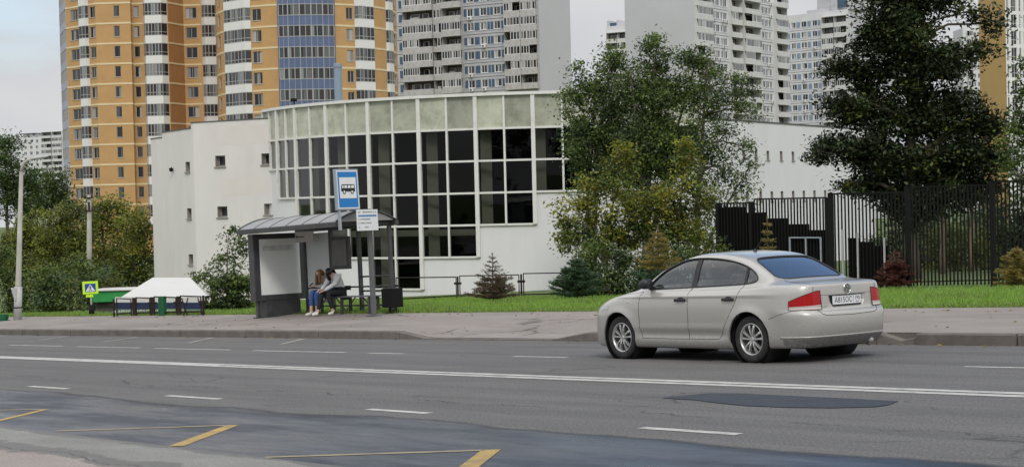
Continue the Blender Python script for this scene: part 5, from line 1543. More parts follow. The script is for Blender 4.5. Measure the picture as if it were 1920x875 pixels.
M['sign_lime'] = mat('fluorescent_lime', (0.55, 0.85, 0.03), 0.4, emis=None)
M['sign_grey'] = mat('sign_grey', (0.30, 0.33, 0.37), 0.5, var=0.1, scale=8)
M['plaque'] = mat('beige_plaque', (0.50, 0.46, 0.42), 0.5, var=0.08, scale=5)
M['notice'] = mat('brown_grey_notice', (0.13, 0.125, 0.115), 0.4, var=0.25, scale=4)
M['bin_green'] = mat('green_painted_metal', (0.010, 0.115, 0.045), 0.45, var=0.25, scale=6)
M['galv'] = mat('galvanised_steel', (0.42, 0.42, 0.41), 0.55, var=0.2, scale=3)
M['wood_pole'] = mat('weathered_concrete_pole', (0.38, 0.365, 0.32), 0.9, var=0.25, scale=3)
M['ceramic'] = mat('brown_ceramic', (0.06, 0.035, 0.02), 0.3)
M['rail'] = mat('rusty_dark_rail', (0.026, 0.018, 0.016), 0.8, var=0.4, scale=6, spec=0.25)
M['tent'] = mat('white_awning_fabric', (0.58, 0.57, 0.54), 0.8, var=0.04, scale=1)
M['navy'] = mat('navy_fabric', (0.015, 0.025, 0.075), 0.8, var=0.15, scale=3)
M['banner'] = mat('grey_green_banner', (0.22, 0.28, 0.27), 0.7, var=0.3, scale=2.5, dirt=(0.42, 0.47, 0.52), dirt_amt=0.7, dirt_scale=1.2)
M['banner_blue'] = mat('blue_banner', (0.20, 0.28, 0.48), 0.7, var=0.3, scale=4)
M['stall_green'] = mat('bright_green_awning', (0.02, 0.26, 0.06), 0.6, var=0.3, scale=3)
M['fence'] = mat('black_fence_paint', (0.007, 0.0065, 0.0065), 0.7, var=0.3, scale=6, spec=0.2)
M['sheet_black'] = mat('black_profiled_sheet', (0.006, 0.0055, 0.0055), 0.85, var=0.3, scale=2, spec=0.15)

def text_mesh(name, s, size, m, parent, T, depth=0.001, align='CENTER', sx=1.0):
    cu = bpy.data.curves.new(name, 'FONT'); cu.body = s; cu.size = size; cu.extrude = depth; cu.align_x = align; cu.align_y = 'CENTER'
    tmp = bpy.data.objects.new(name, cu); COL.objects.link(tmp)
    dg = bpy.context.evaluated_depsgraph_get()
    me = bpy.data.meshes.new_from_object(tmp.evaluated_get(dg))
    bpy.data.objects.remove(tmp); bpy.data.curves.remove(cu)
    me.transform(T @ Matrix.Diagonal((sx, 1, 1, 1)))
    me.materials.clear(); me.materials.append(m)
    return link(name, me, parent)
ROAD_X = (0, -math.atan(SLOPE), A_ROAD - R(90))       # local x uphill along the road, y across it, away from the camera
def slots(o): return o

# ---- bus shelter
SH0 = P(37.6, 22.7); SH0.z = zbase(37.6) + zoff(37.6, 23.0)
sh = thing('bus_shelter', 'dark grey bus shelter with a barrel roof and an advertising panel at one end', 'bus shelter', SH0, ROAD_X)
b = MB()
# roof sheet: arch across y
y0, y1, ze, zc = -0.55, 1.22, 2.30, 0.26
XA, XB = 0.28, 4.78
arch = [(y0 + (y1 - y0) * i / 14, ze + zc * math.sin(math.pi * i / 14) ** 0.9) for i in range(15)]
for i in range(14):
    (a, za), (c, zc_) = arch[i], arch[i + 1]
    b.face([(XA, a, za), (XB, a, za), (XB, c, zc_), (XA, c, zc_)])
    b.face([(XA, a, za - 0.012), (XB, a, za - 0.012), (XB, c, zc_ - 0.012), (XA, c, zc_ - 0.012)])
b.build('roof_sheet', M['poly'], sh, smooth=True, fix=False)
for k in range(7):
    x = XA + (XB - XA) * k / 6
    b = MB(); b.tube([(x, a, z + 0.004) for a, z in arch], 0.026 if k in (0, 6) else 0.009, 6)
    b.build('roof_rib', M['shelter'], sh, smooth=True)
b = MB(); b.prism([(y, z) for y, z in arch], -0.006, 0.006, 0, Matrix(((0, 1, 0, XB - 0.02), (1, 0, 0, 0), (0, 0, 1, 0), (0, 0, 0, 1))))
b.build('gable_panel', M['poly'], sh)
for y in (y0, y1):
    b = MB(); b.box(XA - 0.04, XB + 0.04, y - 0.05, y + 0.05, ze - 0.13, ze - 0.012); b.build('eave_beam', M['shelter'], sh, bevel=0.01)
for x in (0.80, 2.0, 3.27, 4.6):
    b = MB(); b.box(x - 0.045, x + 0.045, 1.08, 1.17, -0.05, ze - 0.13); b.box(x - 0.10, x + 0.10, 1.03, 1.22, 0.0, 0.012); b.build('rear_post', M['shelter'], sh, bevel=0.008)
b = MB(); b.box(4.98, 5.08, 0.19, 0.29, 0.0, ze - 0.02); b.box(4.88, 5.18, 0.09, 0.39, 0.0, 0.02); b.box(4.84, 4.979, 0.20, 0.28, ze - 0.10, ze - 0.03); b.build('front_post', M['post'], sh, bevel=0.008)
for x in (2.0, 3.27, 4.6):
    b = MB(); b.box(x - 0.03, x + 0.03, y0 + 0.05, 1.08, ze - 0.11, ze - 0.03); b.build('cross_beam', M['shelter'], sh)
# back rails
for z, xa, xb in ((0.94, 3.31, 4.56), (0.69, 0.84, 4.56), (0.58, 3.31, 4.56), (0.22, 0.84, 4.56)):
    b = MB(); b.tube([(xa, 1.125, z), (xb, 1.125, z)], 0.022, 8); b.build('back_rail', M['shelter'], sh, smooth=True)
b = MB(); b.box(0.86, 1.94, 1.115, 1.13, 0.30, 2.12); b.build('frosted_panel', M['frosted'], sh)
b = MB(); b.box(2.07, 2.90, 1.05, 1.13, 1.15, 1.98); nb = b.build('notice_case', M['shelter'], sh, bevel=0.01)
b = MB(); b.box(2.15, 2.82, 1.035, 1.048, 1.24, 1.90); b.build('notice_glass', M['notice'], nb)
# hanging plaque under the eave
b = MB(); b.box(0.80, 1.66, 0.82, 0.85, 1.90, 2.17); pq = b.build('stop_plaque', M['plaque'], sh, bevel=0.006)
b = MB(); b.box(0.86, 0.91, 0.812, 0.818, 2.02, 2.08); b.box(0.94, 1.24, 0.812, 0.818, 2.03, 2.055); b.build('plaque_print', M['sign_black'], pq)
# advertising panel
b = MB(); b.box(0.27, 0.53, -0.30, 1.26, 0.42, 2.17); adp = b.build('advert_case', M['shelter'], sh, bevel=0.015)
b = MB(); b.box(0.532, 0.542, -0.12, 1.10, 0.58, 2.03); po = b.build('poster', M['poster'], adp)
b = MB(); b.box(0.5425, 0.5432, -0.03, 0.92, 1.72, 1.86); b.build('poster_print', M['poster_band'], po)
b = MB(); b.box(0.24, 0.56, 0.0, 1.05, -0.06, 0.42); b.build('advert_base', M['shelter'], sh, bevel=0.01)
b = MB(); b.box(0.35, 0.45, -0.20, -0.12, -0.06, 0.42); b.box(0.3, 0.5, -0.26, -0.06, -0.02, 0.012); b.build('advert_foot', M['shelter'], sh)

# bench inside the shelter
bn = thing('bench', 'dark slatted bench with braced legs inside the bus shelter', 'bench', SH0, ROAD_X)
b = MB()
for k in range(4):
    y = 0.62 + k * 0.095; b.box(1.55, 4.40, y, y + 0.08, 0.445, 0.475)
b.build('seat', M['post'], bn, bevel=0.004)
for x in (1.75, 3.05, 4.25):
    b = MB(); b.box(x - 0.03, x + 0.03, 0.64, 0.70, -0.03, 0.444); b.box(x - 0.03, x + 0.03, 0.90, 0.96, -0.03, 0.444); b.box(x - 0.028, x + 0.028, 0.701, 0.899, 0.38, 0.44); b.build('leg', M['shelter'], bn)
for xa, xb in ((1.78, 2.18), (3.02, 2.62), (3.08, 3.48), (4.22, 3.82)):
    b = MB(); b.tube([(xa, 0.79, 0.12), (xb, 0.79, 0.44)], 0.016, 6); b.build('brace', M['shelter'], bn)

# blue bus stop sign on the roof corner
bs = thing('bus_stop_sign', 'blue bus stop sign with a black bus pictogram above the shelter roof', 'sign', SH0 + Matrix.Rotation(ROAD_X[2], 3, 'Z') @ Vector((4.86, -0.56, 2.34 + 4.86 * SLOPE)), (0.0, -0.075, ROAD_X[2]))
b = MB(); b.box(-0.03, 0.03, -0.035, 0.025, -0.25, 0.25); b.build('bracket', M['sign_grey'], bs)
b = MB(); b.box(-0.05, 0.05, -0.08, 0.58, 0.22, 1.20); fr = b.build('frame', M['sign_grey'], bs, bevel=0.012)
b = MB(); b.box(0.051, 0.056, -0.050, 0.550, 0.255, 1.165); b.build('border', M['sign_white'], bs)
b = MB(); b.box(0.0565, 0.060, -0.026, 0.526, 0.285, 1.135); b.build('blue_face', M['sign_blue'], bs)
b = MB(); b.box(0.0605, 0.064, 0.012, 0.488, 0.50, 1.00); b.build('white_field', M['sign_white'], bs, bevel=0.0015)
b = MB()
YT = Matrix(((0, -1, 0, 0.0), (0.806, 0, 0, 0), (0, 0, 1, 0), (0, 0, 0, 1)))     # prism axis -> +x
def yz(poly, x0, x1, m=0): b.prism(poly, -x1, -x0, m, YT)
body = [(0.065, 0.68), (0.075, 0.80), (0.10, 0.835), (0.53, 0.835), (0.555, 0.80), (0.56, 0.66), (0.09, 0.66)]
yz(body, 0.0645, 0.067)
for cy_ in (0.17, 0.45):
    yz([(cy_ + 0.055 * math.cos(q), 0.655 + 0.055 * math.sin(q)) for q in lin(0, 2 * math.pi, 16)[:-1]], 0.0645, 0.0685)
pic = b.build('bus_pictogram', M['sign_black'], bs)
b = MB()
for a, c in ((0.10, 0.155), (0.18, 0.275), (0.30, 0.40), (0.425, 0.53)):
    yz([(a, 0.745), (c, 0.745), (c, 0.812), (a + 0.006, 0.812)], 0.0672, 0.0682)
for cy_ in (0.17, 0.45):
    yz([(cy_ + 0.030 * math.cos(q), 0.655 + 0.030 * math.sin(q)) for q in lin(0, 2 * math.pi, 12)[:-1]], 0.0687, 0.0695)
b.build('pictogram_window', M['sign_white'], pic)
# white timetable on the front post
tt = thing('timetable_sign', 'white timetable board with a blue heading line fixed to the front shelter post', 'sign', SH0 + Matrix.Rotation(ROAD_X[2], 3, 'Z') @ Vector((5.20, 0.14, 2.05 + 5.2 * SLOPE)), (0, -0.05, ROAD_X[2]))
b = MB(); b.box(-0.012, 0.012, -0.44, 0.17, 0.0, 0.50); b.build('board', M['sign_white'], tt, bevel=0.004)
b = MB(); b.box(-0.16, -0.013, 0.08, 0.14, 0.1, 0.16); b.build('bracket', M['post'], tt)
b = MB(); b.box(0.0125, 0.0135, -0.40, 0.13, 0.33, 0.375); b.build('heading_line', mat('timetable_blue', (0.08, 0.22, 0.42), 0.5), tt)
b = MB()
tr_ = random.Random(5)
for z, spans in ((0.44, ((-0.40, -0.33), (-0.27, 0.0), (0.03, 0.06), (0.09, 0.13))), (0.27, ((-0.40, -0.37), (-0.34, -0.06))), (0.18, ((-0.40, -0.37), (-0.34, -0.20), (-0.18, -0.02))), (0.08, ((-0.40, -0.36), (-0.22, -0.12)))):
    for a, c in spans:
        y = a
        while y < c:
            w = tr_.uniform(0.008, 0.02); b.box(0.0125, 0.0132, y, min(c, y + w), z - 0.016, z + 0.016); y += w + 0.008
b.build('timetable_print', M['notice'], tt)

# litter bin
bp_ = gnd(737, 588)
bi = thing('litter_bin', 'black metal litter bin on two legs at the right end of the shelter', 'litter bin', bp_, ROAD_X)
b = MB()
bx = [(-0.21, 0.16), (0.21, 0.16), (0.22, 0.62), (-0.22, 0.62)]
b.prism(bx, -0.17, 0.17)
b.build('bin_box', M['black_iron'], bi, bevel=0.015)
b = MB(); b.box(-0.18, 0.18, -0.13, 0.13, 0.621, 0.628); b.build('bin_mouth', M['dark_metal'], bi)
for x in (-0.14, 0.12):
    b = MB(); b.box(x, x + 0.03, -0.015, 0.015, 0, 0.16); b.box(x - 0.06, x + 0.09, -0.08, 0.08, 0, 0.012); b.build('leg', M['black_iron'], bi)
b = MB(); b.box(-0.108, 0.118, -0.01, 0.01, 0.075, 0.095); b.build('leg_bar', M['black_iron'], bi)

# ---- lamp post at the left
lp = gnd(33, 599); D = lp.y
t = thing('lamp_post', 'tall grey lamp post with a thicker foot and a curved arm at the left edge', 'lamp post', lp)
top = at(40, 322, D) - lp
b = MB(); q = at(34.5, 537, D) - lp
b.tube([(0, 0, -0.1), q], [0.135, 0.125], 14); b.build('foot', M['galv'], t, smooth=True)
b = MB(); b.tube([q - Vector((0, 0, 0.02)), q + Vector((0, 0, 0.05)), top], [0.12, 0.095, 0.065], 12); b.build('pole', M['wood_pole'], t, smooth=True)
b = MB(); pts = [at(x, y, D - 0.02 * i) - lp for i, (x, y) in enumerate(((40, 324), (41.5, 314), (45, 306), (52, 300), (62, 297.5)))]
b.tube(pts, [0.06, 0.052, 0.048, 0.045, 0.04], 8); b.build('arm', M['wood_pole'], t, smooth=True)
b = MB(); e = pts[-1]
b.lathe([(0.001, -0.28), (0.07, -0.24), (0.10, 0.0), (0.07, 0.26), (0.001, 0.30)], 12, 0, Matrix.Translation(e + Vector((0.22, 0, 0.03))) @ Matrix.Rotation(R(82), 4, 'Y') @ Matrix.Diagonal((0.55, 1, 1, 1)))
b.build('lamp_head', M['galv'], t, smooth=True)
b = MB(); c = at(27, 547, D - 0.1) - lp; b.prism([(-0.10, 0.14), (0.08, 0.14), (0.06, -0.26), (0.02, -0.30)], -0.06, 0.06, 0, Matrix.Translation(c)); b.build('cable_box', M['galv'], t)
b = MB(); c = at(33.5, 576, D) - lp; b.lathe([(0.138, -0.02), (0.142, 0.0), (0.138, 0.02)], 14, 0, Matrix.Translation(c)); b.build('strap', M['black_iron'], t)

# ---- pole with insulators
D = 82; bp_ = on_ground(166, D)
t = thing('utility_pole', 'old grey utility pole with brown insulators among the yellowing trees', 'utility pole', bp_)
top = at(167.5, 366, D) - bp_
b = MB(); b.tube([(0, 0, -0.2), top], [0.17, 0.10], 10); b.build('pole', M['wood_pole'], t, smooth=True)
for k, (px, py) in enumerate(((167, 371), (168, 395))):
    c = at(px, py, D) - bp_
    b = MB(); b.box(c.x - 0.20, c.x + 0.20, -0.16, -0.11, c.z - 0.03, c.z + 0.03); cb = b.build('crossarm', M['rail'], t)
    for dx in (-0.17, 0.17):
        b = MB(); b.lathe([(0.02, -0.02), (0.055, 0.03), (0.05, 0.09), (0.035, 0.1), (0.05, 0.14), (0.03, 0.19), (0.001, 0.2)], 10, 0, Matrix.Translation((c.x + dx, -0.135, c.z + 0.03))); b.build('insulator', M['ceramic'], cb)
b = MB(); c = at(168, 386, D) - bp_; b.tube([(c.x, -0.12, c.z - 0.25), (c.x, -0.14, c.z + 0.2)], 0.06, 8); b.build('cable_joint', M['ceramic'], t)
b = MB()
a = at(167, 371, D); e = at(-60, 452, 74)
b.tube([a + (e - a) * q - Vector((0, 0, 0.9 * math.sin(math.pi * q))) for q in lin(0, 1, 14)], 0.014, 5)
o = b.build('overhead_cable', M['black_iron']); tag(o, 'thin overhead cable sagging left from the utility pole', 'cable')

# ---- pedestrian crossing sign
cs0 = gnd(172, 591); D = cs0.y
t = thing('crossing_sign', 'pedestrian crossing sign with a fluorescent lime border on a dark post', 'sign', cs0, (0, -0.02, 0.12))
f = D / FPX
zt, zb = (at(172, 527, D).z - cs0.z), (at(172, 552.5, D).z - cs0.z - 0.02)
w = 14.3 * f
b = MB(); b.tube([(0, 0.04, -0.1), (0, 0.04, zt)], 0.03, 8); b.build('post', M['galv'], t, smooth=True)
b = MB(); b.tube([(0, 0.04, -0.1), (0, 0.04, 20 * f)], 0.09, 10); b.build('post_base', M['black_iron'], t, smooth=True)
b = MB(); b.box(-w, w, -0.012, 0.004, zb + 0.05, zt); pl_ = b.build('lime_board', M['sign_lime'], t, bevel=0.004)
bw, bb, bt = w * 0.70, zb + 0.05 + w * 0.28, zt - w * 0.30
b = MB(); b.box(-bw, bw, -0.016, -0.0125, bb, bt); b.build('blue_square', mat('sign_deep_blue', (0.012, 0.06, 0.30), 0.4), t)
b = MB(); b.prism([(-bw * 0.92, bb + 0.02), (bw * 0.92, bb + 0.02), (0, bt - 0.02)], -0.019, -0.0165, 0); b.build('white_triangle', M['sign_white'], t)
b = MB(); h = bt - bb; k = h / 0.35
def pz(poly): b.prism([(x * k, bb + z * k) for x, z in poly], -0.0215, -0.0195, 0)
pz([(0.02 * math.cos(q) - 0.005, 0.245 + 0.02 * math.sin(q)) for q in lin(0, 2 * math.pi, 10)[:-1]])
pz([(-0.03, 0.22), (0.015, 0.222), (0.022, 0.13), (-0.012, 0.13)])
pz([(-0.012, 0.13), (0.01, 0.13), (-0.045, 0.04), (-0.07, 0.045)]); pz([(0.0, 0.13), (0.022, 0.13), (0.062, 0.045), (0.04, 0.038)])
pz([(-0.03, 0.215), (-0.022, 0.19), (-0.062, 0.15), (-0.07, 0.165)]); pz([(0.012, 0.215), (0.018, 0.19), (0.055, 0.155), (0.062, 0.17)])
b.build('walker', M['sign_black'], t)
b = MB(); b.box(-7.2 * f * 1.2, 4.5 * f, -0.012, 0.004, zb - 0.05, zb + 0.03); b.build('lower_plate', M['sign_lime'], t)

# ---- green stall, pavilion with banner, railings
D = 64; q = on_ground(205, D)
t = thing('market_stall', 'bright green stall with a white roof edge behind the crossing sign', 'stall', q)
L_ = lambda px, py, d=D: at(px, py, d) - q
b = MB(); a, c = L_(174, 566), L_(252, 545); b.box(a.x, c.x, -0.02, 1.8, a.z, c.z); b.build('green_awning', M['stall_green'], t)
b = MB(); a, c = L_(172, 545.5), L_(262, 541.5); b.box(a.x, c.x, -0.10, 1.9, a.z, c.z); b.build('roof_edge', M['tent'], t)
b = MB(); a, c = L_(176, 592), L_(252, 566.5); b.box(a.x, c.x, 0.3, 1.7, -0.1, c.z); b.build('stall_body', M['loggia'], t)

D = 53.5; q = on_ground(300, D)
t = thing('pavilion', 'white hipped awning pavilion with a navy band and banners beside the white hall', 'pavilion', q)
L_ = lambda px, py, d=D: at(px, py, d) - q
b = MB()
e0, e1, e2, e3 = L_(216, 563), L_(388, 554), L_(394, 553, D + 5.0), L_(262, 557, D + 5.0)
e0 = L_(214, 564.5); r0, r1 = L_(286, 520, D + 2.4), L_(356, 520, D + 2.4)
for face in ((e0, e1, r1, r0), (e1, e2, r1), (e2, e3, r0, r1), (e3, e0, r0)): b.face(face)
b.build('awning', M['tent'], t)
def strip(pa, pb, y0_, y1_, m, nm, out=0.0):
    b = MB(); A_, B_ = L_(pa, y0_), L_(pb, y0_); C_, D_ = L_(pb, y1_), L_(pa, y1_)
    for v in (A_, B_, C_, D_): v.y -= out
    k = Vector((0, 0.05, 0)); b.face([A_, B_, C_, D_]); b.face([A_ + k, B_ + k, C_ + k, D_ + k]); b.face([A_, A_ + k, B_ + k, B_]); b.face([D_, D_ + k, C_ + k, C_])
    return b.build(nm, M[m], t)
strip(216, 384, 566.5, 556.5, 'tent', 'valance', 0.02)
strip(216, 384, 577.5, 566.7, 'navy', 'navy_band', 0.05)
strip(222, 300, 594, 577.7, 'banner', 'banner', 0.0)
strip(300.5, 345, 594, 577.7, 'frosted', 'banner', 0.0)
strip(345.5, 384, 594, 577.7, 'banner_blue', 'banner', 0.0)
a = L_(258, 586.6); text_mesh('banner_lettering', 'ШИНОМОНТАЖ', 14.5 * D / FPX, M['sign_white'], t, Matrix.Translation(a + Vector((0, -0.04, 0))) @ Matrix.Rotation(R(90), 4, 'X'), 0.004, sx=0.82)
for px in (220, 270, 320, 380):
    b = MB(); c = L_(px, 580); b.tube([(c.x, 0.1, -0.2), (c.x, 0.1, c.z + 0.2)], 0.03, 6); b.build('pavilion_post', M['galv'], t)

def railing(label, pts, h, double=True, name='railing', low=0.10, group=None):
    """pts: ground points of the posts"""
    t = thing(name, label, 'railing', pts[0], group=group)
    o = pts[0]
    for p in pts:
        p = p - o
        b = MB(); b.tube([p - Vector((0, 0, .1)), p + Vector((0, 0, h * 0.98))], 0.035, 6); b.box(p.x - 0.14, p.x + 0.14, p.y - 0.012, p.y + 0.012, p.z + h * 0.62, p.z + h * 0.72); b.build('post', M['rail'], t)
    for a, c in zip(pts[:-1], pts[1:]):
        a, c = a - o, c - o; d = (c - a).normalized()
        a2, c2 = a + d * 0.14, c - d * 0.14
        U_ = Vector((0, 0, 1))
        b = MB(); b.tube([a2 + U_ * 0.02, a2 + U_ * h, c2 + U_ * (h - 0.04), c2 + U_ * 0.02], 0.022, 6); b.tube([a2 + U_ * low, c2 + U_ * low], 0.026, 6)
        b.build('rail_panel', M['rail'], t)
    return t
pr = [gnd(740, 566), gnd(859, 559), gnd(978, 557), gnd(1100, 555)]
f = pr[1].y / FPX
railing('low rusty pipe railing on the grass before the glazed drum', pr, 42 * f)
pf = [gnd(214, 594), gnd(252, 592.5), gnd(286, 591.5), gnd(335, 591), gnd(382, 590)]
rl = railing('dark iron railing with thick posts in front of the white pavilion', pf, 35 * pf[1].y / FPX)
for ch in list(rl.children):
    if ch.name.startswith('post'):
        pass
for p in pf[1:4]:
    q = p - pf[0]; b = MB(); b.box(q.x - 0.05, q.x + 0.05, q.y - 0.04, q.y + 0.04, q.z - 0.1, q.z + 0.56); b.build('thick_post', M['rail'], rl)
for a, c in ((342, 352), (353, 344), (372, 381)):
    p0 = gnd(c, 592) - pf[0]; p1 = p0 + Vector(((a - c) * p0.y * 0 + (a - c) * 0.016, 0, 0.52)); b = MB(); b.tube([p0, p1], 0.02, 6); b.build('brace', M['rail'], rl)

def ribbed_bin(label, p, r_, h, flare=1.15):
    t = thing('ribbed_bin', label, 'litter bin', p)
    b = MB(); n = 20
    prof = [(r_ * flare * 1.15, 0), (r_ * flare * 1.15, 0.03), (r_, 0.05), (r_ * 0.98, h * 0.5), (r_ * 1.05, h), (r_ * 0.9, h)]
    for i in range(n):
        an = 2 * math.pi * i / n
        T = Matrix.Rotation(an, 4, 'Z')
        b.box(r_ * 0.96, r_ * 1.06, -r_ * 0.09, r_ * 0.09, 0.05, h, 0, T)
    b.lathe([(0.001, 0.03), (r_ * 0.96, 0.03), (r_ * 0.96, h * 0.98), (r_ * 0.8, h * 0.98), (r_ * 0.8, h * 0.5), (0.001, h * 0.5)], n)
    b.build('ribbed_drum', M['bin_green'], t)
    b = MB(); b.lathe([(0.001, 0.0), (r_ * 1.3, 0.0), (r_ * 1.3, 0.028), (0.001, 0.029)], n); b.build('foot_plate', M['bin_green'], t)
    return t
p = gnd(305, 592); f = p.y / FPX; ribbed_bin('slim green ribbed bin before the pavilion railing', p, 7.2 * f, 37 * f)
p = on_ground(939, 57.5); f = p.y / FPX; ribbed_bin('green ribbed bin against the white drum wall, behind the brown spruce', p, 8.0 * f, 37 * f, 1.0)
p = gnd(4, 601); f = p.y / FPX; ribbed_bin('green ribbed bin cut off by the left edge beside the lamp post', p, 11 * f, 12 * f, 1.0)

# ---- black iron fence with sheet panels
NF = 39.4
def s_at(px, n=NF, py=450):
    r = ray(px, py); u = r.x
    return (CA * n - u * SA * n) / (SA + u * CA)
def fpt(s, h=0.0, n=NF): return Vector((*sn_xy(s, n), zbase(s) + zoff(s, n) + h))
def z_px(px, py, n=NF):
    s = s_at(px, n, py); y = sn_xy(s, n)[1]
    return at(px, py, y).z
o0 = fpt(s_at(1700))
fence = thing('iron_fence', 'tall black iron bar fence with stepped sheet metal panels at its left end', 'fence', o0)
FA = math.atan2(-CA, SA)
def frot(s, z): x, y = sn_xy(s, NF); return Matrix.Translation((x - o0.x, y - o0.y, z - o0.z)) @ Matrix.Rotation(FA, 4, 'Z')
def fence_panel(pxa, pxb, ya, yb, gap=0.125, rails=True, bar=0.018):
    sa, sb = s_at(pxa, NF, ya), s_at(pxb, NF, yb)
    za, zb_ = z_px(pxa, ya), z_px(pxb, yb)
    z = (za + zb_) / 2
    L2 = sa - sb
    b = MB(); k = int(L2 / gap)
    base = min(fpt(sa).z, fpt(sb).z)
    T = frot(sa, z)
    for i in range(k + 1):
        x = L2 * i / k
        g = fpt(sa - x).z - z
        b.box(x - bar, x + bar, -bar, bar, g + 0.06, 0, 0, T)
    b.box(0, L2, -0.022, 0.022, 0.002, 0.05, 0, T)
    # lower rail follows the slope
    g0, g1 = fpt(sa).z + 0.18, fpt(sb).z + 0.18
    P0, P1 = Vector((*sn_xy(sa, NF), g0)) - o0, Vector((*sn_xy(sb, NF), g1)) - o0
    b.tube([P0 + Vector((0, 0, 0)), P1], 0.024, 4)
    b.build('bar_panel', M['fence'], fence)
def fence_post(px, ytop, w=0.05):
    s = s_at(px, NF, ytop); z = z_px(px, ytop); b = MB()
    T = frot(s, z); g = fpt(s).z - z
    b.box(-w, w, -w - 0.006, w + 0.006, g - 0.2, 0.02, 0, T); b.build('post', M['fence'], fence)
def sheet_panel(pxa, pxb, ytop, n=NF, nm='sheet_panel'):
    sa, sb = s_at(pxa, NF, ytop), s_at(pxb, NF, ytop); z = z_px((pxa + pxb) / 2, ytop); T = frot(sa, z); L2 = sa - sb
    b = MB(); k = max(2, int(L2 / 0.12)); g = min(fpt(sa).z, fpt(sb).z) - z
    for i in range(k):
        x0, x1 = L2 * i / k, L2 * (i + 1) / k; xm = x0 + (x1 - x0) * 0.6
        b.face([T @ Vector(v) for v in ((x0, 0.04, g), (xm, 0.04, g), (xm, 0.04, 0), (x0, 0.04, 0))])
        b.face([T @ Vector(v) for v in ((xm, 0.04, g), (x1, 0.065, g), (x1, 0.065, 0), (xm, 0.04, 0))])
        b.face([T @ Vector(v) for v in ((x1, 0.065, g), (x1, 0.04, g), (x1, 0.04, 0), (x1, 0.065, 0))])
    b.build(nm, M['sheet_black'], fence)
fence_panel(1347, 1405, 384, 381); fence_panel(1414, 1549, 375, 372)
fence_panel(1558, 1699, 364, 363); fence_panel(1703, 1858, 351, 350); fence_panel(1862, 2010, 341, 340)
for px, y in ((1346, 382), (1408, 379), (1551, 371), (1557, 363), (1701, 350), (1860, 341)): fence_post(px, y, 0.06)
for a, c, y in ((1347, 1396, 388), (1396, 1434, 398), (1434, 1474, 409), (1474, 1515, 420), (1515, 1549, 431), (1588, 1608, 446), (1612, 1638, 453), (1638, 1662, 461)): sheet_panel(a, c, y)
b = MB()
for px in (1484, 1514, 1542, 1583, 1611, 1661):
    s = s_at(px); zt = z_px(px, 444 if px < 1550 else 430 + (px - 1583) * .2); T = frot(s, zt); b = MB(); b.box(-0.022, 0.022, -0.10, -0.06, fpt(s).z - zt, 0, 0, T); b.build('pale_post', M['sign_grey' if px < 1550 else 'galv'], fence)
sa, sb = s_at(1484), s_at(1542); T = frot(sa, z_px(1512, 445)); b = MB(); b.box(0.04, sa - sb - 0.04, -0.098, -0.064, -0.02, 0.02, 0, T); b.build('pale_rail', M['sign_grey'], fence)
# low tube fence seen left of the car roof
t = thing('picket_fence', 'low dark picket fence between the shrubs and the sheet panels', 'fence', on_ground(1310, 56))
b = MB()
for i in range(14):
    x = -0.85 + i * 0.13; b.box(x - 0.018, x + 0.018, -0.01, 0.01, -0.1, 1.35)
b.box(-0.9, 0.9, 0.012, 0.04, 0.3, 0.35); b.box(-0.9, 0.9, 0.012, 0.04, 1.15, 1.2)
b.build('pickets', M['rail'], t)
# ------------------------------------------------------------------ two seated people
def skin_obj(name, joints, edges, m, parent, sub=2, root=0):
    """joints: list of ((x,y,z), radius); a Skin modifier grows one continuous surface"""
    me = bpy.data.meshes.new(name)
    me.from_pydata([j[0] for j in joints], edges, [])
    o = bpy.data.objects.new(name, me); COL.objects.link(o); o.parent = parent
    md = o.modifiers.new('skin', 'SKIN'); md.use_smooth_shade = True
    if not me.skin_vertices: me.skin_vertices.new()
    for i, j in enumerate(joints):
        r_ = j[1]; me.skin_vertices[0].data[i].radius = (r_, r_) if not hasattr(r_, '__len__') else r_
        me.skin_vertices[0].data[i].use_root = (i == root)
    sb = o.modifiers.new('subdivision', 'SUBSURF'); sb.levels = sub; sb.render_levels = sub
    dg = bpy.context.evaluated_depsgraph_get()
    m2 = bpy.data.meshes.new_from_object(o.evaluated_get(dg))
    o.modifiers.clear(); o.data = m2; m2.name = name
    m2.materials.clear(); m2.materials.append(m)
    m2.polygons.foreach_set('use_smooth', [True] * len(m2.polygons))
    return o
class Sk:
    def __init__(s): s.j, s.e = [], []
    def add(s, p, r_, par=None):
        s.j.append((tuple(p), r_)); k = len(s.j) - 1
        if par is not None: s.e.append((par, k))
        return k
    def chain(s, par, pts):
        for p, r_ in pts: par = s.add(p, r_, par)
        return par
M['skin'] = mat('skin', (0.52, 0.33, 0.25), 0.5, var=0.06, scale=12)
M['jeans'] = mat('blue_denim', (0.035, 0.085, 0.25), 0.85, var=0.35, scale=9, bump=0.3, bscale=40)
M['black_trousers'] = mat('black_trousers', (0.010, 0.010, 0.012), 0.8, var=0.3, scale=8)
M['grey_knit'] = mat('grey_knit', (0.25, 0.26, 0.26), 0.95, var=0.3, scale=14, bump=0.5, bscale=60)
M['white_hoodie'] = mat('white_hoodie', (0.66, 0.66, 0.67), 0.9, var=0.08, scale=7, bump=0.4, bscale=16)
M['shoe'] = mat('white_trainers', (0.68, 0.66, 0.62), 0.6, var=0.1, scale=12)
M['hair_brown'] = mat('light_brown_hair', (0.17, 0.085, 0.032), 0.5, var=0.45, scale=14, stretch=(6, 6, 0.6))
M['hair_black'] = mat('black_hair', (0.010, 0.008, 0.008), 0.4, var=0.3, scale=14)
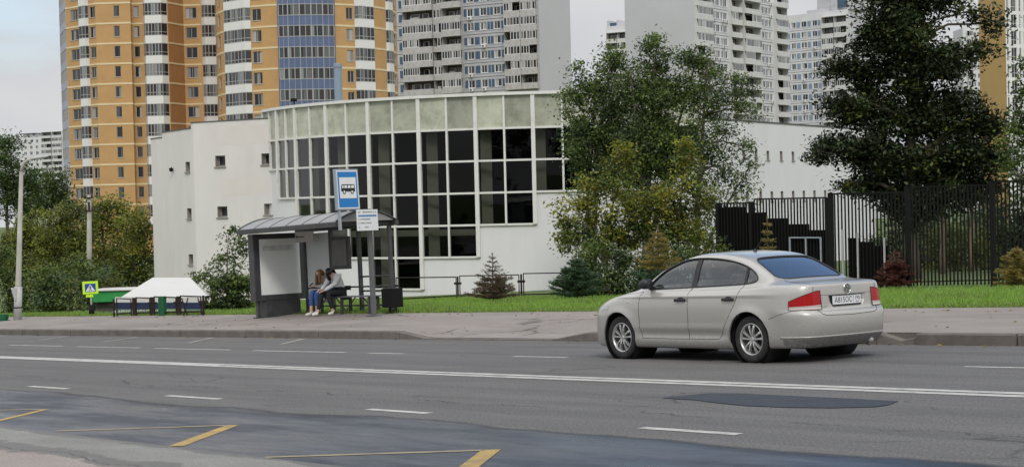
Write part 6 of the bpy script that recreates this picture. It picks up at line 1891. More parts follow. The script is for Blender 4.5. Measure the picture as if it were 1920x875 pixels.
def hand(sk, par, w, d, side):
    """palm and five curled fingers from the wrist joint; d is the way the hand points"""
    d = Vector(d).normalized(); w = Vector(w)
    q = d.cross(Vector((0, 0, 1))).normalized() * side; dn = d.cross(q).normalized()
    if dn.z > 0: dn = -dn
    palm = sk.add(w + d * 0.055, 0.026, par)
    for k, (off, ln) in enumerate(((-0.027, 0.065), (-0.009, 0.075), (0.009, 0.070), (0.026, 0.055))):
        b0 = w + d * 0.085 + q * off
        sk.chain(palm, [(b0, 0.0095), (b0 + d * ln * 0.5 + dn * 0.012, 0.0088), (b0 + d * ln * 0.75 + dn * 0.042, 0.0075)])
    b0 = w + d * 0.035 - q * 0.034
    sk.chain(palm, [(b0, 0.011), (b0 + d * 0.035 - q * 0.014 + dn * 0.012, 0.0095), (b0 + d * 0.058 - q * 0.004 + dn * 0.028, 0.0085)])
def person(label, x0, J, mats, hairkind, cat='person'):
    t = thing('person', label, cat, SH0 + Matrix.Rotation(ROAD_X[2], 3, 'Z') @ Vector((x0 + 0.70, -0.54, (x0 + 0.7) * SLOPE)), ROAD_X)
    V = Vector
    sk = Sk()
    pel = sk.add(J['pel'], 0.115)
    wst = sk.add(J['waist'], 0.10, pel); ch = sk.add(J['chest'], 0.115, wst); nb = sk.add(J['neck'], 0.052, ch)
    h0 = V(J['head']); fd = V(J['face']).normalized(); upv = V(J['up']).normalized()
    jaw = sk.add(h0 - upv * 0.055 + fd * 0.018, 0.058, nb); cr = sk.add(h0 + upv * 0.02 - fd * 0.012, 0.088, jaw); sk.add(h0 + upv * 0.075 - fd * 0.01, 0.062, cr)
    nose = sk.add(h0 + fd * 0.092 - upv * 0.012, 0.012, cr)
    for s in (-1, 1):
        sd = 'l' if s > 0 else 'r'
        sh_ = sk.add(J['sh' + sd], 0.055, ch); el = sk.add(J['el' + sd], 0.040, sh_); wr = sk.add(J['wr' + sd], 0.026, el)
        hand(sk, wr, J['wr' + sd], V(J['hd' + sd]), s)
        hp = sk.add(J['hip' + sd], 0.085, pel); kn = sk.add(J['kn' + sd], 0.058, hp); an = sk.add(J['an' + sd], 0.036, kn)
        sk.add(V(J['an' + sd]) + V((0, -0.02, -0.06)), 0.034, an)
    body = skin_obj('body', sk.j, sk.e, M['skin'], t)
    # eyes and mouth
    sidev = fd.cross(upv).normalized()
    b = MB()
    for s in (-1, 1): b.lathe([(0.0005, 0.004), (0.008, 0.002), (0.009, -0.004)], 8, 0, Matrix.Translation(h0 + fd * 0.079 + upv * 0.012 + sidev * s * 0.031) @ fd.to_track_quat('Z', 'Y').to_matrix().to_4x4())
    b.lathe([(0.0005, 0.003), (0.016, 0.001), (0.018, -0.004)], 8, 0, Matrix.Translation(h0 + fd * 0.074 - upv * 0.047) @ fd.to_track_quat('Z', 'Y').to_matrix().to_4x4() @ Matrix.Diagonal((1, 0.35, 1, 1)))
    b.build('face_features', mat('lips_and_eyes', (0.06, 0.03, 0.028), 0.5), t)
    # top
    sk = Sk()
    a = sk.add(V(J['pel']) + V((0, 0.0, 0.03)), (0.150, 0.128)); w = sk.add(J['waist'], (0.146, 0.122), a); c = sk.add(J['chest'], (0.155, 0.128), w); sk.add(V(J['neck']) * 0.7 + V(J['chest']) * 0.3, 0.075, c)
    for sd in 'lr':
        s0 = sk.add(J['sh' + sd], 0.075, c); e0 = sk.add(J['el' + sd], 0.060, s0); v = V(J['wr' + sd]) - V(J['el' + sd])
        sk.chain(e0, [(V(J['el' + sd]) + v * 0.55, 0.052), (V(J['el' + sd]) + v * 0.95, 0.042)])
    skin_obj('top', sk.j, sk.e, M[mats[0]], t)
    # trousers
    sk = Sk(); a = sk.add(V(J['pel']) + V((0, 0.01, -0.02)), 0.135)
    for sd in 'lr':
        h_ = sk.add(J['hip' + sd], 0.102, a); kv, av = V(J['kn' + sd]), V(J['an' + sd])
        m_ = sk.add((V(J['hip' + sd]) + kv) / 2, 0.086, h_); k_ = sk.add(kv, 0.075, m_)
        sk.chain(k_, [(kv + (av - kv) * 0.45, 0.062), (kv + (av - kv) * J.get('cuff', 0.86), 0.052)])
    skin_obj('trousers', sk.j, sk.e, M[mats[1]], t)
    for sd in 'lr':
        sk = Sk(); an = V(J['an' + sd]); fdv = V(J['ft' + sd]).normalized()
        a = sk.add(an + V((0, 0, -0.045)) - fdv * 0.03, 0.045); bq = sk.add(an + V((0, 0, -0.062)) + fdv * 0.07, 0.043, a); sk.add(an + V((0, 0, -0.075)) + fdv * 0.16, 0.032, bq); sk.add(an + V((0, 0, 0.0)), 0.042, a)
        skin_obj('shoe', sk.j, sk.e, M['shoe'], t)
    # hair: crown cap and strands falling past the face
    sk = Sk(); c = sk.add(h0 + upv * 0.035 - fd * 0.028, 0.105); top = sk.add(h0 + upv * 0.085 - fd * 0.02, 0.075, c)
    bk = sk.add(h0 - upv * 0.05 - fd * 0.075, 0.075, c)
    if hairkind == 'front':
        for s in (-1, 1):
            p0 = h0 + sidev * s * 0.075 + upv * 0.02 + fd * 0.005
            k = sk.add(p0, 0.042, c); k = sk.add(p0 + V((0, -0.01, -0.11)) + fd * 0.01, 0.044, k); k = sk.add(p0 + V((0, -0.02, -0.22)) + fd * 0.012, 0.042, k); sk.add(p0 + V((0, -0.015, -0.31)), 0.024, k)
        k = sk.add(h0 - upv * 0.14 - fd * 0.09, 0.075, bk)
    else:
        k = sk.add(h0 + sidev * 0.05 - fd * 0.02 - upv * 0.02, 0.075, c); k = sk.add(h0 + sidev * 0.06 + V((0, 0.05, -0.14)), 0.075, k); sk.add(h0 + sidev * 0.05 + V((0, 0.07, -0.24)), 0.04, k)
        k = sk.add(h0 - sidev * 0.06 + V((0, 0.02, -0.10)), 0.06, c)
        sk.chain(bk, [(h0 + V((0, 0.16, -0.03)), 0.08), (h0 + V((0.02, 0.25, -0.10)), 0.06)])
    skin_obj('hair', sk.j, sk.e, M['hair_brown' if hairkind == 'front' else 'hair_black'], t)
    return t
JA = dict(pel=(0, 1.33, 0.57), waist=(0, 1.34, 0.72), chest=(0, 1.24, 0.90), neck=(0, 1.13, 1.00), head=(0.0, 1.05, 1.085), face=(0, -0.85, -0.5), up=(0, -0.45, 0.85),
          shl=(0.17, 1.20, 0.95), shr=(-0.17, 1.20, 0.95), ell=(0.21, 1.05, 0.73), elr=(-0.20, 1.05, 0.74), wrl=(0.05, 0.90, 0.75), wrr=(-0.07, 0.88, 0.75), hdl=(-0.3, -0.8, 0.3), hdr=(0.3, -0.8, 0.3),
          hipl=(0.09, 1.30, 0.56), hipr=(-0.09, 1.30, 0.56), knl=(0.11, 0.88, 0.58), knr=(-0.10, 0.87, 0.60), anl=(0.05, 0.90, 0.135), anr=(-0.07, 0.80, 0.12), ftl=(0.1, -1, 0), ftr=(-0.1, -1, 0), cuff=0.74)
person('seated woman with light brown hair, grey jumper and blue jeans, looking at a phone', 1.62, JA, ('grey_knit', 'jeans'), 'front')
JB = dict(pel=(0, 1.36, 0.57), waist=(0.0, 1.36, 0.74), chest=(-0.02, 1.26, 0.94), neck=(-0.04, 1.14, 1.04), head=(-0.07, 1.05, 1.10), face=(-0.35, -0.7, -0.6), up=(-0.15, -0.55, 0.8),
          shl=(0.16, 1.22, 0.98), shr=(-0.19, 1.20, 0.97), ell=(0.22, 1.03, 0.78), elr=(-0.22, 1.05, 0.76), wrl=(0.03, 0.86, 0.64), wrr=(-0.10, 0.86, 0.66), hdl=(-0.4, -0.8, -0.2), hdr=(0.1, -0.9, -0.1),
          hipl=(0.09, 1.33, 0.56), hipr=(-0.09, 1.33, 0.56), knl=(0.12, 0.90, 0.57), knr=(-0.08, 0.86, 0.58), anl=(0.16, 1.0, 0.125), anr=(-0.10, 0.72, 0.125), ftl=(0.15, -1, 0), ftr=(-0.2, -1, 0), cuff=0.93)
pb = person('seated woman with black hair, white hoodie and black trousers, bending to the other woman', 2.08, JB, ('white_hoodie', 'black_trousers'), 'side')
b = MB()
c = Vector((0.0, 1.37, 0.665))
b.lathe([(0.155, -0.035), (0.168, -0.03), (0.168, 0.03), (0.155, 0.035)], 20, 0, Matrix.Translation(c) @ Matrix.Rotation(-0.2, 4, 'X') @ Matrix.Diagonal((1, 0.85, 1, 1)))
b.box(0.02, 0.19, 1.47, 1.56, 0.62, 0.73)
o = b.build('belt_bag', M['black_trousers'], None, loc=pb.location, rot=ROAD_X); tag(o, 'black belt bag worn round the waist over the white hoodie', 'bag')
ph = MB(); ph.box(-0.037, 0.037, -0.005, 0.005, -0.075, 0.075)
pr_ = bpy.data.objects['person']
o = ph.build('phone', M['sign_black'], None, bevel=0.006)
o.matrix_world = Matrix.Translation(pr_.location) @ Euler(ROAD_X).to_matrix().to_4x4() @ Matrix.Translation((-0.01, 0.80, 0.80)) @ Matrix.Rotation(R(-55), 4, 'X')
tag(o, 'black smartphone held by the woman in blue jeans', 'phone')
# ------------------------------------------------------------------ the car
from mathutils.bvhtree import BVHTree
def car_paint():
    m, N, L, b = new_mat('silver_beige_paint')
    tc = N.new('ShaderNodeTexCoord')
    fl = N.new('ShaderNodeTexNoise'); fl.inputs['Scale'].default_value = 90; fl.inputs['Detail'].default_value = 3
    L.new(tc.outputs['Object'], fl.inputs['Vector'])
    base = nmix(N, L, nrange(N, L, fl.outputs['Fac'], 0.35, 0.65), (0.405, 0.392, 0.36), (0.44, 0.427, 0.395))
    # road film on the lower body
    sp = N.new('ShaderNodeSeparateXYZ'); L.new(tc.outputs['Object'], sp.inputs[0])
    dn = N.new('ShaderNodeTexNoise'); dn.inputs['Scale'].default_value = 70; dn.inputs['Detail'].default_value = 6; dn.inputs['Roughness'].default_value = 0.75
    L.new(tc.outputs['Object'], dn.inputs['Vector'])
    lowm = nrange(N, L, sp.outputs['Z'], 0.60, 0.20, 0.0, 0.7)
    dm = nmath(N, L, 'MULTIPLY', lowm, nrange(N, L, dn.outputs['Fac'], 0.42, 0.62), cl=True)
    col = nmix(N, L, dm, base, (0.15, 0.142, 0.128))
    L.new(col, b.inputs['Base Color'])
    b.inputs['Metallic'].default_value = 0.30
    L.new(nrange(N, L, dm, 0, 1, 0.34, 0.7), b.inputs['Roughness'])
    b.inputs['Coat Weight'].default_value = 0.8
    L.new(nrange(N, L, dm, 0, 1, 0.06, 0.4), b.inputs['Coat Roughness'])
    return m
M['paint'] = car_paint()
M['car_glass'] = pane_mat('tinted_car_glass', (0.62, 0.68, 0.66), 0.03, 0.015, 1.5)
M['car_rear_glass'] = pane_mat('tinted_rear_glass', (0.28, 0.32, 0.36), 0.62, 0.01, 1.55)
M['trim'] = mat('black_plastic_trim', (0.014, 0.014, 0.015), 0.45, var=0.2, scale=20)
M['rubber'] = mat('tyre_rubber', (0.018, 0.018, 0.018), 0.8, var=0.35, scale=14, dirt=(0.06, 0.055, 0.05), dirt_amt=0.5, dirt_scale=8)
M['alloy'] = mat('alloy_rim', (0.55, 0.55, 0.54), 0.32, metal=0.7, var=0.12, scale=20)
M['chrome'] = mat('chrome', (0.75, 0.75, 0.76), 0.12, metal=1.0)
M['interior'] = mat('grey_cabin_fabric', (0.26, 0.26, 0.25), 0.9, var=0.2, scale=10)
M['cabin_dark'] = mat('dark_cabin_plastic', (0.03, 0.03, 0.031), 0.7)
M['gap'] = mat('panel_gap', (0.05, 0.048, 0.045), 0.9)
def lamp_mat(name, col, rough=0.12):
    m, N, L, b = new_mat(name)
    tc = N.new('ShaderNodeTexCoord'); w = N.new('ShaderNodeTexWave'); w.inputs['Scale'].default_value = 9; w.inputs['Distortion'].default_value = 1.5; w.bands_direction = 'Z'
    L.new(tc.outputs['Object'], w.inputs['Vector'])
    L.new(nmix(N, L, w.outputs['Fac'], tuple(c * 0.7 for c in col), col), b.inputs['Base Color'])
    b.inputs['Roughness'].default_value = rough; b.inputs['Coat Weight'].default_value = 0.25; b.inputs['Coat Roughness'].default_value = 0.05; b.inputs['Specular IOR Level'].default_value = 0.3
    return m
M['lamp_red'] = lamp_mat('red_lamp_lens', (0.42, 0.004, 0.006), 0.25)
M['lamp_front'] = lamp_mat('headlamp_lens', (0.50, 0.51, 0.52))
M['lamp_clear'] = lamp_mat('clear_lamp_lens', (0.60, 0.52, 0.50))

#        zf     zs     zr     xf     xr     hw    rxf   ryf   rxr   ryr   bf    br
RINGS = [(0.165, 0.160, 0.185, 1.990, -2.060, 0.730, 0.30, 0.30, 0.30, 0.30, -0.10, 0.06),
         (0.185, 0.180, 0.200, 2.070, -2.150, 0.800, 0.42, 0.40, 0.36, 0.36, -0.13, 0.08),
         (0.270, 0.235, 0.280, 2.110, -2.220, 0.832, 0.50, 0.45, 0.40, 0.36, -0.15, 0.09),
         (0.370, 0.330, 0.375, 2.130, -2.258, 0.842, 0.55, 0.46, 0.42, 0.36, -0.16, 0.10),
         (0.490, 0.450, 0.490, 2.130, -2.268, 0.850, 0.58, 0.46, 0.42, 0.36, -0.16, 0.10),
         (0.600, 0.600, 0.605, 2.110, -2.255, 0.858, 0.60, 0.46, 0.42, 0.35, -0.16, 0.10),
         (0.680, 0.720, 0.665, 2.060, -2.205, 0.858, 0.62, 0.45, 0.42, 0.33, -0.15, 0.10),
         (0.735, 0.820, 0.790, 1.990, -2.195, 0.848, 0.62, 0.44, 0.42, 0.32, -0.14, 0.10),
         (0.790, 0.880, 0.900, 1.870, -2.188, 0.832, 0.60, 0.42, 0.42, 0.30, -0.12, 0.10),
         (0.850, 0.918, 0.968, 1.680, -2.170, 0.804, 0.55, 0.38, 0.44, 0.28, -0.10, 0.10),
         (0.900, 0.940, 0.990, 1.420, -2.070, 0.770, 0.50, 0.34, 0.44, 0.26, -0.08, 0.09),
         (0.945, 0.962, 1.004, 1.180, -1.850, 0.742, 0.42, 0.30, 0.40, 0.24, -0.06, 0.07),
         (1.000, 1.008, 1.035, 1.000, -1.680, 0.718, 0.26, 0.22, 0.30, 0.20, -0.10, 0.06),
         (1.100, 1.100, 1.118, 0.850, -1.520, 0.684, 0.24, 0.20, 0.28, 0.20, -0.11, 0.06),
         (1.210, 1.200, 1.225, 0.665, -1.320, 0.648, 0.23, 0.20, 0.28, 0.20, -0.11, 0.06),
         (1.315, 1.295, 1.322, 0.410, -1.110, 0.606, 0.22, 0.20, 0.28, 0.20, -0.10, 0.06),
         (1.380, 1.370, 1.372, 0.170, -0.920, 0.552, 0.22, 0.20, 0.26, 0.20, -0.08, 0.05),
         (1.412, 1.406, 1.402, -0.020, -0.700, 0.455, 0.16, 0.18, 0.20, 0.18, -0.05, 0.04),
         (1.426, 1.423, 1.421, -0.160, -0.500, 0.270, 0.08, 0.12, 0.10, 0.12, -0.02, 0.02),
         (1.430, 1.429, 1.428, -0.260, -0.390, 0.100, 0.03, 0.05, 0.03, 0.05, 0.0, 0.0)]
def ring_pts(rg):
    zf, zs, zr, xf, xr, hw, rxf, ryf, rxr, ryr, bf, br = rg
    pts = []
    nr, nc, ns = 8, 9, 42
    for i in range(nr): y = (hw - ryr) * i / nr; pts.append((xr + br * (y / hw) ** 2, y))
    x0 = xr + br * ((hw - ryr) / hw) ** 2
    for i in range(nc):
        a = (i / nc) * math.pi / 2; pts.append((x0 + rxr * (1 - math.cos(a) ** 0.9), hw - ryr + ryr * math.sin(a) ** 0.9))
    x1 = xf + bf * ((hw - ryf) / hw) ** 2
    xa, xb = x0 + rxr, x1 - rxf
    for i in range(ns): pts.append((xa + (xb - xa) * i / ns, hw))
    for i in range(nc):
        a = (1 - i / nc) * math.pi / 2; pts.append((x1 - rxf * (1 - math.cos(a) ** 0.9), hw - ryf + ryf * math.sin(a) ** 0.9))
    for i in range(nr + 1): y = (hw - ryf) * (1 - i / nr); pts.append((xf + bf * (y / hw) ** 2, y))
    out = []
    for x, y in pts:
        y *= 1.022
        if x < -0.6: q = clamp((-0.6 - x) / max(0.05, (-0.6 - xr))); z = zs + (zr - zs) * (q * q * (3 - 2 * q))
        elif x > 0.4: q = clamp((x - 0.4) / max(0.05, xf - 0.4)); z = zs + (zf - zs) * q
        else: z = zs
        y *= 1 - 0.055 * clamp((abs(x) - 0.6) / 1.6) ** 2
        out.append((x, y, z))
    return np.array(out)
def catmull(arr, sub):
    """arr (K, M, 3): interpolates along the first axis"""
    K = len(arr); out = []
    for i in range(K - 1):
        p0, p1, p2, p3 = arr[max(0, i - 1)], arr[i], arr[i + 1], arr[min(K - 1, i + 2)]
        for j in range(sub):
            t = j / sub
            out.append(0.5 * (2 * p1 + (p2 - p0) * t + (2 * p0 - 5 * p1 + 4 * p2 - p3) * t * t + (3 * p1 - p0 - 3 * p2 + p3) * t ** 3))
    out.append(arr[-1])
    return np.array(out)
half = catmull(np.array([ring_pts(r_) for r_ in RINGS]), 4)          # (K, M, 3)
# swage line along the doors and arch swelling
def flare(p):
    x, y, z = p[..., 0], p[..., 1], p[..., 2]
    side = np.clip((y - 0.6) / 0.15, 0, 1)
    d = np.zeros_like(y)
    for cx in (-1.276, 1.276):
        rr = np.sqrt((x - cx) ** 2 + (z - 0.30) ** 2)
        d += 0.022 * np.exp(-((rr - 0.36) / 0.055) ** 2) * (z > 0.1)
    d += 0.014 * np.exp(-((z - 0.862) / 0.016) ** 2) * np.clip((2.0 - np.abs(x)) / 0.5, 0, 1)
    d -= 0.018 * np.exp(-((z - 0.355) / 0.05) ** 2) * np.clip((0.95 - np.abs(x)) / 0.15, 0, 1)
    d += 0.010 * np.exp(-((z - 0.44) / 0.022) ** 2) * np.clip((0.95 - np.abs(x)) / 0.15, 0, 1)
    q = p.copy(); q[..., 1] = y + d * side
    return q
half = flare(half)
Kc, Mc = half.shape[:2]
mirror = half[:, ::-1][:, 1:-1] * np.array([1, -1, 1])
loop = np.concatenate([half, mirror], 1)
NL = loop.shape[1]
def shell_mesh(loop, name):
    v = [tuple(p) for p in loop.reshape(-1, 3)]; f = []
    for k in range(Kc - 1):
        for i in range(NL):
            j = (i + 1) % NL; f.append((k * NL + i, k * NL + j, (k + 1) * NL + j, (k + 1) * NL + i))
    f.append(tuple(range((Kc - 1) * NL, Kc * NL)))
    return v, f
V_, F_ = shell_mesh(loop, 'body')
bvh = BVHTree.FromPolygons([Vector(v) for v in V_], F_)
# closed thin shell: outer skin, inner skin and the rim below
bm = bmesh.new()
vo = [bm.verts.new(v) for v in V_]
fo = [bm.faces.new([vo[i] for i in f]) for f in F_]
bm.normal_update(); bmesh.ops.recalc_face_normals(bm, faces=bm.faces)
if sum(f.normal.z for f in bm.faces if f.calc_center_median().z > 1.4) < 0: bmesh.ops.reverse_faces(bm, faces=bm.faces)
bm.normal_update()
nrm = [v.normal.copy() for v in vo]
bm.free()
bm = bmesh.new()
vo = [bm.verts.new(v) for v in V_]
vi = [bm.verts.new(Vector(v) - n_ * 0.028) for v, n_ in zip(V_, nrm)]
for f in F_: bm.faces.new([vo[i] for i in f]); bm.faces.new([vi[i] for i in reversed(f)])
for i in range(NL): j = (i + 1) % NL; bm.faces.new([vo[j], vo[i], vi[i], vi[j]])
bmesh.ops.recalc_face_normals(bm, faces=bm.faces)
body_me = bpy.data.meshes.new('body'); bm.to_mesh(body_me); bm.free()

CARP = Vector((*sn_xy(15.80, 17.18), zbase(15.80)))
car = thing('saloon_car', 'silver beige four door saloon with red tail lamps in the far lane of the road', 'car', CARP, (0, math.atan(SLOPE), R(90 + 36.4)))
car.scale = (1.028, 1.028, 1.028)
body = link('body', body_me, car); body_me.materials.append(M['paint'])

# outlines
DLO = [(0.74, 0.955), (0.40, 0.962), (-0.20, 0.976), (-0.80, 0.990), (-1.20, 1.004), (-1.335, 1.032), (-1.345, 1.075), (-1.25, 1.155), (-1.10, 1.228), (-0.89, 1.288), (-0.60, 1.330), (-0.30, 1.352), (0.0, 1.350), (0.20, 1.315), (0.42, 1.232), (0.60, 1.125), (0.72, 1.02)]
def smooth_poly(p, it=2):
    for _ in range(it):
        q = []
        for i in range(len(p)):
            a, b_ = p[i], p[(i + 1) % len(p)]
            q += [(a[0] * .75 + b_[0] * .25, a[1] * .75 + b_[1] * .25), (a[0] * .25 + b_[0] * .75, a[1] * .25 + b_[1] * .75)]
        p = q
    return p
dlo = smooth_poly(DLO, 2)
cuts = []
def cutter(fn):
    c_ = MB(); fn(c_); cuts.append(c_)
for s in (-1, 1): cutter(lambda c_: c_.prism(dlo, 0.40 * s, 1.1 * s))
# rear window in the plane of the glass
def glass_frame(xa, za, xb, zb):
    o = Vector(((xa + xb) / 2, 0, (za + zb) / 2)); t_ = Vector((xb - xa, 0, zb - za)); ln_ = t_.length; t_.normalize(); n_ = Vector((0, 1, 0)).cross(t_)
    if n_.z < 0: n_ = -n_
    return o, t_, n_, ln_
RW = glass_frame(-1.625, 1.058, -1.085, 1.330); WS = glass_frame(0.985, 1.025, 0.27, 1.352)
def win_outline(hwb, hwt, ln_):
    return smooth_poly([(-hwb, -ln_ / 2), (-hwb * .3, -ln_ / 2 - 0.012), (hwb * .3, -ln_ / 2 - 0.012), (hwb, -ln_ / 2), (hwb * .5 + hwt * .5, 0), (hwt, ln_ / 2), (hwt * .4, ln_ / 2 + 0.01), (-hwt * .4, ln_ / 2 + 0.01), (-hwt, ln_ / 2), (-hwb * .5 - hwt * .5, 0)], 2)
def cut_plane(fr, outl, d):
    o, t_, n_, ln_ = fr
    T = Matrix(((0, n_.x, t_.x, o.x), (1, n_.y, t_.y, o.y), (0, n_.z, t_.z, o.z), (0, 0, 0, 1)))
    cutter(lambda c_: c_.prism(outl, -d, d, 0, T))
rwo = win_outline(0.60, 0.505, RW[3]); wso = win_outline(0.62, 0.50, WS[3])
cut_plane(RW, rwo, 0.14); cut_plane(WS, wso, 0.14)
for cx in (-1.276, 1.276):
    for s in (-1, 1):
        T = Matrix.Translation((cx, 0, 0.305)) @ Matrix.Rotation(R(90), 4, 'X')
        pr_ = [(0.352 * math.cos(q), 0.352 * math.sin(q)) for q in lin(0, 2 * math.pi, 48)[:-1]]
        cutter(lambda c_: c_.prism([(cx + a, 0.305 + c) for a, c in pr_], 0.55 * s, 1.1 * s))
# number plate recess in the boot lid
PR = [(-0.335, 0.824), (0.335, 0.824), (0.325, 0.752), (0.27, 0.674), (-0.27, 0.674), (-0.325, 0.752)]
cutter(lambda c_: c_.prism(PR, -2.4, -2.1, 0, Matrix(((0, 1, 0, 0), (1, 0, 0, 0), (0, 0, 1, 0), (0, 0, 0, 1)))))
tmpb = bpy.data.objects.new('tmp', body_me); COL.objects.link(tmpb)
temps = []
for c_ in cuts:
    cme = c_.mesh('cutters', M['trim'])
    bm = bmesh.new(); bm.from_mesh(cme); bmesh.ops.recalc_face_normals(bm, faces=bm.faces); bm.to_mesh(cme); bm.free()
    co = bpy.data.objects.new('cutters', cme); COL.objects.link(co); temps.append(co)
    md = tmpb.modifiers.new('cut', 'BOOLEAN'); md.operation = 'DIFFERENCE'; md.solver = 'EXACT'; md.object = co
dg = bpy.context.evaluated_depsgraph_get()
nm_ = bpy.data.meshes.new_from_object(tmpb.evaluated_get(dg))
bpy.data.objects.remove(tmpb)
for co in temps: bpy.data.objects.remove(co)
body.data = nm_; nm_.name = 'body'; nm_.materials.clear(); nm_.materials.append(M['paint'])
nm_.polygons.foreach_set('use_smooth', [True] * len(nm_.polygons))
try: nm_.set_sharp_from_angle(angle=R(38))
except Exception: pass

def hit_y(x, z, s=1, out=0.0):
    h = bvh.ray_cast(Vector((x, 2.0 * s, z)), Vector((0, -s, 0)))
    return (h[0] + h[1] * out * (1 if h[1].y * s > 0 else -1)) if h[0] is not None else Vector((x, 0.8 * s, z))
def hit_x(y, z, out=0.0, d=1):
    h = bvh.ray_cast(Vector((-4.0 * d, y, z)), Vector((d, 0, 0)))
    return (h[0] + h[1] * out * (1 if h[1].x * d < 0 else -1)) if h[0] is not None else Vector((-2.1 * d, y, z))
def grid_mesh(mb, rows, m=0):
    for a, c in zip(rows[:-1], rows[1:]):
        for i in range(len(a) - 1): mb.face([a[i], a[i + 1], c[i + 1], c[i]], m)
def poly_span(poly, x):
    zs = []
    for i in range(len(poly)):
        (x0, z0), (x1, z1) = poly[i], poly[(i + 1) % len(poly)]
        if (x0 - x) * (x1 - x) <= 0 and abs(x1 - x0) > 1e-9: zs.append(z0 + (z1 - z0) * (x - x0) / (x1 - x0))
    return (min(zs), max(zs)) if zs else None
def side_patch(poly, s, out, k=40, rows=10):
    mb = MB(); xs = [p[0] for p in poly]; a, c = min(xs) + 0.002, max(xs) - 0.002
    cols = []
    for i in range(k + 1):
        x = a + (c - a) * i / k; z0, z1 = poly_span(poly, x)
        cols.append([hit_y(x, z0 + (z1 - z0) * j / rows, s, out) for j in range(rows + 1)])
    grid_mesh(mb, cols)
    return mb
def ribbon_side(pts, s, r_, m, nm, parent, out=0.0, closed=False):
    P_ = [hit_y(x, z, s, out) for x, z in pts]
    if closed: P_.append(P_[0])
    mb = MB(); mb.tube(P_, r_, 6); return mb.build(nm, M[m], parent, smooth=True)
def dense(pts, k=8):
    out = []
    for a, c in zip(pts[:-1], pts[1:]):
        for i in range(k): out.append((a[0] + (c[0] - a[0]) * i / k, a[1] + (c[1] - a[1]) * i / k))
    return out + [pts[-1]]
def clip_x(poly, xa, xb):
    """part of an outline between two x values"""
    xs = lin(xa, xb, 24); lo, hi = [], []
    for x in xs:
        sp = poly_span(poly, x)
        if sp: lo.append((x, sp[0])); hi.append((x, sp[1]))
    return lo + hi[::-1]
for s in (1, -1):
    # panes: front door, rear door, quarter light
    for xa, xb, dz in ((-0.125, 0.738, 0), (-1.10, -0.21, 0), (-1.342, -1.14, 0)):
        pl_ = clip_x(dlo, xa, xb)
        side_patch(pl_, s, -0.014, 30, 8).build('side_window', M['car_glass'], car, smooth=True)
    for xa, xb in ((-0.215, -0.12), (-1.145, -1.098)):
        side_patch(clip_x(dlo, xa, xb), s, -0.006, 6, 10).build('window_pillar', M['trim'], car, smooth=True)
    ribbon_side([dlo[i] for i in range(0, len(dlo))], s, 0.011, 'trim', 'window_seal', car, 0.0, True)
    # doors: gaps and handles
    ribbon_side(dense([(-0.165, 0.965), (-0.165, 0.60), (-0.15, 0.30)]), s, 0.0042, 'gap', 'door_gap', car, -0.001)
    ribbon_side(dense([(-1.13, 0.99), (-1.10, 0.86), (-1.04, 0.74), (-0.94, 0.60), (-0.85, 0.47), (-0.78, 0.36), (-0.73, 0.30)]), s, 0.0042, 'gap', 'door_gap', car, -0.001)
    ribbon_side(dense([(0.80, 0.93), (0.825, 0.75), (0.825, 0.45), (0.79, 0.30)]), s, 0.0042, 'gap', 'door_gap', car, -0.001)
    ribbon_side(dense([(0.79, 0.30), (0.0, 0.295), (-0.73, 0.30)]), s, 0.0042, 'gap', 'door_gap', car, -0.001)
    ribbon_side(dense([(0.80, 0.93), (1.1, 0.90), (1.5, 0.845)]), s, 0.0035, 'gap', 'bonnet_gap', car, -0.001)
    ribbon_side(dense([(-1.64, 0.56), (-1.82, 0.615), (-1.98, 0.65)]), s, 0.0035, 'gap', 'bumper_gap', car, -0.001)
    for hx in (-0.03, -0.94):
        c = hit_y(hx, 0.815, s, 0.0)
        mb = MB(); mb.lathe([(0.001, 0.001), (0.045, 0.003), (0.062, 0.0), (0.066, -0.006)], 20, 0, Matrix.Translation(c) @ Matrix.Rotation(R(-90 * s), 4, 'X') @ Matrix.Diagonal((1.05, 0.78, 1, 1)))
        hc = mb.build('handle_cup', M['trim'], car, smooth=True)
        mb = MB(); T = Matrix.Translation(c + Vector((0, 0.026 * s, -0.003))); mb.box(-0.11, 0.10, -0.011, 0.011, -0.019, 0.019, 0, T)
        mb.box(-0.10, -0.07, -0.03 if s > 0 else 0.01, -0.01 if s > 0 else 0.03, -0.015, 0.015, 0, T); mb.box(0.06, 0.09, -0.03 if s > 0 else 0.01, -0.01 if s > 0 else 0.03, -0.015, 0.015, 0, T)
        mb.build('door_handle', M['trim'], hc, bevel=0.009, seg=3)
    # mirror
    c = hit_y(0.66, 0.975, s, 0.0)
    mb = MB()
    prof = [(-0.09, -0.045), (-0.10, 0.04), (-0.07, 0.085), (0.02, 0.085), (0.085, 0.03), (0.075, -0.04), (0.0, -0.055)]
    prof = smooth_poly(prof, 1)
    n = len(prof); rings = []
    for yy, sc_, dx in ((0.035, 0.72, 0.02), (0.06, 0.95, 0.01), (0.16, 1.0, -0.005), (0.205, 0.82, -0.012), (0.215, 0.45, -0.014)):
        rings.append([c + Vector((dx + a * sc_, s * yy, 0.045 + z * sc_)) for a, z in prof])
    for ra, rb in zip(rings[:-1], rings[1:]):
        for i in range(n): j = (i + 1) % n; mb.face([ra[i], ra[j], rb[j], rb[i]])
    mb.face(rings[0]); mb.face(rings[-1])
    mb.tube([c + Vector((0.0, -0.02 * s, -0.01)), c + Vector((0.0, 0.07 * s, 0.02))], [0.04, 0.03], 8)
    mi = mb.build('wing_mirror', M['trim'], car, smooth=True)
    # headlight wrapping the front corner
    rows = []
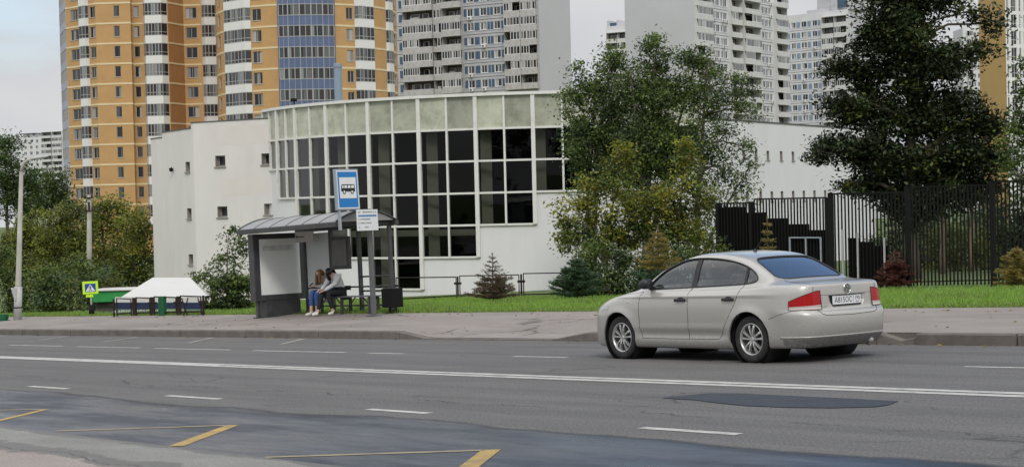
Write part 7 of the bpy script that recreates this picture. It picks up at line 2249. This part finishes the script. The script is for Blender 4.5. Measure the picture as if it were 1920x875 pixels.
    for i in range(13):
        x = 1.50 + 0.42 * i / 12; z0, z1 = 0.665 + 0.02 * (1 - i / 12), 0.70 + 0.055 * math.sin(math.pi * min(1, 0.25 + i / 12))
        rows.append([hit_y(x, z0 + (z1 - z0) * j / 5, s, 0.004) for j in range(6)])
    mb = MB(); grid_mesh(mb, rows); mb.build('headlight', M['lamp_front'], car, smooth=True)
    # tail lamp wrapping the rear corner
    red, clr = MB(), MB()
    def corner_pt(q, z, out=0.005):
        """q from 0 (boot lid edge on the rear face) to 1 (tip on the flank)"""
        a = R(8 + 53 * q)
        o = Vector((-1.72, 0.40 * s, z)); far = o + Vector((-math.cos(a), s * math.sin(a), 0)) * 3
        h = bvh.ray_cast(far, (o - far).normalized())
        p, n_ = h[0], h[1]
        if n_.dot(o - far) > 0: n_ = -n_
        return p + n_ * out
    rr, rc = [], []
    for i in range(25):
        q = i / 24
        top_ = 0.892 - 0.016 * q - 0.125 * max(0, q - 0.12) ** 1.4
        mid_ = 0.718 - 0.012 * q
        bot_ = 0.656 + 0.006 * q + 0.02 * max(0, q - 0.85)
        top_ = max(top_, mid_ + 0.012)
        rr.append([corner_pt(q, mid_ + (top_ - mid_) * j / 6) for j in range(7)])
        rc.append([corner_pt(q, bot_ + (mid_ - 0.003 - bot_) * j / 3) for j in range(4)])
    grid_mesh(red, rr); grid_mesh(clr, rc)
    tl = red.build('tail_lamp', M['lamp_red'], car, smooth=True)
    clr.build('clear_lens', M['lamp_clear'], tl, smooth=True)
    edge = [r_[-1] for r_ in rr] + [r_[0] for r_ in reversed(rc)] + [rr[0][-1]]
    mb = MB(); mb.tube(edge, 0.0045, 5); mb.build('lamp_seal', M['gap'], tl, smooth=True)

# rear and front screens
def screen(fr, outl, m, nm, rear):
    o, t_, n_, ln_ = fr
    ys = [p[0] for p in outl]; a, c = min(ys) + 0.004, max(ys) - 0.004
    rows = []
    for i in range(25):
        y = a + (c - a) * i / 24; lo, hi = poly_span(outl, y)
        col = []
        for j in range(11):
            p = o + t_ * (lo + (hi - lo) * j / 10) + Vector((0, y, 0))
            h = bvh.ray_cast(p + n_ * 0.5, -n_); q = h[0] if h[0] is not None else p
            col.append(q - n_ * 0.010)
        rows.append(col)
    mb = MB(); grid_mesh(mb, rows); g_ = mb.build(nm, M[m], car, smooth=True)
    ed = []
    for y, w in outl:
        p = o + t_ * w + Vector((0, y, 0)); h = bvh.ray_cast(p + n_ * 0.5, -n_); ed.append((h[0] if h[0] is not None else p) - n_ * 0.002)
    ed.append(ed[0]); mb = MB(); mb.tube(ed, 0.012, 6); mb.build('screen_seal', M['trim'], g_, smooth=True)
    return g_
screen(RW, rwo, 'car_rear_glass', 'rear_window', True); screen(WS, wso, 'car_glass', 'windscreen', False)

# boot lid gaps, plate recess, plate, badge, letters, bumper strip
def ribbon_rear(pts, r_, m, nm, out=-0.001):
    mb = MB(); mb.tube([hit_x(y, z, out) for y, z in pts], r_, 6); return mb.build(nm, M[m], car, smooth=True)
ribbon_rear(dense([(0.56, 0.942), (0.57, 0.882), (0.565, 0.752), (0.545, 0.667), (0.50, 0.607), (0.44, 0.584), (0.0, 0.574), (-0.44, 0.584), (-0.50, 0.607), (-0.545, 0.667), (-0.565, 0.752), (-0.57, 0.882), (-0.56, 0.942)], 4), 0.0045, 'gap', 'boot_gap')
ribbon_rear(dense([(0.545, 0.837), (0.335, 0.830), (0.0, 0.830), (-0.335, 0.830), (-0.545, 0.837)], 4), 0.003, 'gap', 'boot_crease')
for s in (1, -1):
    mb = MB(); P_ = [bvh.ray_cast(Vector((x, 0.566 * s * (1 if x < -1.9 else 1.0), 2)), Vector((0, 0, -1)))[0] for x in lin(-2.1, -1.66, 8)]
    mb.tube(P_, 0.004, 5); mb.build('boot_gap', M['gap'], car, smooth=True)
xr_ = hit_x(0, 0.76).x
mb = MB()
inner = [(-0.285, 0.814), (0.285, 0.814), (0.283, 0.752), (0.25, 0.694), (-0.25, 0.694), (-0.283, 0.752)]
for i in range(6):
    j = (i + 1) % 6
    oa, ob = [hit_x(PR[k][0], PR[k][1], -0.004) for k in (i, j)]
    ia, ib = [Vector((xr_ + 0.060, inner[k][0], inner[k][1])) for k in (i, j)]
    mb.face([oa, ob, ib, ia])
mb.face([Vector((xr_ + 0.060, y, z)) for y, z in inner])
mb.build('plate_recess', M['paint'], car)
px_ = xr_ + 0.028
mb = MB(); mb.box(px_ - 0.004, px_ + 0.02, -0.272, 0.272, 0.694, 0.820); pf_ = mb.build('plate_frame', M['trim'], car, bevel=0.003)
mb = MB(); mb.box(px_ - 0.008, px_ - 0.0045, -0.260, 0.260, 0.704, 0.812); pl_ = mb.build('number_plate', M['sign_white'], pf_, bevel=0.001)
TP = lambda y, z, dx=0.0086: Matrix.Translation((px_ - dx, y, z)) @ Matrix(((0, 0, -1, 0), (-1, 0, 0, 0), (0, 1, 0, 0), (0, 0, 0, 1)))
text_mesh('plate_lettering', 'А815ОС', 0.096, M['sign_black'], pf_, TP(0.062, 0.755), 0.0004, sx=0.92)
text_mesh('plate_lettering', '190', 0.070, M['sign_black'], pf_, TP(-0.190, 0.770), 0.0004, sx=0.95)
text_mesh('plate_lettering', 'RUS', 0.030, M['sign_black'], pf_, TP(-0.190, 0.724), 0.0004)
mb = MB(); mb.box(px_ - 0.0092, px_ - 0.0082, -0.124, -0.121, 0.708, 0.808); mb.build('plate_divider', M['sign_black'], pf_)
c = hit_x(0, 0.895, 0.0)
BT = Matrix.Translation(c + Vector((-0.004, 0, 0))) @ Matrix(((0, 0, -1, 0), (-1, 0, 0, 0), (0, 1, 0, 0), (0, 0, 0, 1))) @ Matrix.Diagonal((1.3, 1.3, 1.0, 1.0))
mb = MB(); mb.lathe([(0.043, 0.0), (0.046, 0.006), (0.051, 0.006), (0.053, 0.0)], 28, 0, BT); bd = mb.build('badge', M['chrome'], car, smooth=True)
mb = MB(); mb.lathe([(0.0005, 0.001), (0.044, 0.001)], 28, 0, BT); mb.build('badge_field', mat('badge_grey', (0.10, 0.10, 0.105), 0.4), bd)
mb = MB()
def bstroke(a, b_, w=0.0075):
    a, b_ = Vector((*a, 0)), Vector((*b_, 0)); d = (b_ - a).normalized(); q = Vector((-d.y, d.x, 0)) * w / 2
    lo = [a + q, b_ + q, b_ - q, a - q]
    mb.face([BT @ (v + Vector((0, 0, 0.0055))) for v in lo])
    for i in range(4): j = (i + 1) % 4; mb.face([BT @ (lo[i] + Vector((0, 0, 0.0012))), BT @ (lo[j] + Vector((0, 0, 0.0012))), BT @ (lo[j] + Vector((0, 0, 0.0055))), BT @ (lo[i] + Vector((0, 0, 0.0055)))])
for a, b_ in (((-0.016, 0.040), (-0.001, 0.006)), ((0.016, 0.040), (0.001, 0.006)), ((-0.034, 0.028), (-0.016, -0.036)), ((-0.016, -0.036), (0.0, -0.002)), ((0.0, -0.002), (0.016, -0.036)), ((0.016, -0.036), (0.034, 0.028))): bstroke(a, b_)
mb.build('badge_letters', M['chrome'], bd)
c = hit_x(0.445, 0.687, 0.0)
ang = math.atan2(hit_x(0.50, 0.687).x - hit_x(0.39, 0.687).x, 0.11)
text_mesh('badge_lettering', 'POLO', 0.042, M['chrome'], car, Matrix.Translation(c + Vector((-0.003, 0, 0))) @ Matrix.Rotation(-ang, 4, 'Z') @ Matrix(((0, 0, -1, 0), (-1, 0, 0, 0), (0, 1, 0, 0), (0, 0, 0, 1))), 0.0015, sx=1.25)
# bumper: bright moulding, grey band painting the shade below it, exhaust
def around_rear(z, q0=1.0, k=24, out=0.004):
    pts = []
    for i in range(-k, k + 1):
        q = i / k * q0; a = R(82) * q
        o = Vector((-1.72, 0.40 * (1 if q >= 0 else -1) * min(1, abs(q) * 2.2), z)); far = o + Vector((-math.cos(a), math.sin(a), 0)) * 3
        h = bvh.ray_cast(far, (o - far).normalized()); n_ = h[1]
        if n_.dot(o - far) > 0: n_ = -n_
        pts.append(h[0] + n_ * out)
    return pts
mb = MB(); mb.tube(around_rear(0.325, 0.95), 0.011, 6); mb.build('bumper_moulding', M['paint'], car, smooth=True)
mb = MB(); grid_mesh(mb, [around_rear(z, 0.9, 24, 0.003) for z in (0.205, 0.25, 0.298)]); mb.build('bumper_shade_band', mat('grey_bumper_shade', (0.16, 0.155, 0.145), 0.7, var=0.4, scale=18), car, smooth=True)
mb = MB(); mb.tube([(-1.75, -0.42, 0.235), (-2.19, -0.42, 0.225)], 0.026, 10); mb.build('exhaust_pipe', M['galv'], car, smooth=True)
c = bvh.ray_cast(Vector((-0.60, 0, 3)), Vector((0, 0, -1)))[0]
mb = MB(); mb.lathe([(0.03, -0.004), (0.028, 0.012), (0.012, 0.03), (0.001, 0.032)], 12, 0, Matrix.Translation(c)); mb.tube([c + Vector((0, 0, 0.02)), c + Vector((-0.16, 0, 0.17))], 0.0045, 5); mb.build('aerial', M['trim'], car)
c = hit_y(1.02, 0.80, 1, 0.0)
for s in (1, -1):
    c = hit_y(1.06, 0.79, s, 0.0); mb = MB(); mb.lathe([(0.001, 0.006), (0.016, 0.004), (0.02, -0.002)], 12, 0, Matrix.Translation(c) @ Matrix.Rotation(R(-90 * s), 4, 'X') @ Matrix.Diagonal((1.7, 0.8, 1, 1))); mb.build('side_repeater', M['lamp_clear'], car, smooth=True)

# wheels
M['brake'] = mat('brake_disc_steel', (0.05, 0.047, 0.044), 0.6, metal=0.4)
def wheel(cx, s):
    w = bpy.data.objects.new('wheel', None); COL.objects.link(w); w.parent = car; w.empty_display_size = 0.2
    w.location = (cx, s * 0.735, 0.300); w.rotation_euler = (R(-90) * s, 0, R(0))
    # local z outward
    mb = MB(); mb.lathe([(0.205, -0.085), (0.235, -0.098), (0.278, -0.096), (0.295, -0.082), (0.3015, -0.05), (0.3015, 0.045), (0.296, 0.076), (0.280, 0.092), (0.240, 0.096), (0.206, 0.084)], 56)
    for k in range(4):
        pass
    mb.build('tyre', M['rubber'], w, smooth=True)
    mb = MB(); mb.lathe([(0.207, -0.085), (0.207, 0.082), (0.201, 0.088), (0.190, 0.080), (0.184, 0.05), (0.178, -0.07)], 56); rim = mb.build('rim', M['alloy'], w, smooth=True)
    mb = MB()
    for k in range(10):
        a = 2 * math.pi * k / 10 + (0.07 if k % 2 else -0.07)
        T = Matrix.Rotation(a, 4, 'Z')
        pts = [(0.035, 0.012, 0.070), (0.09, 0.010, 0.080), (0.15, 0.012, 0.078), (0.188, 0.017, 0.066)]
        up = [(r_, h_, z_) for r_, h_, z_ in pts]
        for (r0, h0, z0), (r1, h1, z1) in zip(up[:-1], up[1:]):
            q = [(r0, -h0, z0), (r1, -h1, z1), (r1, h1, z1), (r0, h0, z0)]
            mb.face([T @ Vector(v) for v in q])
            mb.face([T @ Vector(v) for v in ((r0, -h0, z0), (r0, -h0 * 1.1, z0 - 0.03), (r1, -h1 * 1.1, z1 - 0.03), (r1, -h1, z1))])
            mb.face([T @ Vector(v) for v in ((r0, h0, z0), (r1, h1, z1), (r1, h1 * 1.1, z1 - 0.03), (r0, h0 * 1.1, z0 - 0.03))])
    mb.lathe([(0.001, 0.074), (0.028, 0.074), (0.034, 0.069), (0.052, 0.070), (0.058, 0.058), (0.058, 0.02)], 24)
    mb.build('spokes', M['alloy'], w, fix=True)
    mb = MB(); mb.lathe([(0.001, 0.0), (0.13, 0.0), (0.13, -0.02)], 32); mb.lathe([(0.13, -0.03), (0.185, -0.03), (0.185, -0.06)], 32); mb.build('brake_disc', M['brake'], w)
    mb = MB()
    for k in range(5):
        a = 2 * math.pi * k / 5 + 0.3; mb.lathe([(0.001, 0.073), (0.008, 0.073), (0.008, 0.066)], 6, 0, Matrix.Translation((0.044 * math.cos(a), 0.044 * math.sin(a), 0)))
    mb.build('wheel_bolts', M['trim'], w)
for cx in (-1.276, 1.276):
    for s in (1, -1):
        wheel(cx, s)
        mb = MB(); mb.lathe([(0.350, 0.83), (0.356, 0.60), (0.356, 0.44), (0.10, 0.44)], 32, 0, Matrix.Translation((cx, 0, 0.305)) @ Matrix.Rotation(R(-90) * s, 4, 'X'), R(0), R(360))
        mb.v = [v for v in mb.v]
        mb.build('arch_liner', M['trim'], car, smooth=True, fix=False)
# floor pan and cabin
mb = MB(); mb.box(-2.02, 1.95, -0.55, 0.55, 0.17, 0.20); mb.box(-0.88, 0.88, -0.74, 0.74, 0.172, 0.205); mb.box(-0.88, 0.88, 0.70, 0.742, 0.24, 0.40); mb.box(-0.88, 0.88, -0.742, -0.70, 0.24, 0.40)
mb.box(-1.9, -1.0, -0.25, 0.1, 0.16, 0.199); mb.tube([(0.9, -0.2, 0.19), (-1.0, -0.2, 0.19)], 0.03, 8); mb.tube([(-1.276, -0.6, 0.28), (-1.276, 0.6, 0.28)], 0.04, 8)
mb.build('floor_pan', M['trim'], car)
mb = MB(); mb.box(0.55, 1.05, -0.66, 0.66, 0.55, 0.97); mb.box(-1.60, -1.15, -0.60, 0.60, 0.55, 0.985); mb.box(-1.28, 0.55, -0.70, 0.70, 0.30, 0.34); mb.build('dashboard_and_shelf', M['cabin_dark'], car, bevel=0.03)
def seat(x, y, w):
    mb = MB(); mb.box(x - 0.05, x + 0.48, y - w, y + w, 0.45, 0.60)
    mb.prism([(x - 0.05, 0.58), (x + 0.10, 0.58), (x - 0.10, 1.06), (x - 0.22, 1.06)], y - w, y + w); mb.build('seat', M['interior'], car, bevel=0.03)
    for yy in ((y,) if w < 0.4 else (y - 0.4, y + 0.4)):
        mb = MB(); mb.prism([(x - 0.20, 1.08), (x - 0.11, 1.08), (x - 0.13, 1.23), (x - 0.20, 1.23)], yy - 0.12, yy + 0.12); mb.build('headrest', M['interior'], car, bevel=0.025)
seat(0.0, 0.36, 0.25); seat(0.0, -0.36, 0.25); seat(-0.90, 0.0, 0.58)
mb = MB(); ST = Matrix.Translation((0.42, 0.36, 0.93)) @ Matrix.Rotation(R(-65), 4, 'Y')
ring = [ST @ Vector((0.18 * math.cos(q), 0.18 * math.sin(q), 0)) for q in lin(0, 2 * math.pi, 24)]
mb.tube(ring, 0.015, 6); mb.tube([ST @ Vector((-0.17, 0, 0)), ST @ Vector((0.17, 0, 0))], 0.018, 6); mb.build('steering_wheel', M['trim'], car, smooth=True)
